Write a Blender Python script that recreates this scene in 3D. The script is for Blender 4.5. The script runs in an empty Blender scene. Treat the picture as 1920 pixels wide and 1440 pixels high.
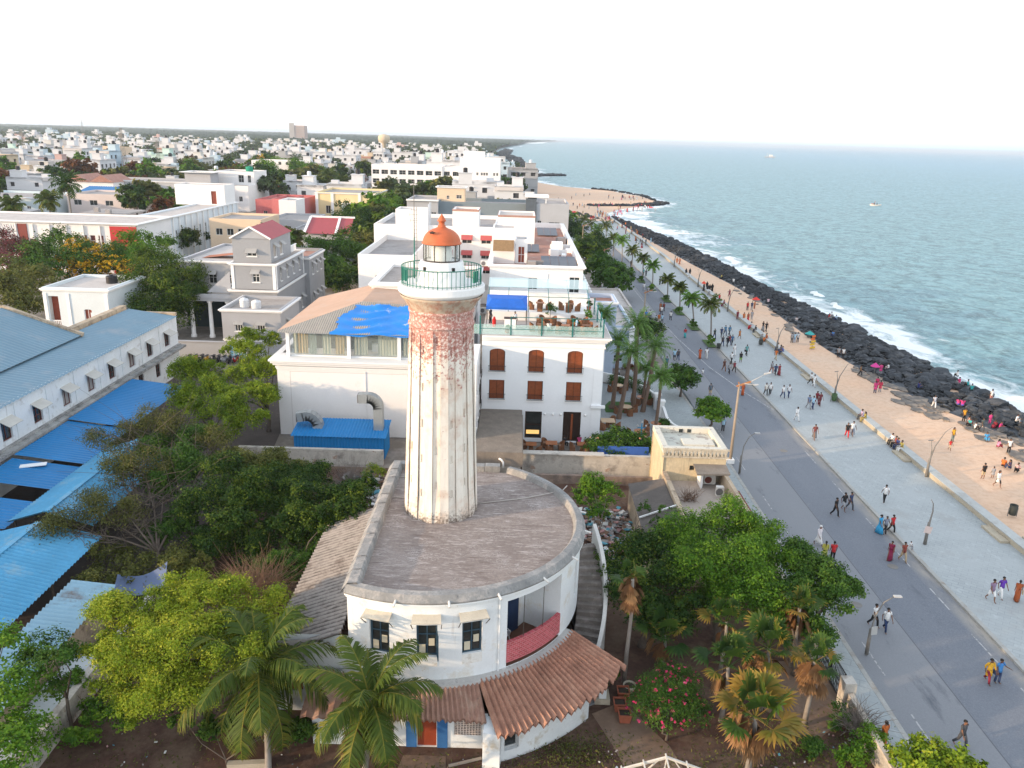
SUN_E=2.9;SKY_S=.11;EXPO=1.02;HAZE=.00011
SKY_WHITE=(11,11,11.2);SKY_EAST=(4.6,7.8,7.4);SKY_TOP=(5.2,5.9,6.8)
import bpy,bmesh,math,random
import numpy as np
from mathutils import Vector,Matrix
rnd=random.Random(7)
nrs=np.random.RandomState(11)
scene=bpy.context.scene
COL=scene.collection
rad=math.radians
sin,cos,pi=math.sin,math.cos,math.pi
# = ---------------------------------------------------------------- survey camera (1920x1440 photo, 28 m up)
FPX=1480.0;ROLL=math.atan(.0305);CAMH=28.0
PITCH=math.atan((720-259)/math.cos(ROLL)/FPX)
def ray(x,y):
 dx=x-960;dy=y-720
 u=dx*cos(ROLL)+dy*sin(ROLL);v=-dx*sin(ROLL)+dy*cos(ROLL)
 return(u,FPX*cos(PITCH)-v*sin(PITCH),-(v*cos(PITCH)+FPX*sin(PITCH)))
def G(x,y,z=0.0):
 r=ray(x,y);t=(z-CAMH)/r[2]
 return(r[0]*t,r[1]*t)
 # = ---------------------------------------------------------------- materials
MATS={}
def N(nt,typ,**kw):
 n=nt.nodes.new(typ)
 for k,v in kw.items():
  if k.startswith('i_'):
   n.inputs[k[2:].replace('_',' ')].default_value=v
  else:
   setattr(n,k,v)
 return n
def rgba(c):return(c[0],c[1],c[2],1.0)
def mixrgb(nt,fac,a,b,blend='MIX'):
 n=nt.nodes.new('ShaderNodeMix');n.data_type='RGBA';n.blend_type=blend
 for sock,val in((n.inputs[0],fac),(n.inputs[6],a),(n.inputs[7],b)):
  if hasattr(val,'is_linked')or hasattr(val,'links'):
   nt.links.new(val,sock)
  elif isinstance(val,(int,float)):
   sock.default_value=val
  else:
   sock.default_value=rgba(val)
 return n.outputs[2]
def ramp(nt,val,a,b,ca=(0,0,0),cb=(1,1,1)):
 n=nt.nodes.new('ShaderNodeValToRGB');nt.links.new(val,n.inputs[0])
 n.color_ramp.elements[0].position=a;n.color_ramp.elements[1].position=b
 n.color_ramp.elements[0].color=rgba(ca);n.color_ramp.elements[1].color=rgba(cb)
 return n.outputs[0]
def coords(nt,scale=(1,1,1)):
 tc=nt.nodes.new('ShaderNodeTexCoord');mp=nt.nodes.new('ShaderNodeMapping')
 mp.inputs['Scale'].default_value=scale
 nt.links.new(tc.outputs['Object'],mp.inputs['Vector'])
 return mp.outputs[0]
def noise(nt,vec,scale,detail=4,rough=.6,dist=0.0):
 n=nt.nodes.new('ShaderNodeTexNoise');nt.links.new(vec,n.inputs['Vector'])
 n.inputs['Scale'].default_value=scale;n.inputs['Detail'].default_value=detail
 n.inputs['Roughness'].default_value=rough;n.inputs['Distortion'].default_value=dist
 return n.outputs[0]
def newmat(name):
 m=bpy.data.materials.new(name);m.use_nodes=True
 nt=m.node_tree;b=nt.nodes['Principled BSDF']
 return m,nt,b
def bump(nt,b,h,strength=.3,dist=.05):
 n=nt.nodes.new('ShaderNodeBump');n.inputs['Strength'].default_value=strength
 n.inputs['Distance'].default_value=dist
 nt.links.new(h,n.inputs['Height']);nt.links.new(n.outputs[0],b.inputs['Normal'])
def mat(name,base,var=.12,scale=.8,rough=.85,bmp=0.0,bscale=12,metal=0.0,dirt=None,streak=None,patch=None,spec=.3):
 """base colour with broad and fine mottling; dirt=(colour, amount, scale) blotches;
    streak=(colour, amount) vertical weather streaks; patch=(colour, amount, scale) sharp-edged flakes"""
 if name in MATS:return MATS[name]
 m,nt,b=newmat(name)
 v=coords(nt)
 a=noise(nt,v,scale,5);f=noise(nt,v,scale*9,3)
 lo=[c*(1-var)for c in base];hi=[min(1,c*(1+var))for c in base]
 c=mixrgb(nt,ramp(nt,a,.3,.7),lo,hi)
 c=mixrgb(nt,ramp(nt,f,.35,.75),c,[min(1,x*(1-var*.8))for x in base])
 if dirt:
  dn=noise(nt,v,dirt[2],7,.7)
  k=ramp(nt,dn,.62-dirt[1]*.3,.78-dirt[1]*.2)
  c=mixrgb(nt,k,c,dirt[0])
 if streak:
  sv=coords(nt,(2.2,2.2,.16));sn=noise(nt,sv,1.6,6,.7)
  k=ramp(nt,sn,.66-streak[1]*.3,.86-streak[1]*.2)
  c=mixrgb(nt,k,c,streak[0])
 if patch:
  pn=noise(nt,v,patch[2],8,.72)
  k=ramp(nt,pn,.66-patch[1]*.3,.68-patch[1]*.3)
  c=mixrgb(nt,k,c,patch[0])
 nt.links.new(c,b.inputs['Base Color'])
 b.inputs['Roughness'].default_value=rough;b.inputs['Metallic'].default_value=metal
 b.inputs['Specular IOR Level'].default_value=spec
 if bmp:bump(nt,b,noise(nt,v,bscale,5),bmp,.03)
 MATS[name]=m
 return m
def leafmat(name,c0,c1,c2,rough=.55,trans=.25):
 """leaf colour by a per-leaf value stored on the mesh, plus a little light through the leaf"""
 if name in MATS:return MATS[name]
 m,nt,b=newmat(name)
 at=nt.nodes.new('ShaderNodeAttribute');at.attribute_name='tone'
 r=nt.nodes.new('ShaderNodeValToRGB');nt.links.new(at.outputs['Fac'],r.inputs[0])
 e=r.color_ramp.elements;e[0].position=0;e[0].color=rgba(c0);e[1].position=1;e[1].color=rgba(c2)
 q=e.new(.5);q.color=rgba(c1)
 nt.links.new(r.outputs[0],b.inputs['Base Color'])
 b.inputs['Roughness'].default_value=rough;b.inputs['Specular IOR Level'].default_value=.1
 t=nt.nodes.new('ShaderNodeBsdfTranslucent');nt.links.new(r.outputs[0],t.inputs[0])
 mx=nt.nodes.new('ShaderNodeMixShader');mx.inputs[0].default_value=trans
 out=nt.nodes['Material Output']
 nt.links.new(b.outputs[0],mx.inputs[1]);nt.links.new(t.outputs[0],mx.inputs[2]);nt.links.new(mx.outputs[0],out.inputs[0])
 MATS[name]=m
 return m
def glass(name,col=(.55,.75,.74),alpha=.35,rough=.08):
 if name in MATS:return MATS[name]
 m,nt,b=newmat(name)
 b.inputs['Base Color'].default_value=rgba(col);b.inputs['Roughness'].default_value=rough
 b.inputs['Alpha'].default_value=alpha
 MATS[name]=m
 return m
 # = ---------------------------------------------------------------- mesh builder and objects
class MB:
 def __init__(s):s.v=[];s.f=[];s.m=[];s.cur=0;s.smooth=[];s.sm=False
 def add(s,vs,fs):
  o=len(s.v);s.v.extend(vs)
  for f in fs:
   s.f.append([i+o for i in f]);s.m.append(s.cur);s.smooth.append(s.sm)
  return s
 def quad(s,a,b,c,d):return s.add([a,b,c,d],[(0,1,2,3)])
 def box(s,x0,x1,y0,y1,z0,z1):
  v=[(x0,y0,z0),(x1,y0,z0),(x1,y1,z0),(x0,y1,z0),(x0,y0,z1),(x1,y0,z1),(x1,y1,z1),(x0,y1,z1)]
  return s.add(v,[(3,2,1,0),(4,5,6,7),(0,1,5,4),(1,2,6,5),(2,3,7,6),(3,0,4,7)])
 def obox(s,c,ax,ay,az):
  """oriented box: centre and three half-axis vectors"""
  c=Vector(c);ax=Vector(ax);ay=Vector(ay);az=Vector(az)
  v=[tuple(c+i*ax+j*ay+k*az)for k in(-1,1)for i,j in((-1,-1),(1,-1),(1,1),(-1,1))]
  return s.add(v,[(3,2,1,0),(4,5,6,7),(0,1,5,4),(1,2,6,5),(2,3,7,6),(3,0,4,7)])
 def bar(s,a,b,w,h=None):
  a=Vector(a);b=Vector(b);d=b-a;L=d.length
  if L<1e-6:return s
  d/=L;up=Vector((0,0,1))if abs(d.z)<.95 else Vector((0,1,0))
  x=d.cross(up).normalized();y=x.cross(d)
  return s.obox((a+b)/2,d*L/2,x*w/2,y*(h or w)/2)
 def prism(s,poly,z0,z1,top=True,bot=True):
  n=len(poly);v=[(p[0],p[1],z0)for p in poly]+[(p[0],p[1],z1)for p in poly]
  f=[(i,(i+1)%n,n+(i+1)%n,n+i)for i in range(n)]
  if top:f.append(tuple(range(n,2*n)))
  if bot:f.append(tuple(reversed(range(n))))
  return s.add(v,f)
 def tube(s,pts,rs,n=8,cap=True):
  pts=[Vector(p)for p in pts]
  if isinstance(rs,(int,float)):rs=[rs]*len(pts)
  o=len(s.v);prev=None
  for i,p in enumerate(pts):
   d=(pts[min(i+1,len(pts)-1)]-pts[max(i-1,0)]).normalized()
   if prev is None:
    ref=Vector((1,0,0))if abs(d.x)<.8 else Vector((0,1,0))
    x=d.cross(ref).normalized()
   else:
    x=(prev-d*prev.dot(d)).normalized()
   prev=x;y=d.cross(x)
   for k in range(n):
    t=2*pi*k/n
    s.v.append(tuple(p+(x*cos(t)+y*sin(t))*rs[i]))
  for i in range(len(pts)-1):
   for k in range(n):
    s.f.append([o+i*n+k,o+i*n+(k+1)%n,o+(i+1)*n+(k+1)%n,o+(i+1)*n+k]);s.m.append(s.cur);s.smooth.append(True)
  if cap:
   s.f.append([o+k for k in reversed(range(n))]);s.m.append(s.cur);s.smooth.append(False)
   e=o+(len(pts)-1)*n
   s.f.append([e+k for k in range(n)]);s.m.append(s.cur);s.smooth.append(False)
  return s
 def lathe(s,prof,c,n=32,a0=0,a1=2*pi,sm=True):
  """prof = [(r, z)] outward surface; full or partial turn"""
  full=abs(a1-a0-2*pi)<1e-6;o=len(s.v);cnt=n if full else n+1
  for r,z in prof:
   for k in range(cnt):
    t=a0+(a1-a0)*k/n
    s.v.append((c[0]+r*cos(t),c[1]+r*sin(t),z))
  for i in range(len(prof)-1):
   for k in range(n):
    k2=(k+1)%cnt
    s.f.append([o+i*cnt+k,o+i*cnt+k2,o+(i+1)*cnt+k2,o+(i+1)*cnt+k]);s.m.append(s.cur);s.smooth.append(sm)
  return s
 def ball(s,c,r,n=10,m=6,rz=None):
  rz=rz or r
  return s.lathe([(max(.001,r*sin(pi*i/m)),c[2]-rz*cos(pi*i/m))for i in range(m+1)],c,n)
 def corr(s,p0,pu,pv,pitch=.2,amp=.03,nv=1,seg=4):
  """corrugated sheet: corner, width vector (ridges repeat along it), length vector"""
  p0=Vector(p0);pu=Vector(pu);pv=Vector(pv);nrm=pu.cross(pv).normalized()
  if nrm.z<0:nrm=-nrm
  nu=max(seg,int(pu.length/pitch*seg));o=len(s.v)
  for j in range(nv+1):
   for i in range(nu+1):
    s.v.append(tuple(p0+pu*(i/nu)+pv*(j/nv)+nrm*amp*cos(2*pi*i/seg)))
  for j in range(nv):
   for i in range(nu):
    a=o+j*(nu+1)+i
    s.f.append([a,a+1,a+nu+2,a+nu+1]);s.m.append(s.cur);s.smooth.append(False)
  return s
 def build(s,name,mats=None,parent=None,at=None,**tags):
  """ONE mesh object; vertices are world positions unless the parent was made at the origin"""
  off=Vector(at)if at is not None else(parent['_o']if parent is not None and '_o' in parent else(0,0,0))
  me=bpy.data.meshes.new(name)
  me.from_pydata([(v[0]-off[0],v[1]-off[1],v[2]-off[2])for v in s.v],[],s.f)
  if mats is None:mats=[]
  for m in(mats if isinstance(mats,(list,tuple))else[mats]):me.materials.append(m)
  if len(me.materials)>1:me.polygons.foreach_set('material_index',s.m)
  me.polygons.foreach_set('use_smooth',s.smooth)
  me.update()
  return link(me,name,parent,at,off,**tags)
def link(me,name,parent=None,at=None,off=None,**tags):
 o=bpy.data.objects.new(name,me);COL.objects.link(o)
 if parent is not None:o.parent=parent
 elif at is not None:o.location=at
 OFFS[o.name]=tuple(off)if off is not None else(0,0,0)
 o['_o']=tuple(off)if off is not None else(0.0,0.0,0.0)
 for k,v in tags.items():o[k]=v
 return o
OFFS={}
def tag(o,label,cat,group=None):
 o['label']=label;o['category']=cat
 if group:o['group']=group
 return o
def thing(name,label,cat,loc=(0,0,0),group=None):
 """an Empty at the thing's base; its parts are meshes parented to it"""
 o=bpy.data.objects.new(name,None);COL.objects.link(o)
 o.location=loc;o['_o']=tuple(float(c)for c in loc);o.empty_display_size=.3
 return tag(o,label,cat,group)
def copy_tree(o,parent=None):
 c=o.copy();COL.objects.link(c)
 if parent is not None:c.parent=parent
 for ch in list(o.children):copy_tree(ch,c)
 return c
def struct(o):o['kind']='structure';return o
def recolor(o,slot,m):
 o.material_slots[slot].link='OBJECT';o.material_slots[slot].material=m
 # = ---------------------------------------------------------------- walls with real openings
def flatS(p0,ux,n):
 p0=Vector(p0);ux=Vector(ux);n=Vector(n)
 return lambda u,v,d=0.0:tuple(p0+ux*u+Vector((0,0,v))-n*d)
def arcS(c,r,a0,z0):
 """a0 = start angle from -Y turning towards +X; u is arc length at radius r"""
 def S(u,v,d=0.0):
  a=a0+u/r
  return(c[0]+(r-d)*sin(a),c[1]-(r-d)*cos(a),z0+v)
 return S
def op(u,v,w,h,d=.18,kind='window',arch=0.0,**k):
 o=dict(u0=u-w/2,u1=u+w/2,v0=v,v1=v+h,d=d,kind=kind,arch=arch);o.update(k)
 return o
def facade(mb,S,U,V,ops=(),ustep=None):
 us={0.0,U};vs={0.0,V}
 for o in ops:us|={o['u0'],o['u1']};vs|={o['v0'],o['v1']}
 if ustep:
  k=int(U/ustep)+1
  us|={U*i/k for i in range(k+1)}
 us=sorted(us);vs=sorted(vs)
 us=[u for i,u in enumerate(us)if i==0 or u-us[i-1]>1e-5]
 for i in range(len(us)-1):
  for j in range(len(vs)-1):
   cu=(us[i]+us[i+1])/2;cv=(vs[j]+vs[j+1])/2
   if any(o['u0']<cu<o['u1']and o['v0']<cv<o['v1']for o in ops):continue
   mb.quad(S(us[i],vs[j]),S(us[i+1],vs[j]),S(us[i+1],vs[j+1]),S(us[i],vs[j+1]))
 for o in ops:
  d=o['d'];mid=[u for u in us if o['u0']-1e-6<=u<=o['u1']+1e-6]
  for i in range(len(mid)-1):
   a,b=mid[i],mid[i+1]
   mb.quad(S(a,o['v0'],0),S(a,o['v0'],d),S(b,o['v0'],d),S(b,o['v0'],0))
   mb.quad(S(a,o['v1'],0),S(b,o['v1'],0),S(b,o['v1'],d),S(a,o['v1'],d))
  mb.quad(S(o['u0'],o['v0'],0),S(o['u0'],o['v1'],0),S(o['u0'],o['v1'],d),S(o['u0'],o['v0'],d))
  mb.quad(S(o['u1'],o['v0'],0),S(o['u1'],o['v0'],d),S(o['u1'],o['v1'],d),S(o['u1'],o['v1'],0))
  if o['arch']:
   w=o['u1']-o['u0'];h=o['arch'];um=(o['u0']+o['u1'])/2
   pts=[(um+w/2*cos(pi-pi*i/10),o['v1']-h+h*sin(pi*i/10))for i in range(11)]
   mb.add([S(o['u0'],o['v1'])]+[S(*p)for p in pts[:6]],[(6,5,4,3,2,1,0)])
   mb.add([S(o['u1'],o['v1'])]+[S(*p)for p in pts[5:]],[tuple(reversed(range(7)))])
   mb.add([S(*p)for p in pts]+[S(p[0],p[1],d)for p in pts],[(i,i+1,12+i,11+i)for i in range(10)])
def rect(mb,S,u0,u1,v0,v1,d0,d1):
 """box between depths d0 < d1 on a wall surface"""
 v=[S(u0,v0,d1),S(u1,v0,d1),S(u1,v0,d0),S(u0,v0,d0),S(u0,v1,d1),S(u1,v1,d1),S(u1,v1,d0),S(u0,v1,d0)]
 mb.add(v,[(3,2,1,0),(4,5,6,7),(0,1,5,4),(1,2,6,5),(2,3,7,6),(3,0,4,7)])
def fill_opening(S,o,parent,frame_mat,pane_mat,bars=(1,1),sill=None,fw=.07,name=None):
 """a window (or door) part in an opening: frame sub-part, pane"""
 kind=name or o['kind'];d=o['d']-.01;u0,u1,v0,v1=o['u0'],o['u1'],o['v0'],o['v1']
 p=MB();rect(p,S,u0+.005,u1-.005,v0+.005,v1-.005,d-.03,d+.02)
 w=p.build(kind,pane_mat,parent)
 f=MB()
 rect(f,S,u0,u0+fw,v0,v1,d-.08,d-.031);rect(f,S,u1-fw,u1,v0,v1,d-.08,d-.031)
 rect(f,S,u0+fw,u1-fw,v0,v0+fw,d-.08,d-.031);rect(f,S,u0+fw,u1-fw,v1-fw,v1,d-.08,d-.031)
 for i in range(1,bars[0]+1):
  u=u0+(u1-u0)*i/(bars[0]+1);rect(f,S,u-fw*.35,u+fw*.35,v0+fw,v1-fw,d-.07,d-.031)
 for i in range(1,bars[1]+1):
  v=v0+(v1-v0)*i/(bars[1]+1);rect(f,S,u0+fw,u1-fw,v-fw*.35,v+fw*.35,d-.066,d-.031)
 f.build('frame',frame_mat,w)
 if sill is not None:
  q=MB();rect(q,S,u0-.1,u1+.1,v0-.1,v0-.002,-.1,0.05);q.build('sill',sill,w)
 return w
def awning(S,o,parent,m,drop=.5,out=.7,side=.12,name='awning'):
 b=MB();u0=o['u0']-side;u1=o['u1']+side;v1=o['v1']+.12
 t=.05
 b.add([S(u0,v1,0),S(u1,v1,0),S(u1,v1-drop,-out),S(u0,v1-drop,-out),S(u0,v1+t,0),S(u1,v1+t,0),S(u1,v1-drop+t,-out-.02),S(u0,v1-drop+t,-out-.02)],[(3,2,1,0),(4,5,6,7),(0,1,5,4),(1,2,6,5),(2,3,7,6),(3,0,4,7)])
 return b.build(name,m,parent)
def sides(x0,x1,y0,y1,z0):
 return dict(S=(flatS((x0,y0,z0),(1,0,0),(0,-1,0)),x1-x0),E=(flatS((x1,y0,z0),(0,1,0),(1,0,0)),y1-y0),N=(flatS((x1,y1,z0),(-1,0,0),(0,1,0)),x1-x0),W=(flatS((x0,y1,z0),(0,-1,0),(-1,0,0)),y1-y0))
def block(parent,x0,x1,y0,y1,z0,z1,wall,roof,ops=None,par=.5,pw=.2,wallname='wall',roofname='roof',frame=None,pane=None,sill=None,bars=(1,1),aw=None,corn=None,awk=None):
 """one rectangular storey block: four walls with openings, a roof slab inside a parapet, windows as parts"""
 ops=ops or{};sd=sides(x0,x1,y0,y1,z0);mb=MB()
 for k,(S,U)in sd.items():facade(mb,S,U,z1-z0,ops.get(k,()))
 if par:
  top=z1;zi=z1-par
  for a,b,c,d in((x0,x1,y0,y0+pw),(x0,x1,y1-pw,y1),(x0,x0+pw,y0+pw,y1-pw),(x1-pw,x1,y0+pw,y1-pw)):
   mb.quad((a,c,top),(b,c,top),(b,d,top),(a,d,top))
  i0,i1,j0,j1=x0+pw,x1-pw,y0+pw,y1-pw
  for p,q in(((i0,j0),(i1,j0)),((i1,j0),(i1,j1)),((i1,j1),(i0,j1)),((i0,j1),(i0,j0))):
   mb.quad((q[0],q[1],zi),(p[0],p[1],zi),(p[0],p[1],top),(q[0],q[1],top))
 w=mb.build(wallname,wall,parent)
 r=MB();zi=z1-par if par else z1+.004
 e=0 if par else.0
 r.quad((x0+pw*bool(par),y0+pw*bool(par),zi),(x1-pw*bool(par),y0+pw*bool(par),zi),(x1-pw*bool(par),y1-pw*bool(par),zi),(x0+pw*bool(par),y1-pw*bool(par),zi))
 r.build(roofname,roof,parent)
 if corn is not None:
  cm,cz,co=corn;q=MB()
  for h,o in((cz,co),(cz-.16,co*.55)):
   for a,b,c,d in((x0-o,x1+o,y0-o,y0-.001),(x0-o,x1+o,y1+.001,y1+o),(x0-o,x0-.001,y0-.001,y1+.001),(x1+.001,x1+o,y0-.001,y1+.001)):
    q.box(a,b,c,d,h-.15,h)
  q.build('cornice',cm,parent)
 if pane is not None:
  for k,lst in ops.items():
   for o in lst:
    if o['kind']in('window','door'):
     fill_opening(sd[k][0],o,parent,o.get('frame',frame),o.get('pane',pane),o.get('bars',bars),sill if o['kind']=='window' else None)
     if aw is not None and o['kind']=='window':awning(sd[k][0],o,parent,aw,**(awk or{}))
 return sd
def row(U,n,w,v,h,m=.8,**k):
 return[op(m+(U-2*m)*(i+.5)/n,v,w,h,**k)for i in range(n)]
 # =  THE SETTING
white_paint=mat('white_paint',(.80,.79,.77),.05,.5,.7,dirt=((.5,.48,.44),.25,.9))
def sheet(name,polys,m,z,kind='structure',skirt=None):
 b=MB()
 for p in polys:b.add([(x,y,z)for x,y in p],[tuple(range(len(p)))])
 o=b.build(name,m);o['kind']=kind
 return o
SHORE=[(66,-40),(62,10),(59,40),(57.8,65),(57.2,90),(56.2,113),(54.2,137),(52.8,153),(51.6,172),(50.6,198),(49,225),(46.2,250),(41.5,281),(38.5,303),(36.5,325),(44,347),(55,366),(64,378),(70,387),(71,398),(68,438),(56,477),(30,506),(17,540),(8,585),(9,625),(24,650),(30,668),(16,700),(14,800),(6,960),(2,1100),(-26,1400),(-28,1690),(-22,2330),(40,3800),(100,5500),(420,9000),(950,15000),(1500,26000)]
SANDIN=[(54,-40),(53.5,20),(52.6,68),(52,75),(50.6,80),(48.4,86),(46.4,100),(45.6,112),(45.8,129),(46.2,146),(45.6,162),(42.7,193),(40.6,225),(39,250),(36.6,280),(34.5,305)]
def lerp_path(path,y):
 for(x0,y0),(x1,y1)in zip(path,path[1:]):
  if y0<=y<=y1:return x0+(x1-x0)*(y-y0)/(y1-y0)
 return path[-1][0]if y>path[-1][1]else path[0][0]
soil=mat('town_earth',(.20,.175,.15),.25,.05,.95,dirt=((.32,.29,.26),.5,.3))
sheet('ground',[[(-9000,-60),(20.2,-60),(20.2,200),(12,480),(-2,600),(-15,1000),(-50,1400),(-50,2330),(-20,3800),(60,5500),(380,9000),(900,15000),(1300,26000),(-9000,26000)]],soil,-.06)
garden_soil=mat('garden_earth',(.085,.045,.032),.4,.5,.95,dirt=((.16,.11,.075),.5,.35),bmp=.5,bscale=6)
sheet('garden_ground',[[(-21.2,20),(18.0,20),(18.0,64),(-21.2,64)]],garden_soil,-.02)
path_m=mat('garden_path_earth',(.20,.135,.095),.25,.6,.95,bmp=.3)
sheet('garden_path',[[(4.6,33.6),(6.3,34.6),(8.2,31.5),(9.3,27.5),(9.0,24),(6.2,24),(6.4,28),(5.4,31.5)],[(-4.6,30.4),(-2.6,30.4),(-2.2,26),(-5.4,26)],[(15.4,32),(17.9,34),(17.9,38.5),(14,38.3),(12.5,35.8)]],path_m,-.012)
def road_mat():
 m,nt,b=newmat('asphalt');v=coords(nt)
 big=noise(nt,coords(nt,(1,.15,1)),.25,5);fine=noise(nt,v,14,4)
 c=mixrgb(nt,ramp(nt,big,.3,.7),(.108,.124,.152),(.148,.163,.188))
 c=mixrgb(nt,ramp(nt,fine,.4,.8),c,(.19,.205,.23))
 lane=nt.nodes.new('ShaderNodeSeparateXYZ');nt.links.new(v,lane.inputs[0])
 k=ramp(nt,lane.outputs[0],24.3,24.4)
 mr=nt.nodes.new('ShaderNodeMapRange');nt.links.new(lane.outputs[0],mr.inputs[0]);mr.inputs[1].default_value=24.35;mr.inputs[2].default_value=24.5
 c=mixrgb(nt,mr.outputs[0],mixrgb(nt,.45,c,(.25,.255,.26)),c)
 sm_=nt.nodes.new('ShaderNodeMath');sm_.operation='COMPARE';nt.links.new(lane.outputs[0],sm_.inputs[0]);sm_.inputs[1].default_value=24.42;sm_.inputs[2].default_value=.035;c=mixrgb(nt,sm_.outputs[0],c,(.095,.10,.112))
 ed=nt.nodes.new('ShaderNodeMapRange');nt.links.new(lane.outputs[0],ed.inputs[0]);ed.inputs[1].default_value=28.3;ed.inputs[2].default_value=29.3
 en=noise(nt,coords(nt,(1,.3,1)),.9,5);e2=nt.nodes.new('ShaderNodeMath');e2.operation='MULTIPLY'
 nt.links.new(ed.outputs[0],e2.inputs[0]);nt.links.new(ramp(nt,en,.3,.6),e2.inputs[1])
 c=mixrgb(nt,e2.outputs[0],c,(.33,.30,.255))
 crack=noise(nt,coords(nt,(.5,1,1)),.6,9,.8)
 c=mixrgb(nt,ramp(nt,crack,.70,.73),c,(.07,.075,.085))
 st=noise(nt,coords(nt,(.9,.22,1)),.8,7,.72);c=mixrgb(nt,ramp(nt,st,.58,.74),c,(.075,.085,.105));s2=noise(nt,v,.5,8,.75);c=mixrgb(nt,ramp(nt,s2,.62,.72),c,(.21,.215,.22))
 nt.links.new(c,b.inputs['Base Color']);b.inputs['Roughness'].default_value=.8
 bump(nt,b,fine,.3,.01)
 return m
sheet('road',[[(20.3,-60),(29.4,-60),(29.4,120),(27.3,210),(24,300),(8,480),(2,480),(14,300),(18.6,210),(20.3,120)]],road_mat(),-.03)
kerb_m=mat('kerb_stone',(.36,.36,.34),.15,1.5,.9,dirt=((.25,.22,.19),.4,1.2))
kb=MB()
for path in([(29.4,-60),(29.4,120),(27.3,210),(24,300)],):
 for(xa,ya),(xb,yb)in zip(path,path[1:]):
  kb.prism([(xa,ya),(xa+.28,ya),(xb+.28,yb),(xb,yb)],-.05,.11)
kl=[(20.0,-60),(20.0,65),(20.0,78),(19.6,90),(17.9,93),(17.6,104),(19.2,108),(19.2,200),(14,300)]
for(xa,ya),(xb,yb)in zip(kl,kl[1:]):
 kb.prism([(xa,ya),(xa+.28,ya),(xb+.28,yb),(xb,yb)],-.05,.11)
struct(kb.build('kerb',kerb_m))
def paving(name,base,joint,rot,sc,light):
 m,nt,b=newmat(name);tc=nt.nodes.new('ShaderNodeTexCoord');mp=nt.nodes.new('ShaderNodeMapping')
 mp.inputs['Rotation'].default_value=(0,0,rot);nt.links.new(tc.outputs['Object'],mp.inputs[0])
 br=nt.nodes.new('ShaderNodeTexBrick');nt.links.new(mp.outputs[0],br.inputs['Vector'])
 br.inputs['Scale'].default_value=sc;br.inputs['Mortar Size'].default_value=.012
 br.inputs['Color1'].default_value=rgba(base);br.inputs['Color2'].default_value=rgba([c*1.12 for c in base]);br.inputs['Mortar'].default_value=rgba(joint)
 a=noise(nt,mp.outputs[0],.35,5,.6);f=noise(nt,coords(nt,(1.6,.7,1)),1.4,6,.75)
 c=mixrgb(nt,ramp(nt,a,.3,.75),br.outputs[0],light)
 c=mixrgb(nt,ramp(nt,f,.55,.72),c,[min(1,x*1.22)for x in light])
 f2=noise(nt,coords(nt),.22,6,.7)
 c=mixrgb(nt,ramp(nt,f2,.56,.74),c,(.29,.30,.29))
 nt.links.new(c,b.inputs['Base Color']);b.inputs['Roughness'].default_value=.8
 return m
pv=paving('promenade_slabs',(.295,.325,.33),(.22,.24,.245),.6,.7,(.345,.375,.38))
sheet('promenade',[[(29.68,-60),(37.6,-60),(37.6,200),(36.2,260),(35.2,292),(24.8,292),(27.58,210),(29.68,120)]],pv,.10)
pv2=paving('pavement_slabs',(.27,.30,.305),(.19,.205,.21),.45,.45,(.31,.34,.345))
sheet('pavement',[[(18.0,-60),(20.0,-60),(20.0,78),(19.6,90),(17.9,93),(17.6,104),(19.2,108),(19.2,200),(14,300),(11,300),(17,200),(16.6,108),(14.6,104),(14.6,95),(16.2,86),(16.8,73),(17.7,66.4),(18.0,60)]],pv2,.10)
mark_m=mat('road_marking_paint',(.42,.42,.42),.2,2,.8,patch=((.18,.19,.2),.5,3))
mk=MB()
def dash(x,y0,y1,w=.09):
 mk.quad((x-w/2,y0,-.024),(x+w/2,y0,-.024),(x+w/2,y1,-.024),(x-w/2,y1,-.024))
for y0,y1 in((29.5,32.4),(34.5,36.7),(38.4,41.6),(44.2,46.8),(49.5,52),(54,57),(61,64),(68,71)):dash(28.45,y0,y1)
for y0,y1 in((31,34.3),(37.4,40.6),(47,49.5),(54,56.5),(58,60.5),(66,69),(74,77)):dash(21.3,y0,y1)
cl=[(23.4,175),(23.8,140),(24.6,116),(25.9,100),(27.6,89.6),(29.2,83)]
for(xa,ya),(xb,yb)in zip(cl,cl[1:]):mk.quad((xb-.07,yb,-.024),(xb+.07,yb,-.024),(xa+.07,ya,-.024),(xa-.07,ya,-.024))
struct(mk.build('road_markings',mark_m))
def sand_mat():
 m,nt,b=newmat('beach_sand');v=coords(nt)
 a=noise(nt,v,.12,6,.6);f=noise(nt,v,1.7,6,.7);g=noise(nt,coords(nt,(.4,1.5,1)),.5,5,.65)
 c=mixrgb(nt,ramp(nt,a,.3,.7),(.64,.42,.275),(.60,.45,.33))
 c=mixrgb(nt,ramp(nt,f,.45,.8),c,(.48,.30,.195));c=mixrgb(nt,ramp(nt,g,.6,.75),c,(.36,.27,.21))
 nt.links.new(c,b.inputs['Base Color']);b.inputs['Roughness'].default_value=.95
 bump(nt,b,noise(nt,v,3,6,.7),.5,.06)
 return m
sandm=sand_mat()
shore_near=[p for p in SHORE if p[1]<=700]
sb=MB()
inner=[(38.5,-60),(38.5,200),(37,260),(35,292),(24.6,292),(16,360),(11,420),(4,480),(-3,560),(-4,625),(2,700)]
pts=inner+list(reversed([(x-2.5,y)for x,y in shore_near]))
bm=bmesh.new();f=bm.faces.new([bm.verts.new((x,y,.03))for x,y in pts]);bmesh.ops.triangulate(bm,faces=[f])
vs=[v.co for v in bm.verts];bm.verts.index_update()
sb.add([tuple(v)for v in vs],[tuple(v.index for v in f.verts)for f in bm.faces]);bm.free()
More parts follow.
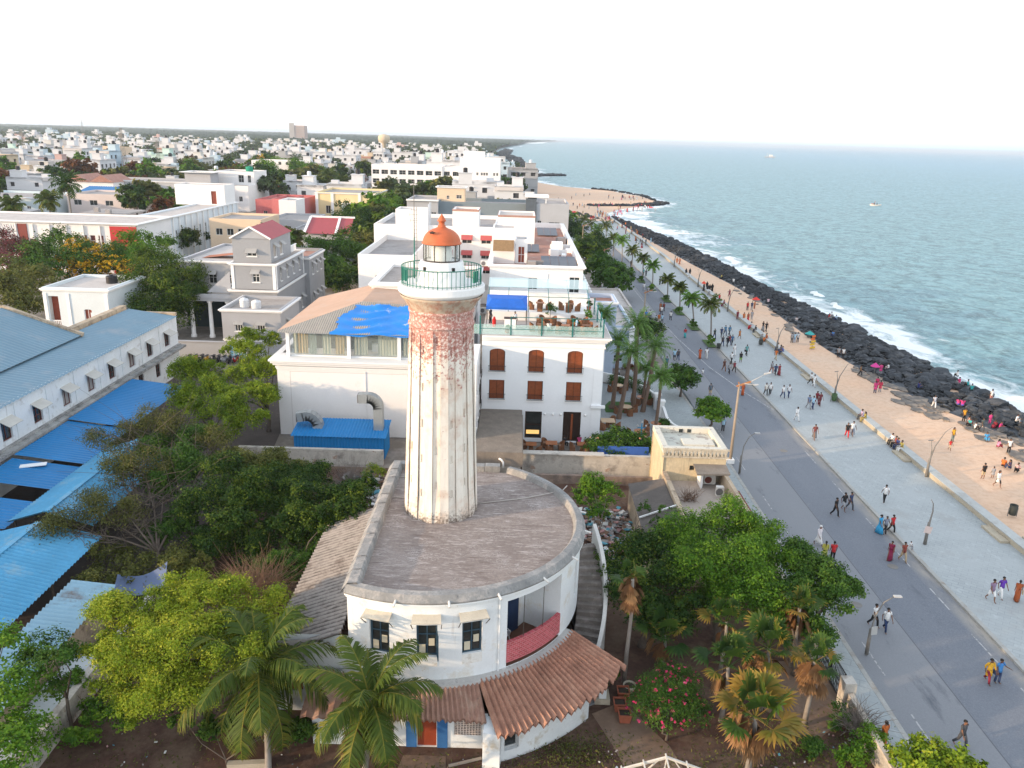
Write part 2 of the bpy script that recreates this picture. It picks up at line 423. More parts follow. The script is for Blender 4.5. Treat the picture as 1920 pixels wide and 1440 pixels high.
for a,b_ in zip(shore_near,shore_near[1:]):
 sb.quad((a[0]-2.5,a[1],.03),(a[0]+4,a[1],-1.2),(b_[0]+4,b_[1],-1.2),(b_[0]-2.5,b_[1],.03))
struct(sb.build('beach',sandm))
wall_stone=mat('promenade_wall_stone',(.44,.39,.30),.2,.8,.9,dirt=((.32,.27,.21),.35,1.3),bmp=.3)
wall_cap=mat('promenade_wall_cap',(.40,.42,.41),.12,.8,.85,dirt=((.3,.29,.27),.35,1))
w=thing('promenade_wall','long low stone wall with grey cap between paved promenade and sand','wall',(38,80,0))
b=MB();c=MB()
wp=[(37.6,10),(37.6,200),(36.2,260),(34,330)]
for(xa,ya),(xb,yb)in zip(wp,wp[1:]):
 b.prism([(xa,ya),(xa+.75,ya),(xb+.75,yb),(xb,yb)],0,.52);c.prism([(xa-.05,ya),(xa+.82,ya),(xb+.82,yb),(xb-.05,yb)],.522,.60)
b.build('wall_body',wall_stone,w);c.build('cap',wall_cap,w)
for y in(54.5,70.0,96,118):
 s=MB();s.box(36.9,37.55,y-1.3,y+1.3,.10,.28);s.build('bench_step',wall_stone,w)
b=MB()
b.box(38.6,39.35,42,53.5,0,.6)
tag(b.build('seat_wall',wall_stone,None,(39,48,0)),'second stone seat ledge on the sand behind the promenade wall','seat wall')
bed=mat('planting_bed_soil',(.16,.12,.07),.3,1,.95)
grass_m=mat('bed_grass',(.07,.13,.03),.4,3,.95,bmp=.6)
BEDS=[(*(G(*q)),2.2)for q in((1328,645),(1297,614),(1270,586),(1247,563),(1219,542),(1200,527),(1180,510),(1162,494))]
sb=MB()
for x,y,s in BEDS:sb.quad((x-.5,y-s,.104),(x+.9,y-s,.104),(x+.9,y+s,.104),(x-.5,y+s,.104))
struct(sb.build('planting_beds',grass_m))
def sea_mat():
 m,nt,b=newmat('sea_water');v=coords(nt)
 at=nt.nodes.new('ShaderNodeAttribute');at.attribute_name='shore'
 w1=noise(nt,coords(nt,(.30,.24,1)),1.0,6,.68,.8);w2=noise(nt,coords(nt,(.9,.75,1)),1.0,4,.6,.8);w3=noise(nt,coords(nt,(.022,.05,1)),1.0,6,.65)
 dn=nt.nodes.new('ShaderNodeMapRange');nt.links.new(at.outputs['Fac'],dn.inputs[0]);dn.inputs[1].default_value=20;dn.inputs[2].default_value=900
 c=mixrgb(nt,dn.outputs[0],SEA_NEAR,SEA_FAR)
 c=mixrgb(nt,ramp(nt,w3,.35,.7),c,mixrgb(nt,.35,c,(.16,.36,.40)))
 c=mixrgb(nt,ramp(nt,w1,.40,.62),c,mixrgb(nt,.8,c,(.022,.085,.10)))  # shading of the ripples painted into the water colour, reflections kept weak
 c=mixrgb(nt,ramp(nt,w2,.50,.68),c,mixrgb(nt,.6,c,(.26,.44,.46)))
 fn=noise(nt,coords(nt,(.16,.10,1)),1.0,9,.72,.8);fl=noise(nt,coords(nt,(.05,.035,1)),1.0,3,.5)
 def mth(o,a,c_):
  q=nt.nodes.new('ShaderNodeMath');q.operation=o
  for i,s in enumerate((a,c_)):
   if isinstance(s,(int,float)):q.inputs[i].default_value=s
   else:nt.links.new(s,q.inputs[i])
  return q.outputs[0]
 d1=nt.nodes.new('ShaderNodeMapRange');nt.links.new(at.outputs['Fac'],d1.inputs[0]);d1.inputs[1].default_value=0;d1.inputs[2].default_value=17;d1.inputs[3].default_value=.29;d1.inputs[4].default_value=-.16
 lf=mth('MULTIPLY',mth('SUBTRACT',fl,.5),.5)
 k=mth('ADD',mth('ADD',fn,d1.outputs[0]),lf)
 foam=ramp(nt,k,.58,.74)
 c=mixrgb(nt,foam,c,(.80,.84,.84))
 nt.links.new(c,b.inputs['Base Color'])
 rr=nt.nodes.new('ShaderNodeMapRange');nt.links.new(foam,rr.inputs[0]);rr.inputs[3].default_value=.42;rr.inputs[4].default_value=.9
 nt.links.new(rr.outputs[0],b.inputs['Roughness'])
 b.inputs['Specular IOR Level'].default_value=.2
 h=mth('ADD',mth('MULTIPLY',w1,1.2),mth('ADD',mth('MULTIPLY',w2,.45),mth('MULTIPLY',fn,.25)))
 bump(nt,b,h,SEA_BUMP,1.0)
 return m
SEA_NEAR=(.135,.28,.32);SEA_FAR=(.135,.32,.46);SEA_BUMP=.6
offs=[-14,-6,-2,0,2,4,7,11,16,22,30,45,70,110,180,300,600,1200,2500,5000,12000,30000,60000]
sh=[(x,y)for x,y in SHORE if not 330<y<700]
fine=[]
for(xa,ya),(xb,yb)in zip(SHORE,SHORE[1:]):
 k=max(1,int(math.hypot(xb-xa,yb-ya)/12))if ya<700 else 2
 fine+=[(xa+(xb-xa)*i/k,ya+(yb-ya)*i/k)for i in range(k)]
fine.append(SHORE[-1])
smooth=[(lerp_path([(66,-40),(59,65),(53,198),(47,290),(52,340),(72,395),(50,480),(26,560),(16,700),(14,800),(6,960),(-26,1400),(-22,2330),(40,3800),(100,5500),(420,9000),(950,15000),(1500,26000)],y),y)for x,y in fine]
sv,sf,att=[],[],[]
SEAZ=-.25
xs=np.array(fine)
def dist_shore(x,y):
 dmin=1e9
 for(xa,ya),(xb,yb)in zip(SHORE,SHORE[1:]):
  if ya-900>y or yb+900<y:continue
  dx,dy=xb-xa,yb-ya;t=max(0,min(1,((x-xa)*dx+(y-ya)*dy)/(dx*dx+dy*dy)))
  dmin=min(dmin,math.hypot(x-xa-dx*t,y-ya-dy*t))
 return dmin
ys=list(range(-60,720,8))+[760,820,900,1000,1200,1400,1700,2300,3000,4000,5500,9000,15000,26000,40000,55000]
oxs=list(range(0,130,5))+[140,160,190,240,300,400,600,1000,2000,5000,12000,20000,26000]
for y in ys:
 for x in oxs:
  px=x if y<900 else x-120+(0 if y<5000 else y*.05)
  sv.append((px,y,SEAZ));att.append(dist_shore(px,y)*(.45 if 235<y<345 else 1)if abs(px)<2000 and y<30000 else 2000)
n=len(oxs)
for j in range(len(ys)-1):
 for i in range(n-1):sf.append((j*n+i,j*n+i+1,(j+1)*n+i+1,(j+1)*n+i))
me=bpy.data.meshes.new('sea');me.from_pydata(sv,[],sf);me.materials.append(sea_mat())
a=me.attributes.new('shore','FLOAT','POINT');a.data.foreach_set('value',att);me.update()
struct(link(me,'sea'))
foam_m=mat('breaking_foam',(.82,.86,.86),.06,.6,.95,bmp=.8,bscale=3)
for i,(x,y,L,wd,ang,lab)in enumerate(((60.5,157,4.5,1.1,.15,'short white breaker rearing up off the middle of the rocks'),(60.0,145.5,5,1.1,-.1,'white breaker curling beside the dark rocks above the kite flyers'))):
 vsx=[];fs=[];nu,nv=28,9
 for iu in range(nu+1):
  t=iu/nu;e=sin(pi*t)**.6
  for iv in range(nv+1):
   s=iv/nv;hh=e*(.55*sin(pi*s**.7)+.18*math.sin(7*t+9*s)*sin(pi*s))
   jx=(s-.5)*wd*(1+.4*sin(5*t+i));jy=(t-.5)*L
   X=x+jx*cos(ang)-jy*sin(ang);Y=y+jx*sin(ang)+jy*cos(ang)
   vsx.append((X+.25*sin(13*t),Y,SEAZ-.04+max(-.02,hh)))
 for iu in range(nu):
  for iv in range(nv):fs.append((iu*(nv+1)+iv,(iu+1)*(nv+1)+iv,(iu+1)*(nv+1)+iv+1,iu*(nv+1)+iv+1))
 mb=MB();mb.sm=True;mb.add(vsx,fs)
 tag(mb.build('breaking_wave',foam_m,None,(x,y,SEAZ)),lab,'wave','breaking waves')
 # =  ROCKS
rock_m=mat('basalt_rock',(.042,.049,.058),.5,1.2,.8,bmp=.7,bscale=3,dirt=((.13,.13,.13),.3,.8))
rock_dust=mat('rock_ledge_stone',(.17,.155,.14),.35,.8,.95,bmp=.6,bscale=3,dirt=((.34,.26,.19),.45,.7))
_nt=rock_m.node_tree;_b=_nt.nodes['Principled BSDF'];_oi=_nt.nodes.new('ShaderNodeObjectInfo');_l=_b.inputs['Base Color'].links[0].from_socket;_hs=_nt.nodes.new('ShaderNodeHueSaturation');_mr=_nt.nodes.new('ShaderNodeMapRange');_mr.inputs[3].default_value=.55;_mr.inputs[4].default_value=1.45;_nt.links.new(_oi.outputs['Random'],_mr.inputs[0]);_nt.links.new(_mr.outputs[0],_hs.inputs['Value']);_nt.links.new(_l,_hs.inputs['Color']);_nt.links.new(_hs.outputs[0],_b.inputs['Base Color'])
def rock_mesh(k,flat=.6):
 r=random.Random(100+k);bm=bmesh.new();bmesh.ops.create_icosphere(bm,subdivisions=2,radius=1)
 pl=[(Vector((r.uniform(-1,1),r.uniform(-1,1),r.uniform(-1,1))).normalized(),r.uniform(.55,.9))for _ in range(9)]
 for v in bm.verts:
  for n,d in pl:
   e=v.co.dot(n)
   if e>d:v.co-=n*(e-d)
  v.co.x*=1.25;v.co.z*=flat
  v.co*=1+r.uniform(-.04,.04)
 vs=[tuple(v.co)for v in bm.verts];bm.verts.index_update();fs=[tuple(v.index for v in f.verts)for f in bm.faces];bm.free()
 return vs,fs
RM=[rock_mesh(k,.5+.06*(k%4))for k in range(8)]
b=MB()
prof=[(-.8,.0),(1.5,.12),(5,.1),(9,-.1),(12,-1.2)]
ysr=list(range(20,306,6))
for y0,y1 in zip(ysr,ysr[1:]):
 for(o0,z0),(o1,z1)in zip(prof,prof[1:]):
  f=lambda y,o:lerp_path(SANDIN,y)+o*(lerp_path(SHORE,y)-lerp_path(SANDIN,y))/11.0
  b.quad((f(y0,o0),y0,z0),(f(y0,o1),y0,z1),(f(y1,o1),y1,z1),(f(y1,o0),y1,z0))
struct(b.build('rock_bed',rock_m))
rks=[]
r=random.Random(5)
y=22.0
while y<308:
 xi=lerp_path(SANDIN,y);xo=lerp_path(SHORE,y);wdt=xo-xi
 n=int(wdt*2.2)
 for i in range(n):
  t=r.random()**.85;s=(.26+.52*r.random()**2.2)*(.75+.4*t)*(1.7 if r.random()<.06 else 1);
  bay=0
  if bay:continue
  rks.append((xi+t*(wdt+.2),y+r.uniform(0,.9),(.14+.24*sin(pi*t))*(1 if t<.7 else 1-(t-.7)*3.6),s,r.uniform(0,6.28),r.uniform(-.35,.35),r.uniform(-.35,.35),r.randrange(8)))
 y+=.9 if y<140 else 1.2
def rmat(q):return Matrix.Translation(Vector(q[:3]))@Matrix.Rotation(q[4],4,'Z')@Matrix.Rotation(q[5],4,'X')@Matrix.Rotation(q[6],4,'Y')@Matrix.Scale(q[3],4)
def vis(q):
 dep=q[1]*cos(PITCH)+(28-q[2])*sin(PITCH);u=q[0]*FPX/dep
 return u<985
def sizekey(q):return q[3]/math.hypot(q[0],q[1])
rks_v=[q for q in rks if vis(q)]
rks_v.sort(key=lambda q:-sizekey(q))
rmeshes=[]
for vs,fs in RM:
 me=bpy.data.meshes.new('boulder');me.from_pydata(vs,[],fs);me.materials.append(rock_m);rmeshes.append(me)
for q in rks_v[:300]:
 o=bpy.data.objects.new('boulder',rmeshes[q[7]]);COL.objects.link(o);o.matrix_world=rmat(q)
 tag(o,'dark basalt boulder in the near part of the rock seawall above the surf','boulder','boulders of the near seawall')
b=MB()
for q in rks_v[300:]+[q for q in rks if not vis(q)and q[1]>60]:
 M=rmat(q);vs,fs=RM[q[7]];b.add([tuple(M@Vector(v))for v in vs],fs)
def scatter_rocks(path,w,n,s0,s1,z=.1):
 for i in range(n):
  k=r.randrange(len(path)-1);t=r.random();(xa,ya),(xb,yb)=path[k],path[k+1]
  q=(xa+(xb-xa)*t+r.uniform(-w,w),ya+(yb-ya)*t+r.uniform(-w,w),z+r.uniform(-.2,.3),r.uniform(s0,s1),r.uniform(0,6.28),r.uniform(-.3,.3),r.uniform(-.3,.3),r.randrange(8))
  M=rmat(q);vs,fs=RM[q[7]];b.add([tuple(M@Vector(v))for v in vs],fs)
scatter_rocks([(33,362),(48,366),(60,376),(70,389)],1.6,170,.7,1.5)
scatter_rocks([(58,374),(65,381),(71,391)],2.4,90,.9,1.7)
scatter_rocks([(69,404),(68,440),(57,478),(44,492)],1.0,110,.5,1.1)
scatter_rocks([(30,300),(24,318),(19,330)],2.0,60,.5,1.0)
scatter_rocks([(8,630),(22,652),(34,664)],4,160,1.2,2.6)
scatter_rocks([(8,700),(4,800),(0,960),(-6,1100)],8,260,1.5,3.5)
scatter_rocks([(-6,640),(0,720),(-6,900)],6,120,1.5,3.0)
scatter_rocks([(-6,1100),(-28,1400),(-26,2000)],10,150,3,6)
o=b.build('rock_seawall',rock_m);o['kind']='stuff'
tag(o,'mass of dark basalt rocks along the farther shore and groyne','rocks')
r=random.Random(9)
for i in range(120):
 y=r.choice([r.uniform(62,90),r.uniform(84,100),r.uniform(70,160)]);q=(lerp_path(SANDIN,y)+r.uniform(-3.4 if y<88 else-2.0,.4),y,.06,1,r.uniform(-.5,.5),0,0,0)
 n=9;ra=r.uniform(.35,1.3);poly=[(q[0]+ra*r.uniform(.6,1)*cos(2*pi*k/n)*.8,q[1]+ra*1.25*r.uniform(.6,1)*sin(2*pi*k/n))for k in range(n)]
 mb=MB();mb.prism(poly,.0,r.uniform(.07,.2));
 tag(mb.build('rock_ledge',rock_dust,None,(q[0],q[1],0)),'flat grey rock ledge half buried where sand meets the boulders','rock ledge','flat rock ledges at the sand edge')
 # =  LIGHTHOUSE
def shaft_mat():
 m,nt,b=newmat('lighthouse_limewash');v=coords(nt)
 s=nt.nodes.new('ShaderNodeSeparateXYZ');nt.links.new(v,s.inputs[0])
 st=noise(nt,coords(nt,(3,3,.35)),1.2,7,.7);fl=noise(nt,v,5.5,8,.75);bl=noise(nt,v,.9,6,.65)
 c=mixrgb(nt,ramp(nt,st,.42,.75),(.74,.69,.61),(.58,.525,.46))
 c=mixrgb(nt,ramp(nt,bl,.5,.72),c,(.58,.43,.33))
 c=mixrgb(nt,ramp(nt,fl,.58,.66),c,(.80,.77,.72))
 mr=nt.nodes.new('ShaderNodeMapRange');nt.links.new(s.outputs[2],mr.inputs[0]);mr.inputs[1].default_value=7.6;mr.inputs[2].default_value=11.4;mr.inputs[3].default_value=-.40;mr.inputs[4].default_value=.34
 ad=nt.nodes.new('ShaderNodeMath');ad.operation='ADD';nt.links.new(mr.outputs[0],ad.inputs[0]);nt.links.new(fl,ad.inputs[1])
 a2=nt.nodes.new('ShaderNodeMath');a2.operation='ADD';f9=nt.nodes.new('ShaderNodeMath');f9.operation='MULTIPLY_ADD';nt.links.new(fl,f9.inputs[0]);f9.inputs[1].default_value=1.6;f9.inputs[2].default_value=-.8;f8=nt.nodes.new('ShaderNodeMath');f8.operation='ADD';nt.links.new(bl,f8.inputs[0]);nt.links.new(f9.outputs[0],f8.inputs[1]);nt.links.new(ad.outputs[0],a2.inputs[0]);nt.links.new(f8.outputs[0],a2.inputs[1])
 red=mixrgb(nt,ramp(nt,st,.35,.7),(.40,.155,.12),(.32,.16,.135));fk=noise(nt,v,7,8,.8);red=mixrgb(nt,ramp(nt,fk,.49,.60),red,(.70,.58,.52))
 h5=nt.nodes.new('ShaderNodeMath');h5.operation='MULTIPLY';nt.links.new(a2.outputs[0],h5.inputs[0]);h5.inputs[1].default_value=.5
 k=ramp(nt,h5.outputs[0],.475,.505)
 c=mixrgb(nt,k,c,red)
 base=nt.nodes.new('ShaderNodeMapRange');nt.links.new(s.outputs[2],base.inputs[0]);base.inputs[1].default_value=1.3;base.inputs[2].default_value=0;base.inputs[3].default_value=0;base.inputs[4].default_value=.35
 b2=nt.nodes.new('ShaderNodeMath');b2.operation='ADD';nt.links.new(base.outputs[0],b2.inputs[0]);nt.links.new(fl,b2.inputs[1])
 c=mixrgb(nt,ramp(nt,b2.outputs[0],.68,.86),c,(.20,.16,.13))
 nt.links.new(c,b.inputs['Base Color']);b.inputs['Roughness'].default_value=.9
 bump(nt,b,fl,.5,.03)
 return m
def flaky(name,base,under,amount,scale=4):
 return mat(name,base,.1,.9,.9,patch=(under,amount,scale),bmp=.3)
LC=(-3.95,42.1);LZ=7.15
lh=thing('lighthouse','tall white fluted lighthouse with faded red band, orange dome and green gallery railing','lighthouse',(LC[0],LC[1],LZ))
ZT=16.75
def rshaft(z):
 t=(z-LZ)/(ZT+.0-LZ+.0+.0)if z<ZT+2 else 1
 return 2.06-.30*min(1,(z-LZ)/10.7)+(.07*max(0,1-(z-LZ)/1.2))
mb=MB();NF=14;zA,zB=LZ-.1,18.25
facets=[]
for i in range(NF*2):
 a0=2*pi*i/(NF*2)+.07;a1=2*pi*(i+1)/(NF*2)+.07;rec=.06 if i%2 else 0
 def S(u,v,d=0.0,a0=a0,a1=a1,rec=rec):
  z=zA+v;r0=rshaft(z)-rec*(1 if z<18.2 else 0);pa=Vector((sin(a0),-cos(a0),0));pb=Vector((sin(a1),-cos(a1),0))
  p=pa*(1-u)+pb*u;am=(a0+a1)/2;n=Vector((sin(am),-cos(am),0))
  q=Vector((LC[0],LC[1],z))+p*r0-n*d
  return tuple(q)
 ops=[]
 if i%2:
  k=i//2;z0=1.6+.55*(k%2)
  ops=[dict(u0=.3,u1=.62,v0=z0+2.05*j,v1=z0+2.05*j+.46,d=.07,kind='niche',arch=0)for j in range(5-(k%2)*0)]
 facade(mb,S,1.0,zB-zA,ops)
 for o in ops:mb.quad(S(o['u0'],o['v0'],.068),S(o['u1'],o['v0'],.068),S(o['u1'],o['v1'],.068),S(o['u0'],o['v1'],.068))
 for j in range(1):
  ra=lambda z,a,rc:(LC[0]+(rshaft(z)-rc)*sin(a),LC[1]-(rshaft(z)-rc)*cos(a),z)
  mb.quad(ra(zA,a1,0),ra(zA,a1,.06),ra(zB,a1,.06),ra(zB,a1,0))
shaft_m=shaft_mat()
mb.build('shaft',shaft_m,lh)
nk=MB()
nk.lathe([(1.5,18.2),(1.79,18.22),(1.81,18.28),(1.81,18.36),(1.75,18.40),(1.72,18.9),(1.78,18.96),(1.80,19.08),(1.74,19.12)],LC,48)
nk.build('neck_band',shaft_m,lh)
cb=MB()
cb.lathe([(1.74,19.1),(1.82,19.25),(2.0,19.55),(2.16,19.75),(2.22,19.82),(2.22,19.90)],LC,48)
cb.build('corbels',mat('lighthouse_corbel_stone',(.50,.42,.33),.25,1.5,.9,dirt=((.36,.13,.08),.5,2.2),streak=((.2,.17,.14),.3)),lh)
gs=MB()
gs.lathe([(2.15,19.90),(2.28,20.02),(2.31,20.06),(2.33,20.10),(2.33,20.40),(2.31,20.44),(1.2,20.46)],LC,56,sm=False)
gs.build('gallery_slab',mat('gallery_white_paint',(.78,.77,.76),.05,.8,.75,streak=((.52,.42,.36),.12)),lh)
green_p=mat('green_railing_paint',(.02,.17,.125),.2,3,.5,patch=((.12,.10,.08),.12,9))
rl=MB();R0=2.13
for i in range(56):
 a=2*pi*i/56;big=i%8==0
 p=(LC[0]+R0*sin(a),LC[1]-R0*cos(a));w=.045 if big else.026
 rl.obox((p[0],p[1],20.92),(w/2*cos(a),w/2*sin(a),0),(-sin(a)*w/2,cos(a)*w/2,0),(0,0,.46))
for z,t in((21.38,.028),(20.56,.018)):
 rl.tube([(LC[0]+R0*sin(2*pi*i/48),LC[1]-R0*cos(2*pi*i/48),z)for i in range(49)],t,6)
rl.build('gallery_railing',green_p,lh)
for a in(-1.25,1.22):
 bx=MB();c=Vector((LC[0]+1.98*sin(a),LC[1]-1.98*cos(a),20.95));bx.obox(c,(.28*cos(a),.28*sin(a),0),(-sin(a)*.05,cos(a)*.05,0),(0,0,.3));bx.build('equipment_box',green_p,lh)
dr=MB()
NS=16
for i in range(NS):
 a0=2*pi*i/NS;a1=2*pi*(i+1)/NS
 P_=lambda r,a,z:(LC[0]+r*sin(a),LC[1]-r*cos(a),z)
 dr.quad(P_(1.38,a0,20.465),P_(1.38,a1,20.465),P_(1.14,a1,21.66),P_(1.14,a0,21.66));dr.add([P_(1.14,a0,21.66),P_(1.14,a1,21.66),(LC[0],LC[1],21.66)],[(0,1,2)])
dr.build('lantern_base',mat('lantern_base_limewash',(.80,.79,.78),.06,1.2,.85,streak=((.55,.5,.45),.15)),lh)
for a in(-.72,.62):
 v_=MB();c=Vector((LC[0]+1.22*sin(a),LC[1]-1.22*cos(a),21.33));v_.obox(c,(.07*cos(a),.07*sin(a),0),(-sin(a)*.05,cos(a)*.05,0),(0,0,.09));v_.build('vent',mat('dark_vent',(.03,.03,.03),.2),lh)
dark_metal=mat('dark_lantern_metal',(.06,.055,.05),.2,3,.5)
lf=MB()
for i in range(10):
 a=2*pi*i/10+.31;lf.obox((LC[0]+.95*sin(a),LC[1]-.95*cos(a),22.13),(.018*cos(a),.018*sin(a),0),(-sin(a)*.03,cos(a)*.03,0),(0,0,.46))
for z in(21.70,22.56):lf.tube([(LC[0]+.95*sin(2*pi*i/40),LC[1]-.95*cos(2*pi*i/40),z)for i in range(41)],.035,6)
lf.build('lantern_frame',dark_metal,lh)
gl=MB();gl.lathe([(.94,21.7),(.94,22.55)],LC,40);gl.build('lantern_glass',glass('lantern_glass',(.62,.70,.70),.28,.05),lh)
ln=MB();ln.lathe([(.52,21.67),(.55,21.8),(.55,22.3),(.40,22.48),(.1,22.5)],LC,24);ln.build('lamp_housing',mat('lamp_housing',(.75,.74,.68),.08,2,.6),lh)
orange=mat('orange_dome_paint',(.50,.125,.05),.12,1.6,.6,dirt=((.42,.16,.08),.3,2.5),streak=((.36,.09,.04),.25))
dm=MB()
prof=[(.96,22.54),(1.06,22.57),(1.05,22.62),(1.0,22.65)]+[(.99*cos(t),22.65+.75*sin(t))for t in[i*pi/2/9 for i in range(1,8)]]+[(.22,23.42),(.17,23.47),(.15,23.50)]
dm.lathe(prof,LC,40);dm.build('dome',orange,lh)
vn=MB();vn.lathe([(.22,23.43),(.20,23.5),(.155,23.53),(.155,23.70),(.235,23.715),(.23,23.76),(.12,23.93),(.01,24.10)],LC,24);vn.build('ventilator',orange,lh)
hb=MB();hc=Vector((LC[0]-.42,LC[1]-.80,23.19));hn=Vector((-.36,-.68,.64)).normalized();hx=hn.cross(Vector((0,0,1))).normalized();hy=hx.cross(hn)
hp=[hc+hn*.03+hx*(.17*cos(t)*(1+.35*sin(3*t)))+hy*(.07*sin(t)+.02*cos(4*t))for t in[2*pi*i/14 for i in range(14)]]
hb.add([tuple(p)for p in hp]+[tuple(p-hn*.05)for p in hp],[tuple(range(14))]+[(i,14+i,14+(i+1)%14,(i+1)%14)for i in range(14)])
hb.build('rust_hole',mat('rust_hole_dark',(.05,.03,.025),.3),lh)
ms=thing('antenna_mast','thin steel aerial mast with whip and rungs standing on the lighthouse gallery','aerial',(-5.55,43.25,20.45))
g=MB();g.tube([(-5.55,43.25,20.46),(-5.55,43.25,22.7)],.035,6);g.build('pole',green_p,ms)
rust=mat('weathered_steel',(.20,.19,.175),.3,3,.7)
g=MB();g.tube([(-5.55,43.25,22.7),(-5.55,43.25,24.7),(-5.56,43.25,25.7)],[.028,.02,.012],6)
g.tube([(-5.4,43.25,20.46),(-5.42,43.25,24.3)],.014,5)
for i in range(13):g.bar((-5.55,43.25,21.7+.2*i),(-5.41,43.25,21.7+.2*i),.014)
for z,l in((23.6,.2),(23.9,.24),(24.15,.15)):g.bar((-5.55-l,43.25,z),(-5.55+l,43.25,z),.016);g.bar((-5.55-l,43.25,z-.1),(-5.55-l,43.25,z+.1),.014)
g.build('whip',rust,ms)
# =  LIGHTHOUSE BASE BUILDING
BC=(-4.1,40.5);RW=8.25
wall_w=mat('old_limewash_wall',(.70,.73,.74),.07,.7,.9,dirt=((.56,.50,.40),.26,.7),streak=((.42,.40,.37),.12),patch=((.58,.54,.47),.05,2.2),bmp=.2)
roof_m0,nt,bs=newmat('roof_terrace_screed')
def terrace():
 v=coords(nt);a=noise(nt,v,.35,6,.65);f=noise(nt,v,6,6,.7)
 c=mixrgb(nt,ramp(nt,a,.32,.7),(.18,.145,.13),(.275,.23,.205));c=mixrgb(nt,ramp(nt,f,.45,.8),c,(.13,.11,.105))
 wv=nt.nodes.new('ShaderNodeTexWave');wv.wave_type='RINGS';wv.inputs['Scale'].default_value=2.4;wv.inputs['Distortion'].default_value=22;wv.inputs['Detail'].default_value=5;wv.inputs['Detail Scale'].default_value=1.2
 nt.links.new(v,wv.inputs['Vector'])
 w2=nt.nodes.new('ShaderNodeTexWave');w2.inputs['Scale'].default_value=2.6;w2.bands_direction='Y';w2.inputs['Distortion'].default_value=5;w2.inputs['Detail'].default_value=5;nt.links.new(v,w2.inputs['Vector'])
 mk_=ramp(nt,noise(nt,v,.6,4,.6),.48,.62);ml=nt.nodes.new('ShaderNodeMath');ml.operation='MULTIPLY'
 nt.links.new(mk_,ml.inputs[0]);nt.links.new(ramp(nt,wv.outputs[1],.6,.95),ml.inputs[1])
 c=mixrgb(nt,ml.outputs[0],c,(.31,.28,.265))
 m2=nt.nodes.new('ShaderNodeMath');m2.operation='MULTIPLY';nt.links.new(ramp(nt,noise(nt,v,.25,3),.5,.6),m2.inputs[0]);nt.links.new(ramp(nt,w2.outputs[1],.8,.97),m2.inputs[1])
 c=mixrgb(nt,m2.outputs[0],c,(.33,.30,.28));hs=noise(nt,coords(nt,(.9,3.5,1)),1.6,7,.75,.6);c=mixrgb(nt,ramp(nt,hs,.52,.64),c,(.39,.35,.33));hd_=noise(nt,coords(nt,(.5,3,1)),1.1,6,.7,.4);c=mixrgb(nt,ramp(nt,hd_,.55,.7),c,(.125,.095,.085))
 nt.links.new(c,bs.inputs['Base Color']);bs.inputs['Roughness'].default_value=.95;bump(nt,bs,f,.5,.03)
terrace()
par_m=mat('mossy_parapet_plaster',(.25,.25,.245),.25,1.1,.95,dirt=((.40,.37,.34),.4,1.4),streak=((.10,.11,.12),.35),bmp=.6,bscale=5)
base=thing('lighthouse_house','round fronted two storey white house carrying the lighthouse on its flat terrace roof','house',(BC[0],BC[1],0))
ledge_z,top_z=2.75,7.0
aL=math.asin(-3.5/RW);aR=rad(112)
S=arcS(BC,RW,aL,ledge_z);U=RW*(aR-aL)
u_at=lambda deg:RW*(rad(deg)-aL)
wins=[op(u_at(-13.2),1.35,1.0,1.75,.22),op(u_at(2.9),1.35,1.0,1.75,.22),op(u_at(18.1),1.35,1.0,1.75,.22)]
balc=op((u_at(30.8)+u_at(57.8))/2,.05,u_at(57.8)-u_at(30.8),3.75,2.2,'balcony')
nich=op(u_at(73.5),1.2,.55,2.2,.25,'niche',arch=.3)
b=MB();facade(b,S,U,top_z-ledge_z,wins+[balc,nich],.5)
facade(b,flatS((-7.6,48.2,0),(0,-1,0),(-1,0,0)),48.2-33.03,top_z)
aE=rad(150)
facade(b,arcS(BC,RW,aR,0),RW*(aE-aR),top_z,(),.6)
facade(b,flatS((BC[0]+RW*sin(aE),BC[1]-RW*cos(aE),0),(-1,0,0),(0,1,0)),BC[0]+RW*sin(aE)+7.6,top_z)
for i in range(18):
 for o in(balc,nich):
  ua=o['u0']+(o['u1']-o['u0'])*i/18;ub=o['u0']+(o['u1']-o['u0'])*(i+1)/18
  b.quad(S(ua,o['v0'],o['d']-.002),S(ub,o['v0'],o['d']-.002),S(ub,o['v1'],o['d']-.002),S(ua,o['v1'],o['d']-.002))
b.build('upper_wall',wall_w,base)
def ring(mb,prof,a0,a1,n=40):
 for(r0,z0),(r1,z1)in zip(prof,prof[1:]):
  for i in range(n):
   t0=a0+(a1-a0)*i/n;t1=a0+(a1-a0)*(i+1)/n
   q=lambda r,t,z:(BC[0]+r*sin(t),BC[1]-r*cos(t),z)
   mb.quad(q(r0,t0,z0),q(r0,t1,z0),q(r1,t1,z1),q(r1,t0,z1))
c=MB();ring(c,[(RW,6.80),(RW+.10,6.84),(RW+.10,6.97),(RW+.22,7.0),(RW+.22,7.10)],aL,aE,60)
c.build('cornice',wall_w,base)
p=MB();pr=[(RW+.22,7.08),(RW+.25,7.18),(RW+.05,7.50),(RW-.28,7.54),(RW-.36,7.46),(RW-.44,7.16)]
ring(p,pr,aL,aE,60)
p.sm=False
xl=-7.6
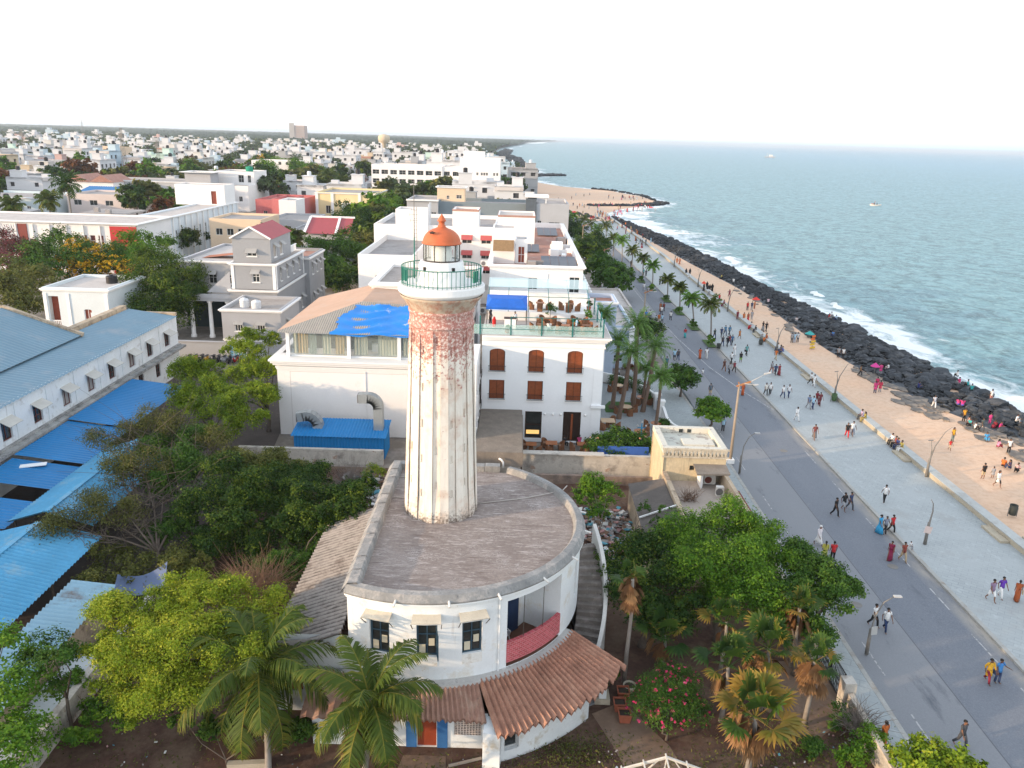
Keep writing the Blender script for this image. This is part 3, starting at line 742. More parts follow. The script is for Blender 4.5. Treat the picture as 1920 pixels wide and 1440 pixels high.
for(o0,z0),(o1,z1)in zip([(-.22,7.08),(-.25,7.18),(.05,7.58),(.5,7.62),(.58,7.5),(.62,7.16)],[(-.25,7.18),(.05,7.58),(.5,7.62),(.58,7.5),(.62,7.16),(.62,7.1)]):
 n=12
 for i in range(n):
  ya=32.95+(47.65-32.95)*i/n;yb=32.95+(47.65-32.95)*(i+1)/n;w=.03*(i%3)
  p.quad((xl+o0,yb,z0+w),(xl+o0,ya,z0+w),(xl+o1,ya,z1+w),(xl+o1,yb,z1+w))
for xx in range(-7,0):p.box(xx-.58,min(xx+.38,.0),47.4,47.95,7.0,7.55+.03*(xx%2))
p.build('parapet',par_m,base)
r=MB();poly=[(BC[0]+(RW-.4)*sin(aL+(aE-aL)*i/50),BC[1]-(RW-.4)*cos(aL+(aE-aL)*i/50))for i in range(51)]+[(-7.3,47.7)]
r.add([(x,y,7.17)for x,y in poly],[tuple(range(len(poly)))]);r.build('roof_terrace',roof_m0,base)
pipe_m=mat('rain_spout_pipe',(.62,.61,.58),.1,3,.7)
for d in(-7,10,26.5,45,63,84,100):
 a=rad(d);s=MB();s.tube([(BC[0]+(RW-.1)*sin(a),BC[1]-(RW-.1)*cos(a),7.30),(BC[0]+(RW+.55)*sin(a),BC[1]-(RW+.55)*cos(a),7.12)],.06,8);s.build('rain_spout',pipe_m,base)
con=mat('roof_conduit',(.42,.39,.36),.1,3,.8)
for pts in([(-1.9,42.6,7.22),(1.0,43.6,7.2),(3.3,44.6,7.3),(3.6,44.7,7.62)],[(-7.2,46.2,7.2),(-5.6,46.0,7.2)],[(-7.2,43.2,7.2),(-6.0,43.15,7.2)]):
 s=MB();s.tube(pts,.035,6);s.build('conduit',con,base)
win_blue=mat('window_frame_blue',(.035,.075,.11),.25,3,.6);pane_d=mat('dark_window_glass',(.03,.035,.035),.4,1.5,.12,spec=.6)
aw_m=mat('canvas_awning',(.56,.50,.40),.12,1.5,.9,streak=((.36,.31,.25),.25));steel_d=mat('awning_rod',(.07,.06,.05),.2)
for o in wins:
 w=fill_opening(S,o,base,win_blue,pane_d,(1,2),None,.08)
 pap=MB();rect(pap,S,o['u0']+.12,o['u0']+.42,o['v0']+.15,o['v0']+.62,.10,.12);rect(pap,S,o['u1']-.42,o['u1']-.14,o['v0']+.55,o['v0']+.95,.10,.12);pap.build('paper_pane',mat('papered_pane',(.55,.50,.38),.12,3),w)
 awning(S,dict(o,v1=o['v1']+.42),base,aw_m,.16,.52,.16)
 for uu in(o['u0']-.18,o['u1']+.18):
  rd=MB();rd.bar(S(uu,o['v1']+.36,-.52),S(uu,o['v1']-.2,-.02),.03);rd.build('awning_rod',steel_d,base)
 pl=MB();rect(pl,S,o['u0']+.0,o['u1'],o['v0']-.55,o['v0']-.01,-.02,.02);pl.build('sill_patch',mat('sill_plaster',(.70,.70,.67),.1,2,.9,dirt=((.45,.40,.33),.4,3)),base)
o=wins[1];q=MB();a=S(o['u1']-.03,o['v0']+.05,.1);d=S(o['u1']+.02,o['v0']+.05,-.42)
for z0,z1 in((0,.08),(.75,.80),(1.3,1.38)):q.bar((a[0],a[1],a[2]+(z0+z1)/2),(d[0],d[1],d[2]+(z0+z1)/2),.04,z1-z0)
q.bar(a,(a[0],a[1],a[2]+1.38),.05);q.bar(d,(d[0],d[1],d[2]+1.38),.05);q.build('open_casement',win_blue,base)
brick=mat('painted_red_brick',(.36,.065,.075),.25,2.5,.9,bmp=.3)
_nt=brick.node_tree;_b=_nt.nodes['Principled BSDF'];_l=_b.inputs['Base Color'].links[0].from_socket;_tc=_nt.nodes.new('ShaderNodeTexCoord');_mp=_nt.nodes.new('ShaderNodeMapping');_mp.inputs['Rotation'].default_value=(0,0,-.78);_nt.links.new(_tc.outputs['Object'],_mp.inputs[0]);_sx=_nt.nodes.new('ShaderNodeSeparateXYZ');_nt.links.new(_mp.outputs[0],_sx.inputs[0]);_cx=_nt.nodes.new('ShaderNodeCombineXYZ');_nt.links.new(_sx.outputs[0],_cx.inputs[0]);_nt.links.new(_sx.outputs[2],_cx.inputs[1]);_br=_nt.nodes.new('ShaderNodeTexBrick');_nt.links.new(_cx.outputs[0],_br.inputs['Vector']);_br.inputs['Scale'].default_value=2.1;_br.inputs['Mortar Size'].default_value=.018;_br.inputs['Color2'].default_value=(.5,.1,.12,1);_br.inputs['Mortar'].default_value=(.5,.28,.28,1);_nt.links.new(_l,_br.inputs['Color1']);_nt.links.new(_br.outputs[0],_b.inputs['Base Color'])
b=MB();n=24
for i in range(n):
 ua=balc['u0']+(balc['u1']-balc['u0'])*i/n;ub=balc['u0']+(balc['u1']-balc['u0'])*(i+1)/n
 rect(b,S,ua,ub,.30,1.45,-.04,.16)
b.build('brick_parapet',brick,base)
fl=MB();
for i in range(12):
 ua=balc['u0']+(balc['u1']-balc['u0'])*i/12;ub=balc['u0']+(balc['u1']-balc['u0'])*(i+1)/12
 fl.quad(S(ua,.08,0),S(ub,.08,0),S(ub,.08,balc['d']-.01),S(ua,.08,balc['d']-.01))
fl.build('balcony_floor',mat('red_oxide_floor',(.16,.075,.05),.2,2,.7),base)
b=MB();d=balc['d']
rect(b,S,balc['u0']+1.75,balc['u0']+2.95,.1,2.95,d-.12,d-.01);b.build('blue_door',mat('deep_blue_door',(.012,.028,.075),.25,2,.6),base)
b=MB();rect(b,S,balc['u0']+.6,balc['u0']+1.68,.1,3.1,d-.06,d-.01);b.build('wall_panel',mat('pale_blue_panel',(.48,.56,.62),.1,1.5,.9,dirt=((.6,.58,.5),.3,2)),base)
b=MB()
for k in(.27,.62):uu=balc['u0']+(balc['u1']-balc['u0'])*k;b.bar(S(uu,1.45,.06),S(uu,3.75,.06),.035)
b.build('balcony_rod',steel_d,base)
dp=MB();dp.bar(S(u_at(27.5),0,-.06),S(u_at(27.5),4.2,-.06),.07);dp.build('drain_pipe',wall_w,base)
l=MB();ring(l,[(RW-.01,2.78),(RW+.42,2.72),(RW+.45,2.58),(RW+.36,2.52),(RW-.2,2.5)],aL-.03,rad(64),44)
l.build('ledge',mat('weathered_ledge',(.42,.41,.39),.2,1.2,.9,streak=((.15,.15,.15),.3)),base)
g=MB();gw_m=mat('ground_floor_limewash',(.66,.69,.70),.08,.8,.9,dirt=((.42,.36,.26),.28,.9),streak=((.36,.34,.3),.12))
Sg=flatS((-9.0,30.95,0),(1,0,0),(0,-1,0));d_door=op(9-3.55,.02,.92,1.95,.15,'door')
jal=[op(9-1.6,.75,1.25,1.1,.06,'jali'),op(9-5.75,.75,1.15,1.1,.06,'jali'),op(9-7.6,.75,1.0,1.1,.06,'jali')]
facade(g,Sg,8.35,2.02,[d_door]+jal);gw_parts=[]
g.build('ground_floor_wall',gw_m,base);g=MB()
Rr=11.15;Sr=arcS(BC,Rr,rad(19.5),0);dw=op(.95,.55,.75,1.25,.3)
facade(g,Sr,Rr*rad(30),2.0,[dw],.6)
aa=rad(49.5);q0=(BC[0]+Rr*sin(aa),BC[1]-Rr*cos(aa))
facade(g,flatS((q0[0],q0[1],0),(-.2,1,0),(1,.2,0)),2.4,1.95)
g.build('porch_wall',gw_m,base)
door_o=MB();rect(door_o,Sg,d_door['u0']+.01,d_door['u1']-.01,.03,1.96,.08,.13);dd=door_o.build('door',mat('rust_red_door',(.24,.045,.018),.15,2,.6),base)
hd=MB();rect(hd,Sg,d_door['u0']+.1,d_door['u0']+.25,1.0,1.04,.03,.078);hd.build('handle',steel_d,dd)
for u in(d_door['u0']-.28,d_door['u1']+.28):
 q=MB();rect(q,Sg,u-.25,u+.25,0.01,1.98,-.06,.0);q.build('door_pilaster',mat('blue_pilaster_paint',(.03,.12,.30),.18,2,.85,patch=((.4,.45,.5),.05,5)),base)
jm=mat('breeze_block',(.58,.50,.45),.12,2,.9)
for o in jal:
 q=MB();u0,u1,v0,v1=o['u0'],o['u1'],o['v0'],o['v1'];nu,nv=9,11
 for i in range(nu+1):u=u0+(u1-u0)*i/nu;rect(q,Sg,u-.022,u+.022,v0,v1,.0,.05)
 for j in range(nv+1):v=v0+(v1-v0)*j/nv;rect(q,Sg,u0,u1,v-.018,v+.018,.003,.047)
 jw=q.build('breeze_block_window',jm,base)
 q=MB();rect(q,Sg,u0,u1,v0,v1,.055,.07);q.build('dark_backing',pane_d,jw)
fill_opening(Sr,dw,base,mat('grey_window_frame',(.45,.46,.45),.1),pane_d,(0,0))
q=MB();q.prism([(-.85,29.75),(-.05,29.6),(.05,30.5),(-.75,30.95)],-.05,1.95);q.build('corner_pier',gw_m,base)
q=MB();q.box(5.02,5.4,34.4,34.78,.28,1.95);q.build('porch_post',gw_m,base);q=MB();q.prism([(4.8,34.3),(5.6,34.3),(5.6,35.2),(4.8,35.2)],-.05,.277);q.build('post_plinth',wall_stone,base)
q=MB();q.prism([(3.2,33.4),(5.3,34.6),(5.2,37.5),(3.6,37.0)],-.02,.06);q.build('porch_floor',mat('porch_cement',(.20,.21,.22),.15,1),base)
tile=mat('ribbed_clay_tile',(.37,.195,.135),.30,1.3,.9,dirt=((.46,.27,.19),.45,1.1),streak=((.10,.06,.05),.2),bmp=.4,bscale=8)
tile2=mat('older_ribbed_clay_tile',(.33,.19,.14),.22,1.3,.9,dirt=((.42,.30,.23),.45,1.1),streak=((.13,.10,.09),.25),bmp=.4,bscale=8)
def tiled(name,m,edge_in,edge_out,n_r,amp,label=None):
 """ribbed roof between an upper and a lower edge path (same length lists)"""
 q=MB();seg=6;tot=n_r*seg;L=len(edge_in)-1
 def at(path,t):
  k=min(L-1,int(t*L));f=t*L-k;a,b_=Vector(path[k]),Vector(path[k+1]);return a+(b_-a)*f
 rows_=10;vv=[];rr=random.Random(3);jit=[rr.uniform(-.04,.04)for _ in range(n_r+1)];tone=[rr.uniform(-.012,.012)for _ in range(n_r+1)]
 for j in range(rows_+1):
  for i in range(tot+1):
   t=i/tot;e=j/rows_;e2=e+(jit[i//seg]*(j==rows_))
   p_=at(edge_in,t)*(1-e2)+at(edge_out,t)*e2
   k=abs(((i%seg)/seg)-.5)*2
   vv.append((p_[0],p_[1],p_[2]+amp*(1-k)**1.0*1.6+.02*(j%2)+tone[i//seg]))
 ff=[(j*(tot+1)+i,j*(tot+1)+i+1,(j+1)*(tot+1)+i+1,(j+1)*(tot+1)+i)for j in range(rows_)for i in range(tot)]
 q.add(vv,ff);q.add([(x,y,z-.10)for x,y,z in vv],[tuple(reversed(f))for f in ff])
 return q.build(name,m,base)
ei=[(-9.4,33.2,2.62)]+[(BC[0]+(RW+.22)*sin(a),BC[1]-(RW+.22)*cos(a),2.62)for a in[rad(-18+38*i/6)for i in range(7)]]
eo=[(-9.4,30.3,2.0)]+[(-6.9+(6.2)*i/6,30.38,2.0)for i in range(7)]
tiled('verandah_roof',tile2,ei,eo,30,.075)
ei=[(BC[0]+(RW+.30)*sin(a),BC[1]-(RW+.30)*cos(a),2.60)for a in[rad(20+45*i/10)for i in range(11)]]
eo=[(BC[0]+11.9*sin(a),BC[1]-11.9*cos(a),2.02)for a in[rad(19.5+42*i/10)for i in range(11)]]
tiled('porch_roof',tile,ei,eo,27,.12)
st=MB();stm=mat('worn_stair_stone',(.20,.175,.155),.25,1.5,.95,dirt=((.3,.27,.25),.4,1.5))
for i in range(17):
 a=rad(66+40*i/17);a2=rad(66+40*(i+1)/17);z=.35+i*.26
 q=lambda r_,t:(BC[0]+r_*sin(t),BC[1]-r_*cos(t))
 st.prism([q(RW+.03,a),q(RW+1.5,a),q(RW+1.5,a2),q(RW+.03,a2)],-.05,z)
st.build('outside_stair',stm,base)
sw=MB()
for i in range(20):
 a=rad(64+44*i/20);a2=rad(64+44*(i+1)/20);z=max(.5,.5+i*.235);z2=z+.235
 q=lambda r_,t:(BC[0]+r_*sin(t),BC[1]-r_*cos(t))
 p0,p1,p2,p3=q(RW+1.52,a),q(RW+1.74,a),q(RW+1.74,a2),q(RW+1.52,a2)
 sw.add([(*p0,-.05),(*p1,-.05),(*p2,-.05),(*p3,-.05),(*p0,z+.45),(*p1,z+.45),(*p2,z2+.45),(*p3,z2+.45)],[(4,5,6,7),(0,1,5,4),(1,2,6,5),(2,3,7,6),(3,0,4,7)])
sw.build('stair_wall',mat('stair_wall_plaster',(.58,.57,.54),.12,1,.9,streak=((.3,.28,.26),.3)),base)
lw=thing('lean_to_shed','lean-to with patched grey corrugated roof against the west side of the lighthouse house','shed',(-9.2,39,0))
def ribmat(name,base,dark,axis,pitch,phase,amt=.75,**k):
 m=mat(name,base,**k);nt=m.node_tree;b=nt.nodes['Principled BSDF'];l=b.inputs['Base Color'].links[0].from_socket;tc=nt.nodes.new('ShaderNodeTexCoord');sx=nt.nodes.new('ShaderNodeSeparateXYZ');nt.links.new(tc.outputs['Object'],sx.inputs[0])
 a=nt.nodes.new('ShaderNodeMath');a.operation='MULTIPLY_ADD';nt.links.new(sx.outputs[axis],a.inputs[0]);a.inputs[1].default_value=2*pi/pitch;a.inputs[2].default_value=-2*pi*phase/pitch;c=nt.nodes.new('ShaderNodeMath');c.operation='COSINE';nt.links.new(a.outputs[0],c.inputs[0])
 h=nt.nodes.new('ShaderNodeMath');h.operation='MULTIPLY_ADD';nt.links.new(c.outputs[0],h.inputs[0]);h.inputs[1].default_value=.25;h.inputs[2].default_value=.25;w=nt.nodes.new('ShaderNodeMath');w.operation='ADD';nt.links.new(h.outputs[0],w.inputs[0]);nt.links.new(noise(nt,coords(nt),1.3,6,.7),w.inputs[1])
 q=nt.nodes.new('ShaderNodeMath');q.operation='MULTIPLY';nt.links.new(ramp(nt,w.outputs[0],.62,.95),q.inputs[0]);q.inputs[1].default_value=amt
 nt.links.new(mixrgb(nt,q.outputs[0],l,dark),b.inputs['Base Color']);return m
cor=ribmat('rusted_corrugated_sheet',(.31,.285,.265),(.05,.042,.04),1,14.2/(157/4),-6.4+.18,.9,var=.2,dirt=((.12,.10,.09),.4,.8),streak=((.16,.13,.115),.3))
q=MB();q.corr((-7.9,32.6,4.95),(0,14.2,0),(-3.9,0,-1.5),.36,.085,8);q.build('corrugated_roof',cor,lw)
q=MB();facade(q,flatS((-11.4,33.2,0),(1,0.0,0),(0,-1,0)),3.75,4.5,[op(.75,1.2,1.3,2.0,.6,'opening')]);facade(q,flatS((-11.4,46.5,0),(0,-1,0),(-1,0,0)),13.3,3.3);q.build('wall',gw_m,lw)
q=MB();q.quad((-11.3,33.3,1.2),(-9.9,33.3,1.2),(-9.9,33.3,3.0),(-11.3,33.3,3.0));q.build('red_panel',mat('dark_red_panel',(.20,.025,.022),.2,2),lw)
q=MB();q.add([(-11.9,33.1,4.0),(-9.6,33.1,4.3),(-9.7,31.7,3.35),(-11.2,31.5,3.0),(-12.3,32.2,3.3)],[(0,1,2,3,4)]);q.add([(-11.9,33.1,3.96),(-9.6,33.1,4.26),(-9.7,31.7,3.31),(-11.2,31.5,2.96),(-12.3,32.2,3.26)],[(4,3,2,1,0)]);q.build('canvas_flap',mat('grey_canvas',(.34,.31,.28),.25,1,.9),lw)
for i,(y,z)in enumerate(((34.3,4.8),(35.4,4.6),(37,4.9),(38.8,4.5),(41,4.8),(43.4,4.7))):
 pass
wch=mat('white_plastic',(.74,.75,.75),.03,3,.45)
def plastic_chair(x,y,z,rz,label):
 t=thing('plastic_chair',label,'chair',(0,0,0),'plastic chairs on the balcony');
 q=MB();q.prism([(-.22,-.2),(.22,-.2),(.2,.2),(-.2,.2)],.40,.43);q.build('seat',wch,t)
 q=MB()
 for i in range(7):u=-.2+.4*i/6;q.bar((u,.2,.43),(u*1.1,.30,.84-.9*u*u),.03,.012)
 q.tube([(-.24,.2,.43),(-.26,.26,.7),(-.14,.31,.85),(.14,.31,.85),(.26,.26,.7),(.24,.2,.43)],.018,6);q.build('backrest',wch,t)
 for sx in(-1,1):
  q=MB();q.tube([(sx*.26,.27,.65),(sx*.28,-.05,.64),(sx*.26,-.2,.6),(sx*.25,-.22,0)],.018,6);q.build('arm',wch,t)
  q=MB();q.bar((sx*.2,.2,.42),(sx*.23,.26,0),.035);q.build('leg',wch,t)
 t.location=(x,y,z);t.rotation_euler=(0,0,rz)
P1=S(balc['u0']+.5,.1,1.3);P2=S(balc['u0']+1.15,.1,1.75)
plastic_chair(P1[0],P1[1],P1[2],2.2,'white plastic chair nearer the wall opening on the brick balcony');plastic_chair(P2[0],P2[1],P2[2],3.6,'white plastic chair further inside the brick balcony by the blue door')
pot_m=mat('terracotta',(.30,.09,.05),.2,3,.9);pot_s=mat('pot_soil',(.05,.035,.025),.3)
for i,(x,y)in enumerate(((6.35,34.9),(6.05,34.0),(6.2,33.2),(6.75,35.4))):
 lab=('square terracotta planter second from the front by the porch post','square terracotta planter between two others beside the pink shrub','frontmost terracotta planter beside the pink flowering shrub','round grey planter at the back of the row by the pink shrub')[i]
 t=thing('planter',lab,'planter',(x,y,0),'planters by the porch')
 q=MB()
 if i<3:q.add([(x-.25,y-.25,0),(x+.25,y-.25,0),(x+.25,y+.25,0),(x-.25,y+.25,0),(x-.33,y-.33,.5),(x+.33,y-.33,.5),(x+.33,y+.33,.5),(x-.33,y+.33,.5),(x-.27,y-.27,.5),(x+.27,y-.27,.5),(x+.27,y+.27,.5),(x-.27,y+.27,.5),(x-.27,y-.27,.4),(x+.27,y-.27,.4),(x+.27,y+.27,.4),(x-.27,y+.27,.4)],[(0,1,5,4),(1,2,6,5),(2,3,7,6),(3,0,4,7)]+[(4+k,4+(k+1)%4,8+(k+1)%4,8+k)for k in range(4)]+[(8+k,8+(k+1)%4,12+(k+1)%4,12+k)for k in range(4)])
 else:q.lathe([(.22,0),(.36,.42),(.31,.42),(.29,.33)],(x,y),18)
 q.build('pot',pot_m if i<3 else wall_stone,t);q=MB();q.prism([(x-.27,y-.27),(x+.27,y-.27),(x+.27,y+.27),(x-.27,y+.27)]if i<3 else[(x+.29*cos(k),y+.29*sin(k))for k in[2*pi*j/12 for j in range(12)]],.3,.39 if i<3 else.34);q.build('soil',pot_s,t)
pg=thing('pergola','bare white wooden gable frame with collar beam and struts in the garden corner','pergola',(7.0,27.6,0));wood_w=mat('peeling_white_wood',(.55,.52,.46),.15,2,.85)
for y in(27.5,24.9):
 q=MB();A,B_,T=(5.2,y,2.25),(8.9,y,2.25),(7.1,y,2.95)
 q.bar(A,T,.09);q.bar(B_,T,.09);q.bar((5.3,y+.01,2.22),(8.8,y+.01,2.22),.10)
 for k in(.3,.5,.7):q.bar((5.2+3.7*k,y+.02,2.25),(7.1+(k-.5)*1.6,y+.02,2.95-abs(k-.5)*.7),.05)
 q.build('truss',wood_w,pg)
for x in(5.35,8.75):
 for y in(27.5,24.9):q=MB();q.bar((x,y+.02,-.05),(x,y+.02,2.17),.13);q.build('post',wood_w,pg)
for k in(0,.25,.5,.75,1):
 q=MB();x=5.2+3.7*k;z=2.32+(.72*(1-abs(k-.5)*2));q.bar((x,27.6,z),(x,24.6,z),.06);q.build('rafter',wood_w,pg)
q=MB();q.tube([(3.2,27.7,0),(3.22,27.7,1.35)],.05,6);tag(q.build('standpipe',pipe_m,None,(3.2,27.7,0)),'slim white standpipe upright in the garden between house and pergola','pipe')
q=MB();q.bar((-2.4,29.7,.08),(-.9,30.2,.12),.1);tag(q.build('plank',mat('grey_plank',(.30,.26,.22),.2,3),None,(-1.6,30,0)),'old grey plank lying on the grass beside the red door','plank')
for i,(x,y,a,L)in enumerate(((-13.2,26.5,.5,3.2),(-11.6,29.3,.1,1.8))):
 q=MB();q.obox((x,y,.15),(L/2*cos(a),L/2*sin(a),0),(-.14*sin(a),.14*cos(a),0),(0,0,.18));tag(q.build('stone_edging',wall_stone,None,(x,y,0)),('long weathered concrete edging log on the dark garden earth','short concrete edging log under the coconut palm')[i],'edging','garden edging logs')
 # =  HOTEL
hot_w=mat('hotel_white_render',(.80,.79,.78),.04,.5,.85,dirt=((.70,.65,.60),.12,.4),streak=((.6,.57,.53),.06))
hot_w2=mat('hotel_bluish_white',(.76,.78,.80),.04,.5,.85,streak=((.62,.62,.61),.06))
trim=mat('white_trim',(.80,.80,.79),.03,1,.8)
shut=mat('brown_wood_shutter',(.25,.068,.024),.25,4,.45,bmp=.3)
wood_d=mat('dark_wood_frame',(.045,.02,.012),.2,3,.5)
roof_grey=mat('flat_roof_screed',(.36,.32,.29),.18,.4,.95,dirt=((.22,.2,.19),.3,.6))
roof_pale=mat('pale_roof_screed',(.50,.46,.43),.12,.4,.95,dirt=((.33,.3,.28),.3,.5))
roof_red=mat('red_tile_terrace',(.37,.19,.145),.15,.8,.9,dirt=((.45,.34,.28),.3,.7))
black_iron=mat('black_iron',(.02,.02,.02),.1,3,.5)
def shutter_window(S,o,parent):
 d=o['d']-.02;u0,u1,v0,v1=o['u0'],o['u1'],o['v0'],o['v1'];um=(u0+u1)/2
 q=MB();rect(q,S,u0,u1,v0,v1,d,d+.02);w=q.build('window',wood_d,parent)
 for a,b in((u0+.07,um-.02),(um+.02,u1-.07)):
  q=MB();rect(q,S,a,b,v0+.05,v1-.05,d-.035,d-.002)
  n=14
  for i in range(n):
   v=v0+.1+(v1-v0-.25)*i/n
   if i not in(n//2,):rect(q,S,a+.07,b-.07,v,v+.07,d-.055,d-.036)
  q.build('shutter',shut,w)
 q=MB();rect(q,S,u0-.12,u1+.12,v0-.14,v0-.003,-.12,.02);q.build('sill',trim,w)
 q=MB()
 rect(q,S,u0-.08,u1+.08,v0+.02,v0+.05,-.22,-.19);rect(q,S,u0-.12,u1+.12,v0+.55,v0+.585,-.22,-.19)
 n=12
 for i in range(n+1):u=u0-.06+(u1-u0+.12)*i/n;rect(q,S,u-.01,u+.01,v0+.05,v0+.55,-.212,-.198)
 q.build('railing',black_iron,w)
HY=71.3
ht=thing('hotel','white three storey hotel with brown shuttered windows and glass railed roof restaurant','hotel',(2.8,HY,0))
xa,xb=-2.9,8.55
S=flatS((xa,HY,0),(1,0,0),(0,-1,0));UX=lambda x:x-xa
ops=[op(UX(x),7.0,1.45,2.2,.2,'w',arch=.32)for x in(-1.45,2.2,5.85)]+[op(UX(x),4.25,1.45,1.9,.2,'w')for x in(-1.45,2.2,5.85)]
doors=[op(UX(2.15),.35,1.6,2.75,.25,'door'),op(UX(5.85),.12,1.7,3.05,.3,'door')]
q=MB();facade(q,S,xb-xa,10.5,ops+doors)
SE=flatS((xb,HY,0),(0,1,0),(1,0,0));oe=[op(4+4*i,v,1.3,1.9,.2,'w')for i in range(4)for v in(4.3,7.1)]
facade(q,SE,19,10.5,oe);facade(q,flatS((xa,HY+19,0),(0,-1,0),(-1,0,0)),19,10.5);facade(q,flatS((xb,HY+19,0),(-1,0,0),(0,1,0)),xb-xa,10.5)
q.build('wall',hot_w2,ht)
sw_=thing('hotel_side_wing','narrow white hotel wing with shuttered side windows, mostly hidden by the lighthouse shaft','building',(-3.6,68,0));SW_=flatS((-3.05,64.2,0),(0,1,0),(1,0,0));ow_=[op(1.6+2.6*i,v,1.2,1.8,.15,'w')for i in range(3)for v in(3.6,6.6)]
q=MB();facade(q,SW_,HY-64.25,9.6,ow_);facade(q,flatS((-4.6,64.2,0),(1,0,0),(0,-1,0)),1.55,9.6);q.quad((-4.6,64.2,9.6),(-3.05,64.2,9.6),(-3.05,HY-.05,9.6),(-4.6,HY-.05,9.6));q.build('wall',hot_w,sw_)
for o in ow_:shutter_window(SW_,o,sw_)
for o in ops:shutter_window(S,o,ht)
for o in oe:shutter_window(SE,o,ht)
warm=newmat('lit_interior');warm[2].inputs['Base Color'].default_value=(.4,.25,.08,1);warm[2].inputs['Emission Color'].default_value=(1,.6,.2,1);warm[2].inputs['Emission Strength'].default_value=.5
w=fill_opening(S,doors[0],ht,wood_d,pane_d,(0,1),None,.1,'shopfront');q=MB();rect(q,S,doors[0]['u0']+.15,doors[0]['u1']-.2,.75,1.15,.17,.20);q.build('lit_counter',warm[0],w)
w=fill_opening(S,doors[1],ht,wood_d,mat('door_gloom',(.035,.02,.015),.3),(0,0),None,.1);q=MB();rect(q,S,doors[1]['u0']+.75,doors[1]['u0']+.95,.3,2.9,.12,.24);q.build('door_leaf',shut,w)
q=MB()
for z,o in((10.55,.55),(10.38,.38),(10.2,.22),(9.62,.08)):
 for a,b,c,d in((xa,xb+o,HY-o,HY-.002),(xb+.002,xb+o,HY-.002,HY+19)):q.box(a,b,c,d,z-.15,z)
q.build('cornice',trim,ht)
q=MB();rect(q,S,xb-xa-.9,xb-xa-.1,.0,9.4,-.06,-.002);q.build('pilaster',hot_w2,ht);q=MB();rect(q,S,.02,.5,.0,9.4,-.06,-.002);q.build('pilaster',hot_w2,ht);q=MB();rect(q,S,xb-xa-1.0,xb-xa+.35,3.7,3.95,-.3,-.061);q.build('pilaster_band',hot_w2,ht)
for x in(3.25,4.0,4.75,7.1):q=MB();q.ball((x,HY-.1,2.9),.12,10,6);q.build('wall_lamp',trim,ht)
FZ=10.56
q=MB();q.quad((xa,HY-.5,FZ),(xb+.5,HY-.5,FZ),(xb+.5,HY+19,FZ),(xa,HY+19,FZ));q.build('roof',roof_pale,ht)
gglass=glass('railing_glass',(.50,.72,.68),.30,.06);teal_p=mat('teal_post_paint',(.015,.14,.13),.15,3,.5)
rx=[-3.1+i*(11.4/4)for i in range(5)]
q=MB()
for x in rx:q.box(x-.06,x+.06,HY-.2,HY-.08,FZ,FZ+1.75)
for y in(HY+3,HY+6.5,HY+10):q.box(8.32,8.44,y,y+.12,FZ,FZ+1.75)
q.build('railing_post',teal_p,ht)
q=MB();q.box(rx[0],8.4,HY-.16,HY-.12,FZ+.55,FZ+.6);q.box(8.36,8.40,HY,HY+10,FZ+.55,FZ+.6);q.box(rx[1],8.4,HY-.17,HY-.11,FZ+1.68,FZ+1.74);q.build('hand_rail',teal_p,ht)
q=MB();q.box(-5.0,8.38,HY-.15,HY-.13,FZ+.05,FZ+.98);q.box(8.37,8.385,HY,HY+10,FZ+.05,FZ+.98);q.build('glass_railing',gglass,ht)
q=MB();q.box(-2.6,7.6,HY+6.2,HY+10.5,FZ,FZ+.85);q.build('raised_terrace',trim,ht)
q=MB();q.box(-2.6,7.6,HY+10.5,HY+11,FZ,FZ+2.1);q.build('terrace_wall',hot_w,ht)
fr=MB()
for i in range(6):x=-2.6+2.0*i;fr.bar((x,HY+6.3,FZ+2.4),(x,HY+11.2,FZ+3.3),.06);fr.bar((x,HY+6.3,FZ+.85),(x,HY+6.3,FZ+2.4),.07)
for t in(0,.5,1):fr.bar((-2.7,HY+6.3+4.9*t,FZ+2.42+.9*t),(7.5,HY+6.3+4.9*t,FZ+2.42+.9*t),.05)
fr.build('glass_roof_frame',teal_p,ht)
q=MB();q.add([(-2.7,HY+8.6,FZ+2.88),(7.5,HY+8.6,FZ+2.88),(7.5,HY+11.3,FZ+3.38),(-2.7,HY+11.3,FZ+3.38)],[(0,1,2,3)]);q.build('glass_roof',glass('pale_glass_roof',(.62,.80,.82),.55,.15),ht)
blue_c=mat('blue_canvas',(.015,.12,.50),.2,1.2,.7,bmp=.4,bscale=4)
aw=thing('blue_awning','bright blue canvas awning over the rooftop serving counter','awning',(-.8,HY+4.5,FZ))
q=MB();A=[(-2.7,HY+2.9,FZ+1.95),(1.25,HY+2.9,FZ+1.95),(1.25,HY+6.2,FZ+2.55),(-2.7,HY+6.2,FZ+2.55)];T=[(-2.2,HY+4.4,FZ+2.5),(.7,HY+4.4,FZ+2.5)]
q.add(A+T,[(0,1,5,4),(1,2,5),(2,3,4,5),(3,0,4)]);q.add([(x,y,z-.04)for x,y,z in A+T],[(4,5,1,0),(5,2,1),(5,4,3,2),(4,0,3)]);q.quad(A[0],A[1],(A[1][0],A[1][1],A[1][2]-.22),(A[0][0],A[0][1],A[0][2]-.22));q.build('canopy',blue_c,aw)
for x in(-2.65,1.2):
 for y in(HY+2.95,HY+6.1):q=MB();q.bar((x,y,FZ),(x,y,FZ+2.0),.06);q.build('post',steel_d,aw)
ct=thing('bar_counter','white rooftop serving counter with a framed front beside the blue awning','counter',(-.2,HY+2.2,FZ));q=MB();q.box(-.9,.2,HY+2.0,HY+2.7,FZ,FZ+1.05);q.build('counter_front',trim,ct);q=MB();q.box(-.95,.25,HY+1.95,HY+2.75,FZ+1.052,FZ+1.1);q.build('counter_top',wood_d,ct)
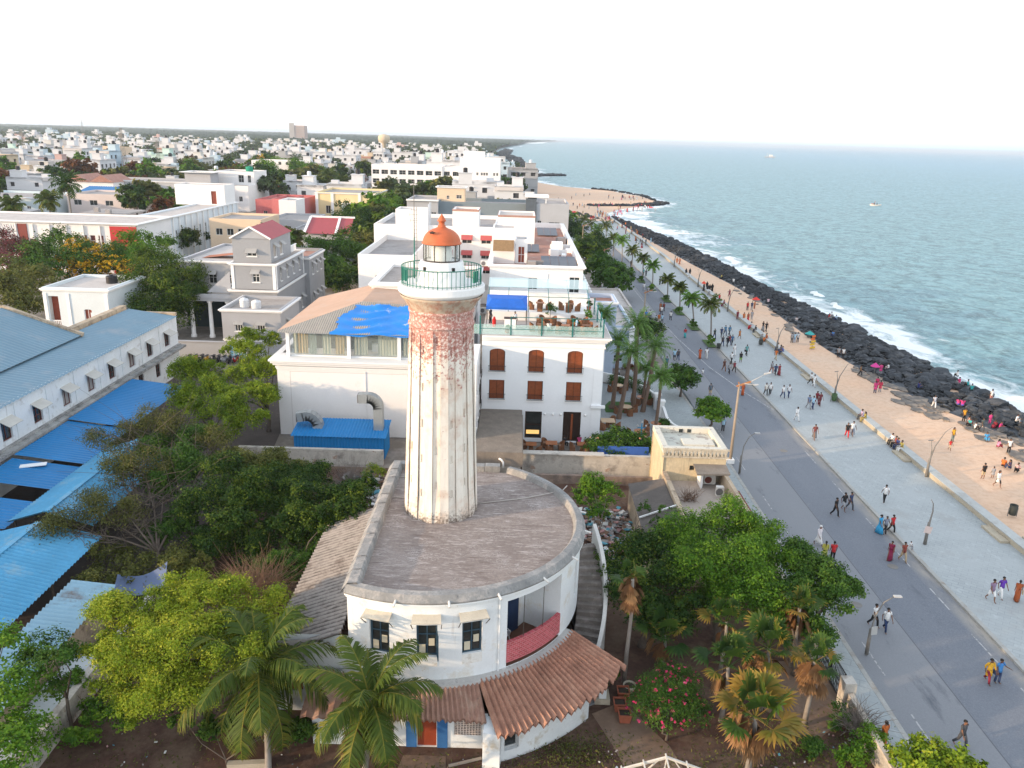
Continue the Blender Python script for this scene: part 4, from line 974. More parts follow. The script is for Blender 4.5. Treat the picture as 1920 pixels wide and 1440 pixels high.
q=MB();q.lathe([(.18,FZ),(.18,FZ+.7),(.1,FZ+.85),(.09,FZ+.95)],(-1.9,HY+3.2),14);tag(q.build('fire_extinguisher',mat('signal_red',(.5,.02,.02),.1),None,(-1.9,HY+3.2,FZ)),'red extinguisher standing under the blue rooftop awning','extinguisher')
slat=mat('weathered_grey_slats',(.235,.205,.175),.25,1.2,.9,streak=((.13,.12,.11),.3))
cv=thing('slatted_canopy','large sloping grey slatted canopy leaning on the hotel front beside the tower','canopy',(-1.0,66,0))
q=MB()
for i in range(42):y0=61.6+(HY-61.7)*i/42;z0=2.75+.5*i/42;q.box(-2.95,1.05,y0,y0+.19,z0,z0+.03)
q.build('slats',slat,cv);q=MB();q.box(-2.95,1.1,61.45,61.55,1.55,2.85);q.box(1.06,1.12,61.55,HY-.1,2.4,2.74);q.build('fascia',slat,cv)
q=MB()
for x in(-2.85,1.0):
 for y in(61.8,66.5):q.bar((x,y,-.02),(x,y,2.7),.12)
q.build('post',wood_d,cv);q=MB();q.tube([(-.9,61.2,2.35),(-.7,61.1,2.3),(-.55,61.05,2.1),(-.52,61.05,1.6)],.09,8);q.build('downpipe',trim,cv)
hw=thing('hotel_west_block','white hotel block with blank wall, curtained top floor and hipped roof under a blue tarpaulin','hotel',(-13,HY,0))
x0,x1,y1=-22.2,-4.1,88
q=MB();Sw=flatS((x0,HY,0),(1,0,0),(0,-1,0));facade(q,Sw,x1-x0,7.1)
SE2=flatS((x1,HY,0),(0,1,0),(1,0,0));o2=[op(2.2+3.2*i,v,1.2,1.7,.2,'w')for i in range(2)for v in(1.6,4.2)];facade(q,SE2,y1-HY,9.2,o2)
facade(q,flatS((x0,y1,0),(0,-1,0),(-1,0,0)),y1-HY,7.1);facade(q,flatS((x1,y1,0),(-1,0,0),(0,1,0)),x1-x0,7.1)
q.quad((x0,HY,7.1),(x1,HY,7.1),(x1,y1,7.1),(x0,y1,7.1))
wl=q.build('wall',hot_w,hw)
for o in o2:shutter_window(SE2,o,hw)
q=MB()
for z,o in((7.62,.62),(7.42,.48),(7.2,.3),(6.9,.12),(6.72,.06)):
 for a,b,c,d in((x0-o,x1,HY-o,HY-.002),(x0-o,x0-.002,HY-.002,y1)):q.box(a,b,c,d,z-.17,z)
q.quad((x0-.6,HY-.6,7.624),(x1,HY-.6,7.624),(x1,HY+2,7.624),(x0-.6,HY+2,7.624))
q.build('cornice',trim,hw)
groove=mat('panel_groove',(.55,.52,.50),.1);q=MB()
for a,b,c,d in((1.2,17.5,6.35,6.39),(1.2,1.24,.2,6.35),(13.3,13.34,.2,6.35)):rect(q,Sw,a,b,c,d,-.006,.001)
q.build('panel_line',groove,hw);q=MB();rect(q,Sw,8.3,8.36,1.9,6.6,-.07,-.01);q.build('drain_pipe',trim,hw)
gx=[-21.4,-15.65,-10.9,-4.2]
q=MB()
for x in gx:q.box(x,x+.32,HY+.6,HY+.92,7.63,10.2)
q.box(-21.4,-4.0,HY+.55,HY+.95,9.95,10.2);q.build('column',hot_w2,hw)
q=MB();q.box(-21.2,-4.1,HY+.95,HY+1.15,7.63,7.75);q.build('glazing_base',trim,hw)
curt=mat('pale_green_curtain',(.45,.46,.36),.12,2,.9);curt2=mat('ochre_curtain',(.42,.31,.14),.12,2,.9)
def curtain(xa,xb,m):
 q=MB();n=int((xb-xa)*12)
 for i in range(n):
  ta,tb=xa+(xb-xa)*i/n,xa+(xb-xa)*(i+1)/n;ya=HY+1.7+.07*math.sin(i*1.9);yb=HY+1.7+.07*math.sin((i+1)*1.9)
  q.quad((ta,ya,7.7),(tb,yb,7.7),(tb,yb,9.95),(ta,ya,9.95))
 q.build('curtain',m,hw)
for a,b,m in((-21.0,-20.6,curt),(-20.6,-19.6,curt2),(-19.5,-18.8,curt),(-18.2,-17.4,curt),(-17.0,-16.1,curt2),(-15.9,-15.7,curt2),(-15.2,-13.9,curt),(-12.9,-11.0,curt),(-10.5,-7,curt)):curtain(a,b,m)
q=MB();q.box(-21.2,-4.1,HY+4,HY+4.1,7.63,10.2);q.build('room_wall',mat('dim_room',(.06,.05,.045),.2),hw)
q=MB();q.box(-13.7,-11.4,HY+2.8,HY+3.4,7.7,8.5);q.build('bed',trim,hw)
q=MB();q.box(-21.05,-4.1,HY+1.0,HY+1.02,7.75,9.95);q.build('glazing',glass('window_glass_clear',(.5,.6,.6),.18,.04),hw)
tan_r=mat('tan_felt_roof',(.47,.315,.23),.12,.4,.9,dirt=((.42,.33,.27),.3,.5));cor_g=mat('grey_corrugated_sheet',(.36,.325,.28),.15,.8,.8)
E1,E2,PK,RB=(x0+.1,HY+.35,10.16),(-8.6,HY+.35,10.16),(-15.2,HY+6.2,12.0),(-15.2,y1,12.0)
PK2=(-8.6,PK[1],11.7);q=MB();q.quad(E1,PK,RB,(x0+.1,y1,10.16));q.quad(PK,PK2,(-8.6,y1,11.7),RB);q.build('felt_roof',tan_r,hw)
q=MB();nn=64
for i in range(nn):
 for k in range(4):
  f0=(i+k/4)/nn;f1=(i+(k+1)/4)/nn;am=lambda k:.03*cos(2*pi*k/4)
  def top(f):
   x=E1[0]+(E2[0]-E1[0])*f;t=(x-E1[0])/(PK[0]-E1[0])if x<PK[0]else 1
   return x,E1[1]+(PK[1]-E1[1])*t,E1[2]+(PK[2]-E1[2])*t-max(0,x-PK[0])*.045
  a,b=top(f0),top(f1);q.quad((a[0],E1[1]-.25,E1[2]-.07+am(k)),(b[0],E1[1]-.25,E1[2]-.07+am(k+1)),(b[0],b[1],b[2]+am(k+1)),(a[0],a[1],a[2]+am(k)))
q.build('corrugated_roof',cor_g,hw)
for x in(-9.5,-7.2):q=MB();q.quad((-9,HY+5,10.17),(-4.1,HY+5,10.17),(-4.1,y1,10.17),(-9,y1,10.17))if x<-9 else None;q.v and q.build('roof',roof_grey,hw)
tarp=mat('blue_tarpaulin',(.006,.19,.60),.15,.8,.45,patch=((.33,.40,.58),.09,.5),bmp=.7,bscale=3,spec=.5)
def tz(x,y):
 t=(y-E1[1])/(PK[1]-E1[1]);zz=E1[2]+(PK[2]-E1[2])*t
 return zz
q=MB();q.sm=True;nu,nv=46,26;rr=random.Random(2);vv=[]
for j in range(nv+1):
 for i in range(nu+1):
  t=j/nv;s=i/nu;xl_=-17.3+1.6*t+.3*sin(9*t)+.25*rr.uniform(-1,1)*(i==0);xr_=-8.7-.2*t
  x=xl_+(xr_-xl_)*s;y=E1[1]-.3+(PK[1]-E1[1]-.5)*t*(1-.12*max(0,s-.5))+.15*rr.uniform(-1,1)*(j==nv)
  z=tz(x,y)+.09+.10*sin(23*t+2.2*sin(7*s))*sin(3+5*s)+.05*sin(14*s+3*t)+rr.uniform(-.012,.012)
  vv.append((x,y,z-(.12 if j==0 else 0)))
q.add(vv,[(j*(nu+1)+i,j*(nu+1)+i+1,(j+1)*(nu+1)+i+1,(j+1)*(nu+1)+i)for j in range(nv)for i in range(nu)])
tag(q.build('tarpaulin',tarp,None,(-13,74,10.5)),'crumpled bright blue tarpaulin spread over the hipped corrugated roof','tarpaulin')
acm=mat('ac_case',(.62,.60,.56),.08,2,.7);acd=mat('ac_fan_grille',(.16,.15,.15),.2,3)
def ac_unit(x,y,z,label,w=.95,d=.35,h=.7,fan=None,grp='air conditioner units'):
 t=thing('air_conditioner',label,'air conditioner',(x,y,z),grp);q=MB();q.box(x-w/2,x+w/2,y,y+d,z,z+h);q.build('case',acm,t)
 q=MB()
 for k in range(20):a0,a1=2*pi*k/20,2*pi*(k+1)/20;r_=h*.38;q.add([(x-w*.14,y-.02,z+h/2),(x-w*.14+r_*cos(a0),y-.02,z+h/2+r_*sin(a0)),(x-w*.14+r_*cos(a1),y-.02,z+h/2+r_*sin(a1))],[(0,1,2)])
 q.build('fan_grille',fan or acd,t);return t
pb=thing('hotel_roof_block','square white hotel roof block with parapet and air conditioners on its front','building',(-10,85,0))
block(pb,-15.6,-4.3,85,98.5,0,12.6,hot_w,roof_grey,{'S':[]},.35,.45,corn=(trim,12.45,.3))
ac_unit(-13.0,84.4,10.9,'left one of two air conditioners on the white roof block beside the lighthouse');ac_unit(-10.7,84.4,10.7,'right one of two air conditioners on the white roof block beside the lighthouse')
bc=mat('blue_corrugated_paint',(.012,.19,.47),.1,.8,.6);ductm=mat('galvanised_duct',(.33,.36,.37),.12,1.2,.5,metal=.3)
sh_=thing('blue_shed','long blue corrugated metal shed standing against the blank white hotel wall','shed',(-15.5,67,0))
q=MB();q.corr((-19.4,65.9,-.05),(8.1,0,0),(0,0,2.15),.28,.03,1);q.corr((-11.3,65.9,-.05),(0,3,0),(0,0,2.15),.28,.03);q.corr((-19.4,68.9,-.05),(0,-3,0),(0,0,2.15),.28,.03);q.build('wall',bc,sh_)
q=MB();q.corr((-19.6,65.6,2.1),(8.5,0,0),(0,3.4,.55),.28,.03,1);q.build('roof',bc,sh_)
def duct(x,rise,label):
 t=thing('exhaust_duct',label,'duct',(x,67.4,2.2),'exhaust ducts');q=MB();w=.42
 if rise:pts=[((x,67.4),2.2),((x,67.4),4.4)]+[((x-.9+.9*cos(a),67.4),4.4+.9*sin(a))for a in[pi/2*i/6 for i in range(1,7)]]+[((x-1.7,67.4),5.25)]
 else:pts=[((x+1.1,67.4),2.3)]+[((x+.1+1.0*cos(a),67.4),2.4+1.05*sin(a))for a in[pi*i/10 for i in range(1,7)]]+[((x-.7,67.4),3.3)]
 for(p0,z0),(p1,z1)in zip(pts,pts[1:]):
  d=Vector((p1[0]-p0[0],0,z1-z0));L=d.length;d.normalize();n=Vector((-d.z,0,d.x));q.obox(((p0[0]+p1[0])/2,67.4,(z0+z1)/2),d*(L/2+.05),n*w,Vector((0,.42,0)))
 q.build('duct_body',ductm,t);e=pts[-1];q=MB();q.obox((e[0][0]-.1,67.4,e[1]-(.0 if rise else.05)),(.04,0,0),(0,0,.38),(0,.38,0));q.build('mouth_grille',acd,t)
duct(-12.0,True,'tall swan neck exhaust duct rising from the right end of the blue shed');duct(-18.6,False,'low hooked exhaust duct at the left end of the blue shed roof')
# =  walls and courtyard in front of hotel
rub=mat('rubble_wall_plaster',(.50,.47,.42),.18,.9,.95,dirt=((.22,.20,.18),.42,.8),patch=((.33,.24,.19),.16,.9),bmp=.5)
q=MB();q.box(-3.0,17.6,63.6,64.0,-.05,1.9);q.box(-3.0,8.2,63.4,64.2,1.902,2.0)
tag(q.build('boundary_wall',rub,None,(5,63.8,0)),'long stained boundary wall between the hotel terrace and the rubbish strewn yard','wall')
q=MB();q.box(2.0,12.4,61.8,62.1,-.05,.75);tag(q.build('brick_wall',mat('old_bare_brick',(.26,.20,.165),.3,2,.95,dirt=((.12,.10,.09),.4,.9),bmp=.6),None,(8,62,0)),'low crumbling bare brick wall below the stained boundary wall','wall')
q=MB();q.box(-24,-11.2,64.6,65.0,-.05,1.3);tag(q.build('yard_wall',rub,None,(-19,64.8,0)),'low white yard wall at the foot of the blue shed behind the bushes','wall')
sheet('hotel_terrace',[[(-3,64.2),(8.6,64.2),(8.6,71.3),(8.8,74),(8.8,91),(10.8,91.3),(14.5,90.4),(16,84.6),(16.0,80),(16.8,73.5),(17.2,66.4),(12.4,66.2),(12.4,64.2)]],paving('terrace_slate',(.25,.275,.29),(.15,.16,.17),.1,.6,(.29,.31,.32)),.02)
sheet('hotel_lawn',[[(10.2,80.5),(12.8,80.5),(13.6,82),(13.4,84.2),(11,84.4),(10.2,82.5)],[(10.6,70.5),(14,70.5),(13.8,73),(11,73)]],mat('lawn',(.05,.12,.025),.3,4,.95,bmp=.5),.035)
sheet('dark_soil_bed',[[(10.7,81.6),(12,81.6),(12,83),(10.7,83)],[(12.0,70.8),(13.2,70.8),(13.2,72),(12.0,72)]],garden_soil,.045)
wv_=[(8.9,91.6),(11,91.9),(13.2,91.2),(14.6,89.8),(15.5,87.5),(15.9,84.6),(15.9,82.6)];wv2=[(16.1,79.4),(16.2,77.5),(16.7,74.5),(17.0,71),(17.2,66.6)]
gwt=thing('garden_wall','curving low white garden wall with gate pillars round the hotel palm court','wall',(15.5,82,0))
def ribbon(path,h0,h1,wd,sag):
 q=MB();fine_=[]
 for(xa,ya),(xb,yb)in zip(path,path[1:]):
  for i in range(5):fine_.append((xa+(xb-xa)*i/5,ya+(yb-ya)*i/5))
 fine_.append(path[-1]);n=len(fine_)
 for i in range(n-1):
  za,zb=[h0+(h1-h0)*(.5+.5*cos(2*pi*sag*k/n))for k in(i,i+1)];(xa,ya),(xb,yb)=fine_[i],fine_[i+1];d=Vector((xb-xa,yb-ya,0)).normalized();nn_=Vector((d.y,-d.x,0))*wd
  q.add([(xa-nn_.x,ya-nn_.y,0),(xa+nn_.x,ya+nn_.y,0),(xb+nn_.x,yb+nn_.y,0),(xb-nn_.x,yb-nn_.y,0),(xa-nn_.x,ya-nn_.y,za),(xa+nn_.x,ya+nn_.y,za),(xb+nn_.x,yb+nn_.y,zb),(xb-nn_.x,yb-nn_.y,zb)],[(4,5,6,7),(0,1,5,4),(1,2,6,5),(2,3,7,6),(3,0,4,7)])
 return q
ribbon(wv_,.8,1.35,.14,1.0).build('back_wall',trim,gwt);ribbon(wv2,.7,1.3,.14,1.5).build('front_wall',trim,gwt)
for y in(82.2,79.8):q=MB();q.box(15.65,16.25,y-.3,y+.3,0,1.7);q.box(15.55,16.35,y-.4,y+.4,1.702,1.85);q.build('gate_pillar',trim,gwt)
q=MB();q.box(15.9,16.0,80.12,81.88,.1,1.4);q.build('gate',mat('blue_gate',(.05,.20,.38),.1),gwt)
q=MB();q.box(12.2,12.5,66.3,66.5,0,1.7);q.box(7.9,12.2,66.3,66.5,0,1.7);tag(q.build('blue_panel_wall',mat('blue_panel_paint',(.05,.13,.42),.1,1),None,(10,66.4,0)),'blue painted screen wall between the flowering shrub and the stone kiosk','wall')
lb=thing('blue_white_house','pale blue house with white bands and flat grey roof between hotel and road','house',(12,100,0));pale_b=mat('pale_blue_render',(.42,.50,.62),.06,.6)
block(lb,8.9,15.2,98,112,0,5.6,pale_b,roof_pale,{'S':[op(3.2,2.9,3.2,1.2,.5),op(4.6,.9,1.2,.9,.2)],'W':[]},.35,.3,frame=trim,pane=pane_d,corn=(trim,5.4,.25))
q=MB();q.box(8.8,15.3,97.7,97.99,2.2,2.5);q.box(14.7,15.35,97.75,97.98,0,5.3);q.build('white_band',trim,lb)
lb2=thing('grey_roof_house','low house with plain grey concrete roof beside the road behind the pale blue house','house',(12.5,118,0))
block(lb2,9.5,17.0,112.5,127,0,5.2,roof_pale,roof_pale,{},.3,.3)
lb3=thing('red_terrace_annexe','hotel annexe with red tiled roof terrace next to the glass roof','building',(11,94,0))
block(lb3,8.9,12.2,92.5,97.6,0,9.8,pale_b,roof_red,{},.5,.25,corn=(trim,9.7,.2))
# =  stone kiosk and its yard
cream=mat('cream_rough_plaster',(.56,.47,.32),.14,.7,.95,dirt=((.42,.36,.26),.42,.8),streak=((.22,.20,.16),.38),patch=((.36,.30,.22),.06,1.6),bmp=.4)
ks=thing('stone_kiosk','square cream rendered kiosk with carved frieze and flat chequered roof beside the road','kiosk',(14.7,60.7,0))
q=MB();KX0,KX1,KY0,KY1=12.2,17.1,58.2,63.1;KZ=5.0
Sk=flatS((KX0,KY0,0),(1,0,0),(0,-1,0));oc=op(2.35,3.1,.42,.42,.3,'vent')
facade(q,Sk,5,KZ,[oc]);facade(q,flatS((KX1,KY0,0),(0,1,0),(1,0,0)),5,KZ);facade(q,flatS((KX1,KY1,0),(-1,0,0),(0,1,0)),5,KZ);facade(q,flatS((KX0,KY1,0),(0,-1,0),(-1,0,0)),5,KZ)
q.build('wall',cream,ks);q=MB();rect(q,Sk,oc['u0'],oc['u1'],oc['v0'],oc['v1'],.2,.25);q.build('vent',pane_d,ks)
fz=mat('carved_frieze',(.50,.45,.36),.2,2,.95,dirt=((.25,.22,.18),.4,3));q=MB()
for i in range(17):u=-.05+5.1*i/17;rect(q,Sk,u+.04,u+.26,4.35,4.85,-.12,-.001);rect(q,Sk,u+.1,u+.2,4.45,4.7,-.15,-.121)
rect(q,Sk,-.14,5.14,4.86,5.0,-.16,-.001);rect(q,Sk,-.14,5.14,4.2,4.33,-.14,-.001)
q.build('frieze',fz,ks)
q=MB();q.quad((KX0,KY0,4.55),(KX1,KY0,4.55),(KX1,KY1,4.55),(KX0,KY1,4.55));q.build('roof',mat('kiosk_roof',(.52,.52,.46),.1,.6,.9,patch=((.33,.30,.27),.34,1.4)),ks)
q=MB();t=.35
for a,b,c,d in((KX0-.1,KX1+.1,KY0-.1,KY0+t),(KX0-.1,KX1+.1,KY1-t,KY1+.1),(KX0-.1,KX0+t,KY0+t,KY1-t),(KX1-t,KX1+.1,KY0+t,KY1-t)):q.box(a,b,c,d,4.56,5.03)
q.box(14.0,16.5,59.4,60.8,4.56,4.85);q.build('parapet',mat('kiosk_parapet',(.58,.56,.49),.1,.8,.9,patch=((.38,.35,.31),.26,1.8)),ks)
for x in(14.4,15.1):q=MB();q.box(x-.16,x+.16,KY1-t-.03,KY1-t-.001,4.62,4.92);q.build('roof_hole',pane_d,ks)
ky=thing('yard_house','low flat roofed cream yard building with parapets and condenser units below the kiosk','building',(14.8,55,0))
stain=mat('stained_cream_wall',(.46,.37,.27),.2,.8,.95,dirt=((.16,.12,.09),.42,.9),streak=((.12,.10,.08),.35),bmp=.3)
q=MB();q.box(12.3,17.0,46.0,58.15,-.05,2.2);q.build('body',stain,ky)
q=MB();q.quad((12.6,50.5,2.204),(16.7,50.5,2.204),(16.7,58.14,2.204),(12.6,58.14,2.204));q.build('roof',mat('yard_roof_cement',(.38,.325,.28),.12,.5,.95,dirt=((.28,.24,.21),.3,.6)),ky)
q=MB();q.quad((12.6,46.1,2.206),(16.7,46.1,2.206),(16.7,50.2,2.206),(12.6,50.2,2.206));q.build('slate_roof',mat('slate_roof',(.16,.13,.13),.25,2),ky)
q=MB();q.box(12.2,12.55,46.0,58.14,2.2,3.0);q.box(16.75,17.05,46.0,58.14,2.2,3.4);q.box(12.6,16.7,50.2,50.45,2.208,2.4);q.build('parapet',stain,ky)
q=MB();q.add([(14.6,56.5,3.55),(17.2,56.7,3.55),(17.2,58.15,3.7),(14.6,58.15,3.7),(14.6,56.5,3.4),(17.2,56.7,3.4),(17.2,58.15,3.55),(14.6,58.15,3.55)],[(0,1,2,3),(7,6,5,4),(0,4,5,1),(0,3,7,4),(1,5,6,2)]);q.build('lean_roof',slat,ky)
q=MB();q.box(15.0,15.15,56.8,58.14,2.21,3.4);q.build('post',trim,ky)
ac_unit(15.85,57.4,2.3,'white condenser with rusty round fan under the yard roof slab',.95,.4,.75,mat('rusty_fan',(.16,.05,.035),.3,4));ac_unit(16.2,55.4,2.21,'small white condenser standing out on the cement yard roof',.55,.4,.75,None)
q=MB();q.tube([(15.7+.5*cos(a),52+.3*sin(a),2.26)for a in[pi*i/8 for i in range(9)]],.05,6);tag(q.build('hose',black_iron,None,(15.7,52,2.2)),'curl of black hose lying on the cement yard roof','hose')
q=MB();q.corr((17.06,50,2.6),(0,6.4,0),(.9,0,-.35),.3,.03,1);tag(q.build('red_awning',mat('dark_red_sheet',(.20,.06,.055),.2,1),None,(17.7,55,2.4)),'narrow dark red sheet awning along the outside of the yard parapet','awning')
tr=thing('ramp_shed','narrow shed with worn grey corrugated roof leaning against the cream kiosk yard','shed',(11,55,0))
q=MB();q.corr((9.4,46,2.15),(0,11.3,0),(2.75,0,.55),.25,.03,2);q.build('roof',mat('dark_grey_sheet',(.13,.115,.105),.25,.6,.9),tr);q=MB();q.box(9.5,9.75,46.2,57.2,-.05,2.1);q.build('wall',stain,tr)
q=MB();q.bar((9.4,51.2,2.33),(12.2,52.2,2.9),.1);q.build('roof_pipe',trim,tr)
rub_m=[mat('litter_'+n,c,.15,6,.9)for n,c in(('white',(.62,.62,.6)),('grey',(.28,.26,.25)),('blue',(.10,.30,.38)),('brown',(.20,.12,.08)),('pink',(.45,.25,.24)))]
def litter(name,label,pts_fn,n,s0,s1,seed):
 r_=random.Random(seed);q=MB()
 for i in range(n):
  x,y=pts_fn(r_);s=r_.uniform(s0,s1);a=r_.uniform(0,6.28);q.cur=r_.choice([0,0,1,1,1,2,3,3,4]);z=r_.uniform(0,.22)
  q.obox((x,y,z+s*.2),(s*cos(a),s*sin(a),r_.uniform(-.3,.3)*s),(-s*.6*sin(a),s*.6*cos(a),r_.uniform(-.3,.3)*s),(0,0,s*.15))
 o=q.build(name,rub_m);o['kind']='stuff';tag(o,label,'litter')
litter('rubbish_heap','heap of broken white, grey and blue rubbish in the yard beside the round house',lambda r_:(r_.uniform(5.6,9.4),r_.uniform(45.5,57)),620,.08,.3,1)
litter('garden_litter','scraps of pale litter strewn over the dark garden earth',lambda r_:(r_.choice([r_.uniform(-19,-9),r_.uniform(12,17.6),r_.uniform(-3,6)]),r_.uniform(26.5,33)),190,.02,.075,2)
litter('roof_rubble','pink and grey rubble lying behind the lighthouse house',lambda r_:(r_.uniform(-14,-7.9),r_.uniform(50,62)),420,.08,.35,3)
bw=thing('street_wall','crumbling plaster garden wall with end piers along the pavement','wall',(18,33,0));plast=mat('crumbling_plaster',(.50,.45,.38),.2,1,.95,dirt=((.30,.24,.18),.45,1.2),bmp=.5)
q=MB();q.box(17.75,18.05,26,34.2,-.05,1.25);q.box(17.75,18.05,39.4,64,-.05,1.5);q.build('wall_run',plast,bw)
for y in(34.6,39.0):q=MB();q.box(17.6,18.2,y-.35,y+.35,-.05,1.75);q.build('pier',rub,bw)
gt=thing('iron_gate','black lattice iron gate between white piers onto the pavement','gate',(17.9,36.8,0));q=MB()
for ya,yb in((34.97,36.78),(36.82,38.63)):
 for y in(ya,yb-.06):q.box(17.87,17.93,y,y+.06,.05,1.8)
 for z in(.08,.9,1.74):q.box(17.875,17.925,ya+.06,yb-.06,z,z+.05)
 for i in range(1,12):y=ya+(yb-ya)*i/12;q.box(17.885,17.915,y-.012,y+.012,.13,1.74)
 for i in range(9):y=ya+.12+(yb-ya-.24)*i/8;q.bar((17.9,max(ya+.06,y-.25),.2+.15*(i%2)),(17.9,min(yb-.06,y+.25),1.1+.3*(i%3)*.5),.02)
q.build('gate_leaf',black_iron,gt)
# =  blue roofed godown and market on the left
god=thing('godown','long weathered white godown with pale blue metal roof and small hooded windows','building',(-43,66,0))
gww=mat('mildewed_white_wall',(.70,.74,.76),.08,.5,.92,dirt=((.38,.37,.34),.2,1.1),streak=((.13,.13,.13),.17),patch=((.42,.38,.33),.03,2.5),bmp=.2)
GX,GZ=-39.7,7.0;GY0,GY1=36.0,90.5
SG=flatS((GX,GY0,0),(0,1,0),(1,0,0))
gy=[48.6,53.3,58.0,62.2,66.6,70.8,74.8,79.0,83.2,87.6]
gops=[op(y-GY0,4.0,1.3,1.7,.25,'window')for y in gy];lows=[op(y-GY0,1.2,1.1,2.0,.2,'window')for y in(80.5,84.6)]
q=MB();facade(q,SG,GY1-GY0,GZ,gops+lows);facade(q,flatS((GX,GY1,0),(-1,0,0),(0,1,0)),10,7.0);facade(q,flatS((GX-10,GY0,0),(1,0,0),(0,-1,0)),10,7.5);q.build('wall',gww,god)
hood=mat('grey_sheet_hood',(.52,.51,.47),.12,1.2,.85);red_w=mat('dark_red_window',(.13,.04,.035),.2,2);gry_p=mat('grey_board',(.33,.31,.30),.15)
for i,o in enumerate(gops):
 w=fill_opening(SG,o,god,red_w,gry_p if i in(1,4,5,7)else pane_d,(1,2)if i%3==0 else(1,0),None,.07);awning(SG,o,god,hood,.45,.85,.2,'window_hood')
for o in lows:fill_opening(SG,o,god,red_w,pane_d,(1,3),None,.06)
q=MB();q.box(GX,GX+.9,GY0,GY1,3.25,3.5);q.box(GX,GX+.55,GY0,GY1,3.05,3.249);q.box(GX+.0,GX+.30,GY0,GY1,3.502,3.62);q.build('ledge',mat('mildewed_ledge',(.36,.36,.35),.3,.8,.95,dirt=((.10,.10,.10),.42,1.0),streak=((.6,.6,.58),.2)),god)
q=MB()
for y in np.arange(46,90,4.4):q.box(GX+.002,GX+.05,y,y+.06,3.6,7.0)
q.build('wall_rib',gww,god)
blue_r=mat('pale_blue_metal_roof',(.135,.235,.305),.09,.35,.55,dirt=((.22,.27,.31),.3,.3),spec=.4)
q=MB();q.corr((GX+.35,GY0,6.95),(0,GY1-GY0-.5,0),(-5.6,0,.75),.55,.03,1);q.build('roof',blue_r,god)
q=MB();q.box(-46.0,-45.3,77.2,GY1-.25,7.0,8.05);q.box(-45.3,GX+.1,GY1-.35,GY1+.1,7.0,7.35);q.build('parapet',stain,god)
g2=thing('godown_wing','second pale blue metal roof stepping up from the long godown at the left edge','building',(-49,66,0))
q=MB();q.corr((-43.6,GY0,7.72),(0,77.2-GY0,0),(-7.6,0,2.6),.55,.03,1);q.corr((-58.8,77.2,7.72),(0,GY0-77.2,0),(7.6,0,2.6),.55,.03,1);q.build('roof',blue_r,g2)
q=MB();q.box(-58.5,-43.95,GY0+.2,77.0,-.05,7.6);q.add([(-58.8,77.21,7.6),(-43.6,77.21,7.6),(-51.2,77.21,10.4)],[(0,2,1)]);q.build('wall',gww,g2)
q=MB();q.bar((-43.5,77.3,7.75),(-51.2,77.3,10.4),.35);q.bar((-58.9,77.3,7.75),(-51.2,77.3,10.4),.35);q.build('verge',stain,g2)
mk_b=mat('bright_blue_sheet',(.004,.17,.42),.12,.5,.5,spec=.4);mk_l=mat('light_blue_sheet',(.085,.32,.52),.14,.5,.6,dirt=((.22,.36,.44),.3,.45),streak=((.16,.26,.33),.2))
def lean(x0,x1,y0,y1,zi,zo,label,m=None):
 t=thing('market_awning',label,'awning',((x0+x1)/2,(y0+y1)/2,0),'bright blue market awnings along the godown');q=MB();q.corr((x0,y0,zi),(0,y1-y0,0),(x1-x0,0,zo-zi),.4,.025,1);q.build('roof_sheet',m or mk_b,t)
 for y in(y0+.2,y1-.2):q=MB();q.bar((x1-.15,y,-.05),(x1-.15,y,zo),.09);q.build('post',steel_d,t)
for i,(y0,y1,dz,lab)in enumerate(((64.3,76.4,.15,'farthest bright blue sheet awning on the godown, largest and partly behind the bare tree'),(56.6,64.5,0,'bright blue sheet awning just nearer than the farthest one along the godown'),(52.3,56.4,-.2,'short bright blue awning with a white patch, between two longer ones'),(46.5,50.5,-.35,'small bright blue awning with a white strip on it near the left edge'),(38,46.3,-.3,'nearest bright blue awning cut off by the left edge of the picture'))):
 lean(-38.6,-33.2,y0,y1,3.35+dz,2.75+dz,lab)
for i,(x,y,z,a)in enumerate(((-36.5,55.6,3.0,.4),(-35.8,48.5,2.72,.1))):
 q=MB();q.obox((x,y,z),(.9*cos(a),.9*sin(a),0),(-.3*sin(a),.3*cos(a),0),(0,0,.03));tag(q.build('roof_patch',trim,None,(x,y,z)),('white sheet patch lying on the short blue awning','white strip lying on the small blue awning')[i],'sheet','patches on awnings')
def gable(x0,xm,x1,y0,y1,ze,zr,label,name='market_shed'):
 t=thing(name,label,'shed',(xm,(y0+y1)/2,0),'light blue market sheds');q=MB();q.corr((x0,y0,ze),(0,y1-y0,0),(xm-x0,0,zr-ze),.34,.07,1);q.corr((x1,y1,ze),(0,y0-y1,0),(xm-x1,0,zr-ze),.34,.07,1);q.build('roof',mk_l,t)
 q=MB();q.box(xm-.16,xm+.16,y0,y1,zr-.01,zr+.07);q.build('ridge_cap',mk_l,t)
 for x in(x0+.3,x1-.3):
  for k in range(4):y=y0+.4+(y1-y0-.8)*k/3;q=MB();q.bar((x,y,-.05),(x,y,ze),.1);q.build('post',steel_d,t)
gable(-33.2,-30.4,-27.4,46.9,60,2.7,3.6,'farther light blue ridged market shed, half hidden by the bare tree');gable(-33.4,-30.2,-26.2,30,45.6,2.6,3.5,'nearer light blue ridged market shed at the left edge')
t=thing('striped_shed','low pale ribbed metal shed roof between market lane and yellow green tree','shed',(-24,36,0));q=MB();q.corr((-25.6,29.5,2.35),(0,11.2,0),(2.6,0,-.25),.36,.09,1);q.build('roof',mat('pale_ribbed_sheet',(.26,.42,.52),.12,.6,.7,dirt=((.16,.12,.10),.3,.5)),t);q=MB();q.box(-25.4,-23.2,29.7,40.4,-.05,2.0);q.build('wall',stain,t)
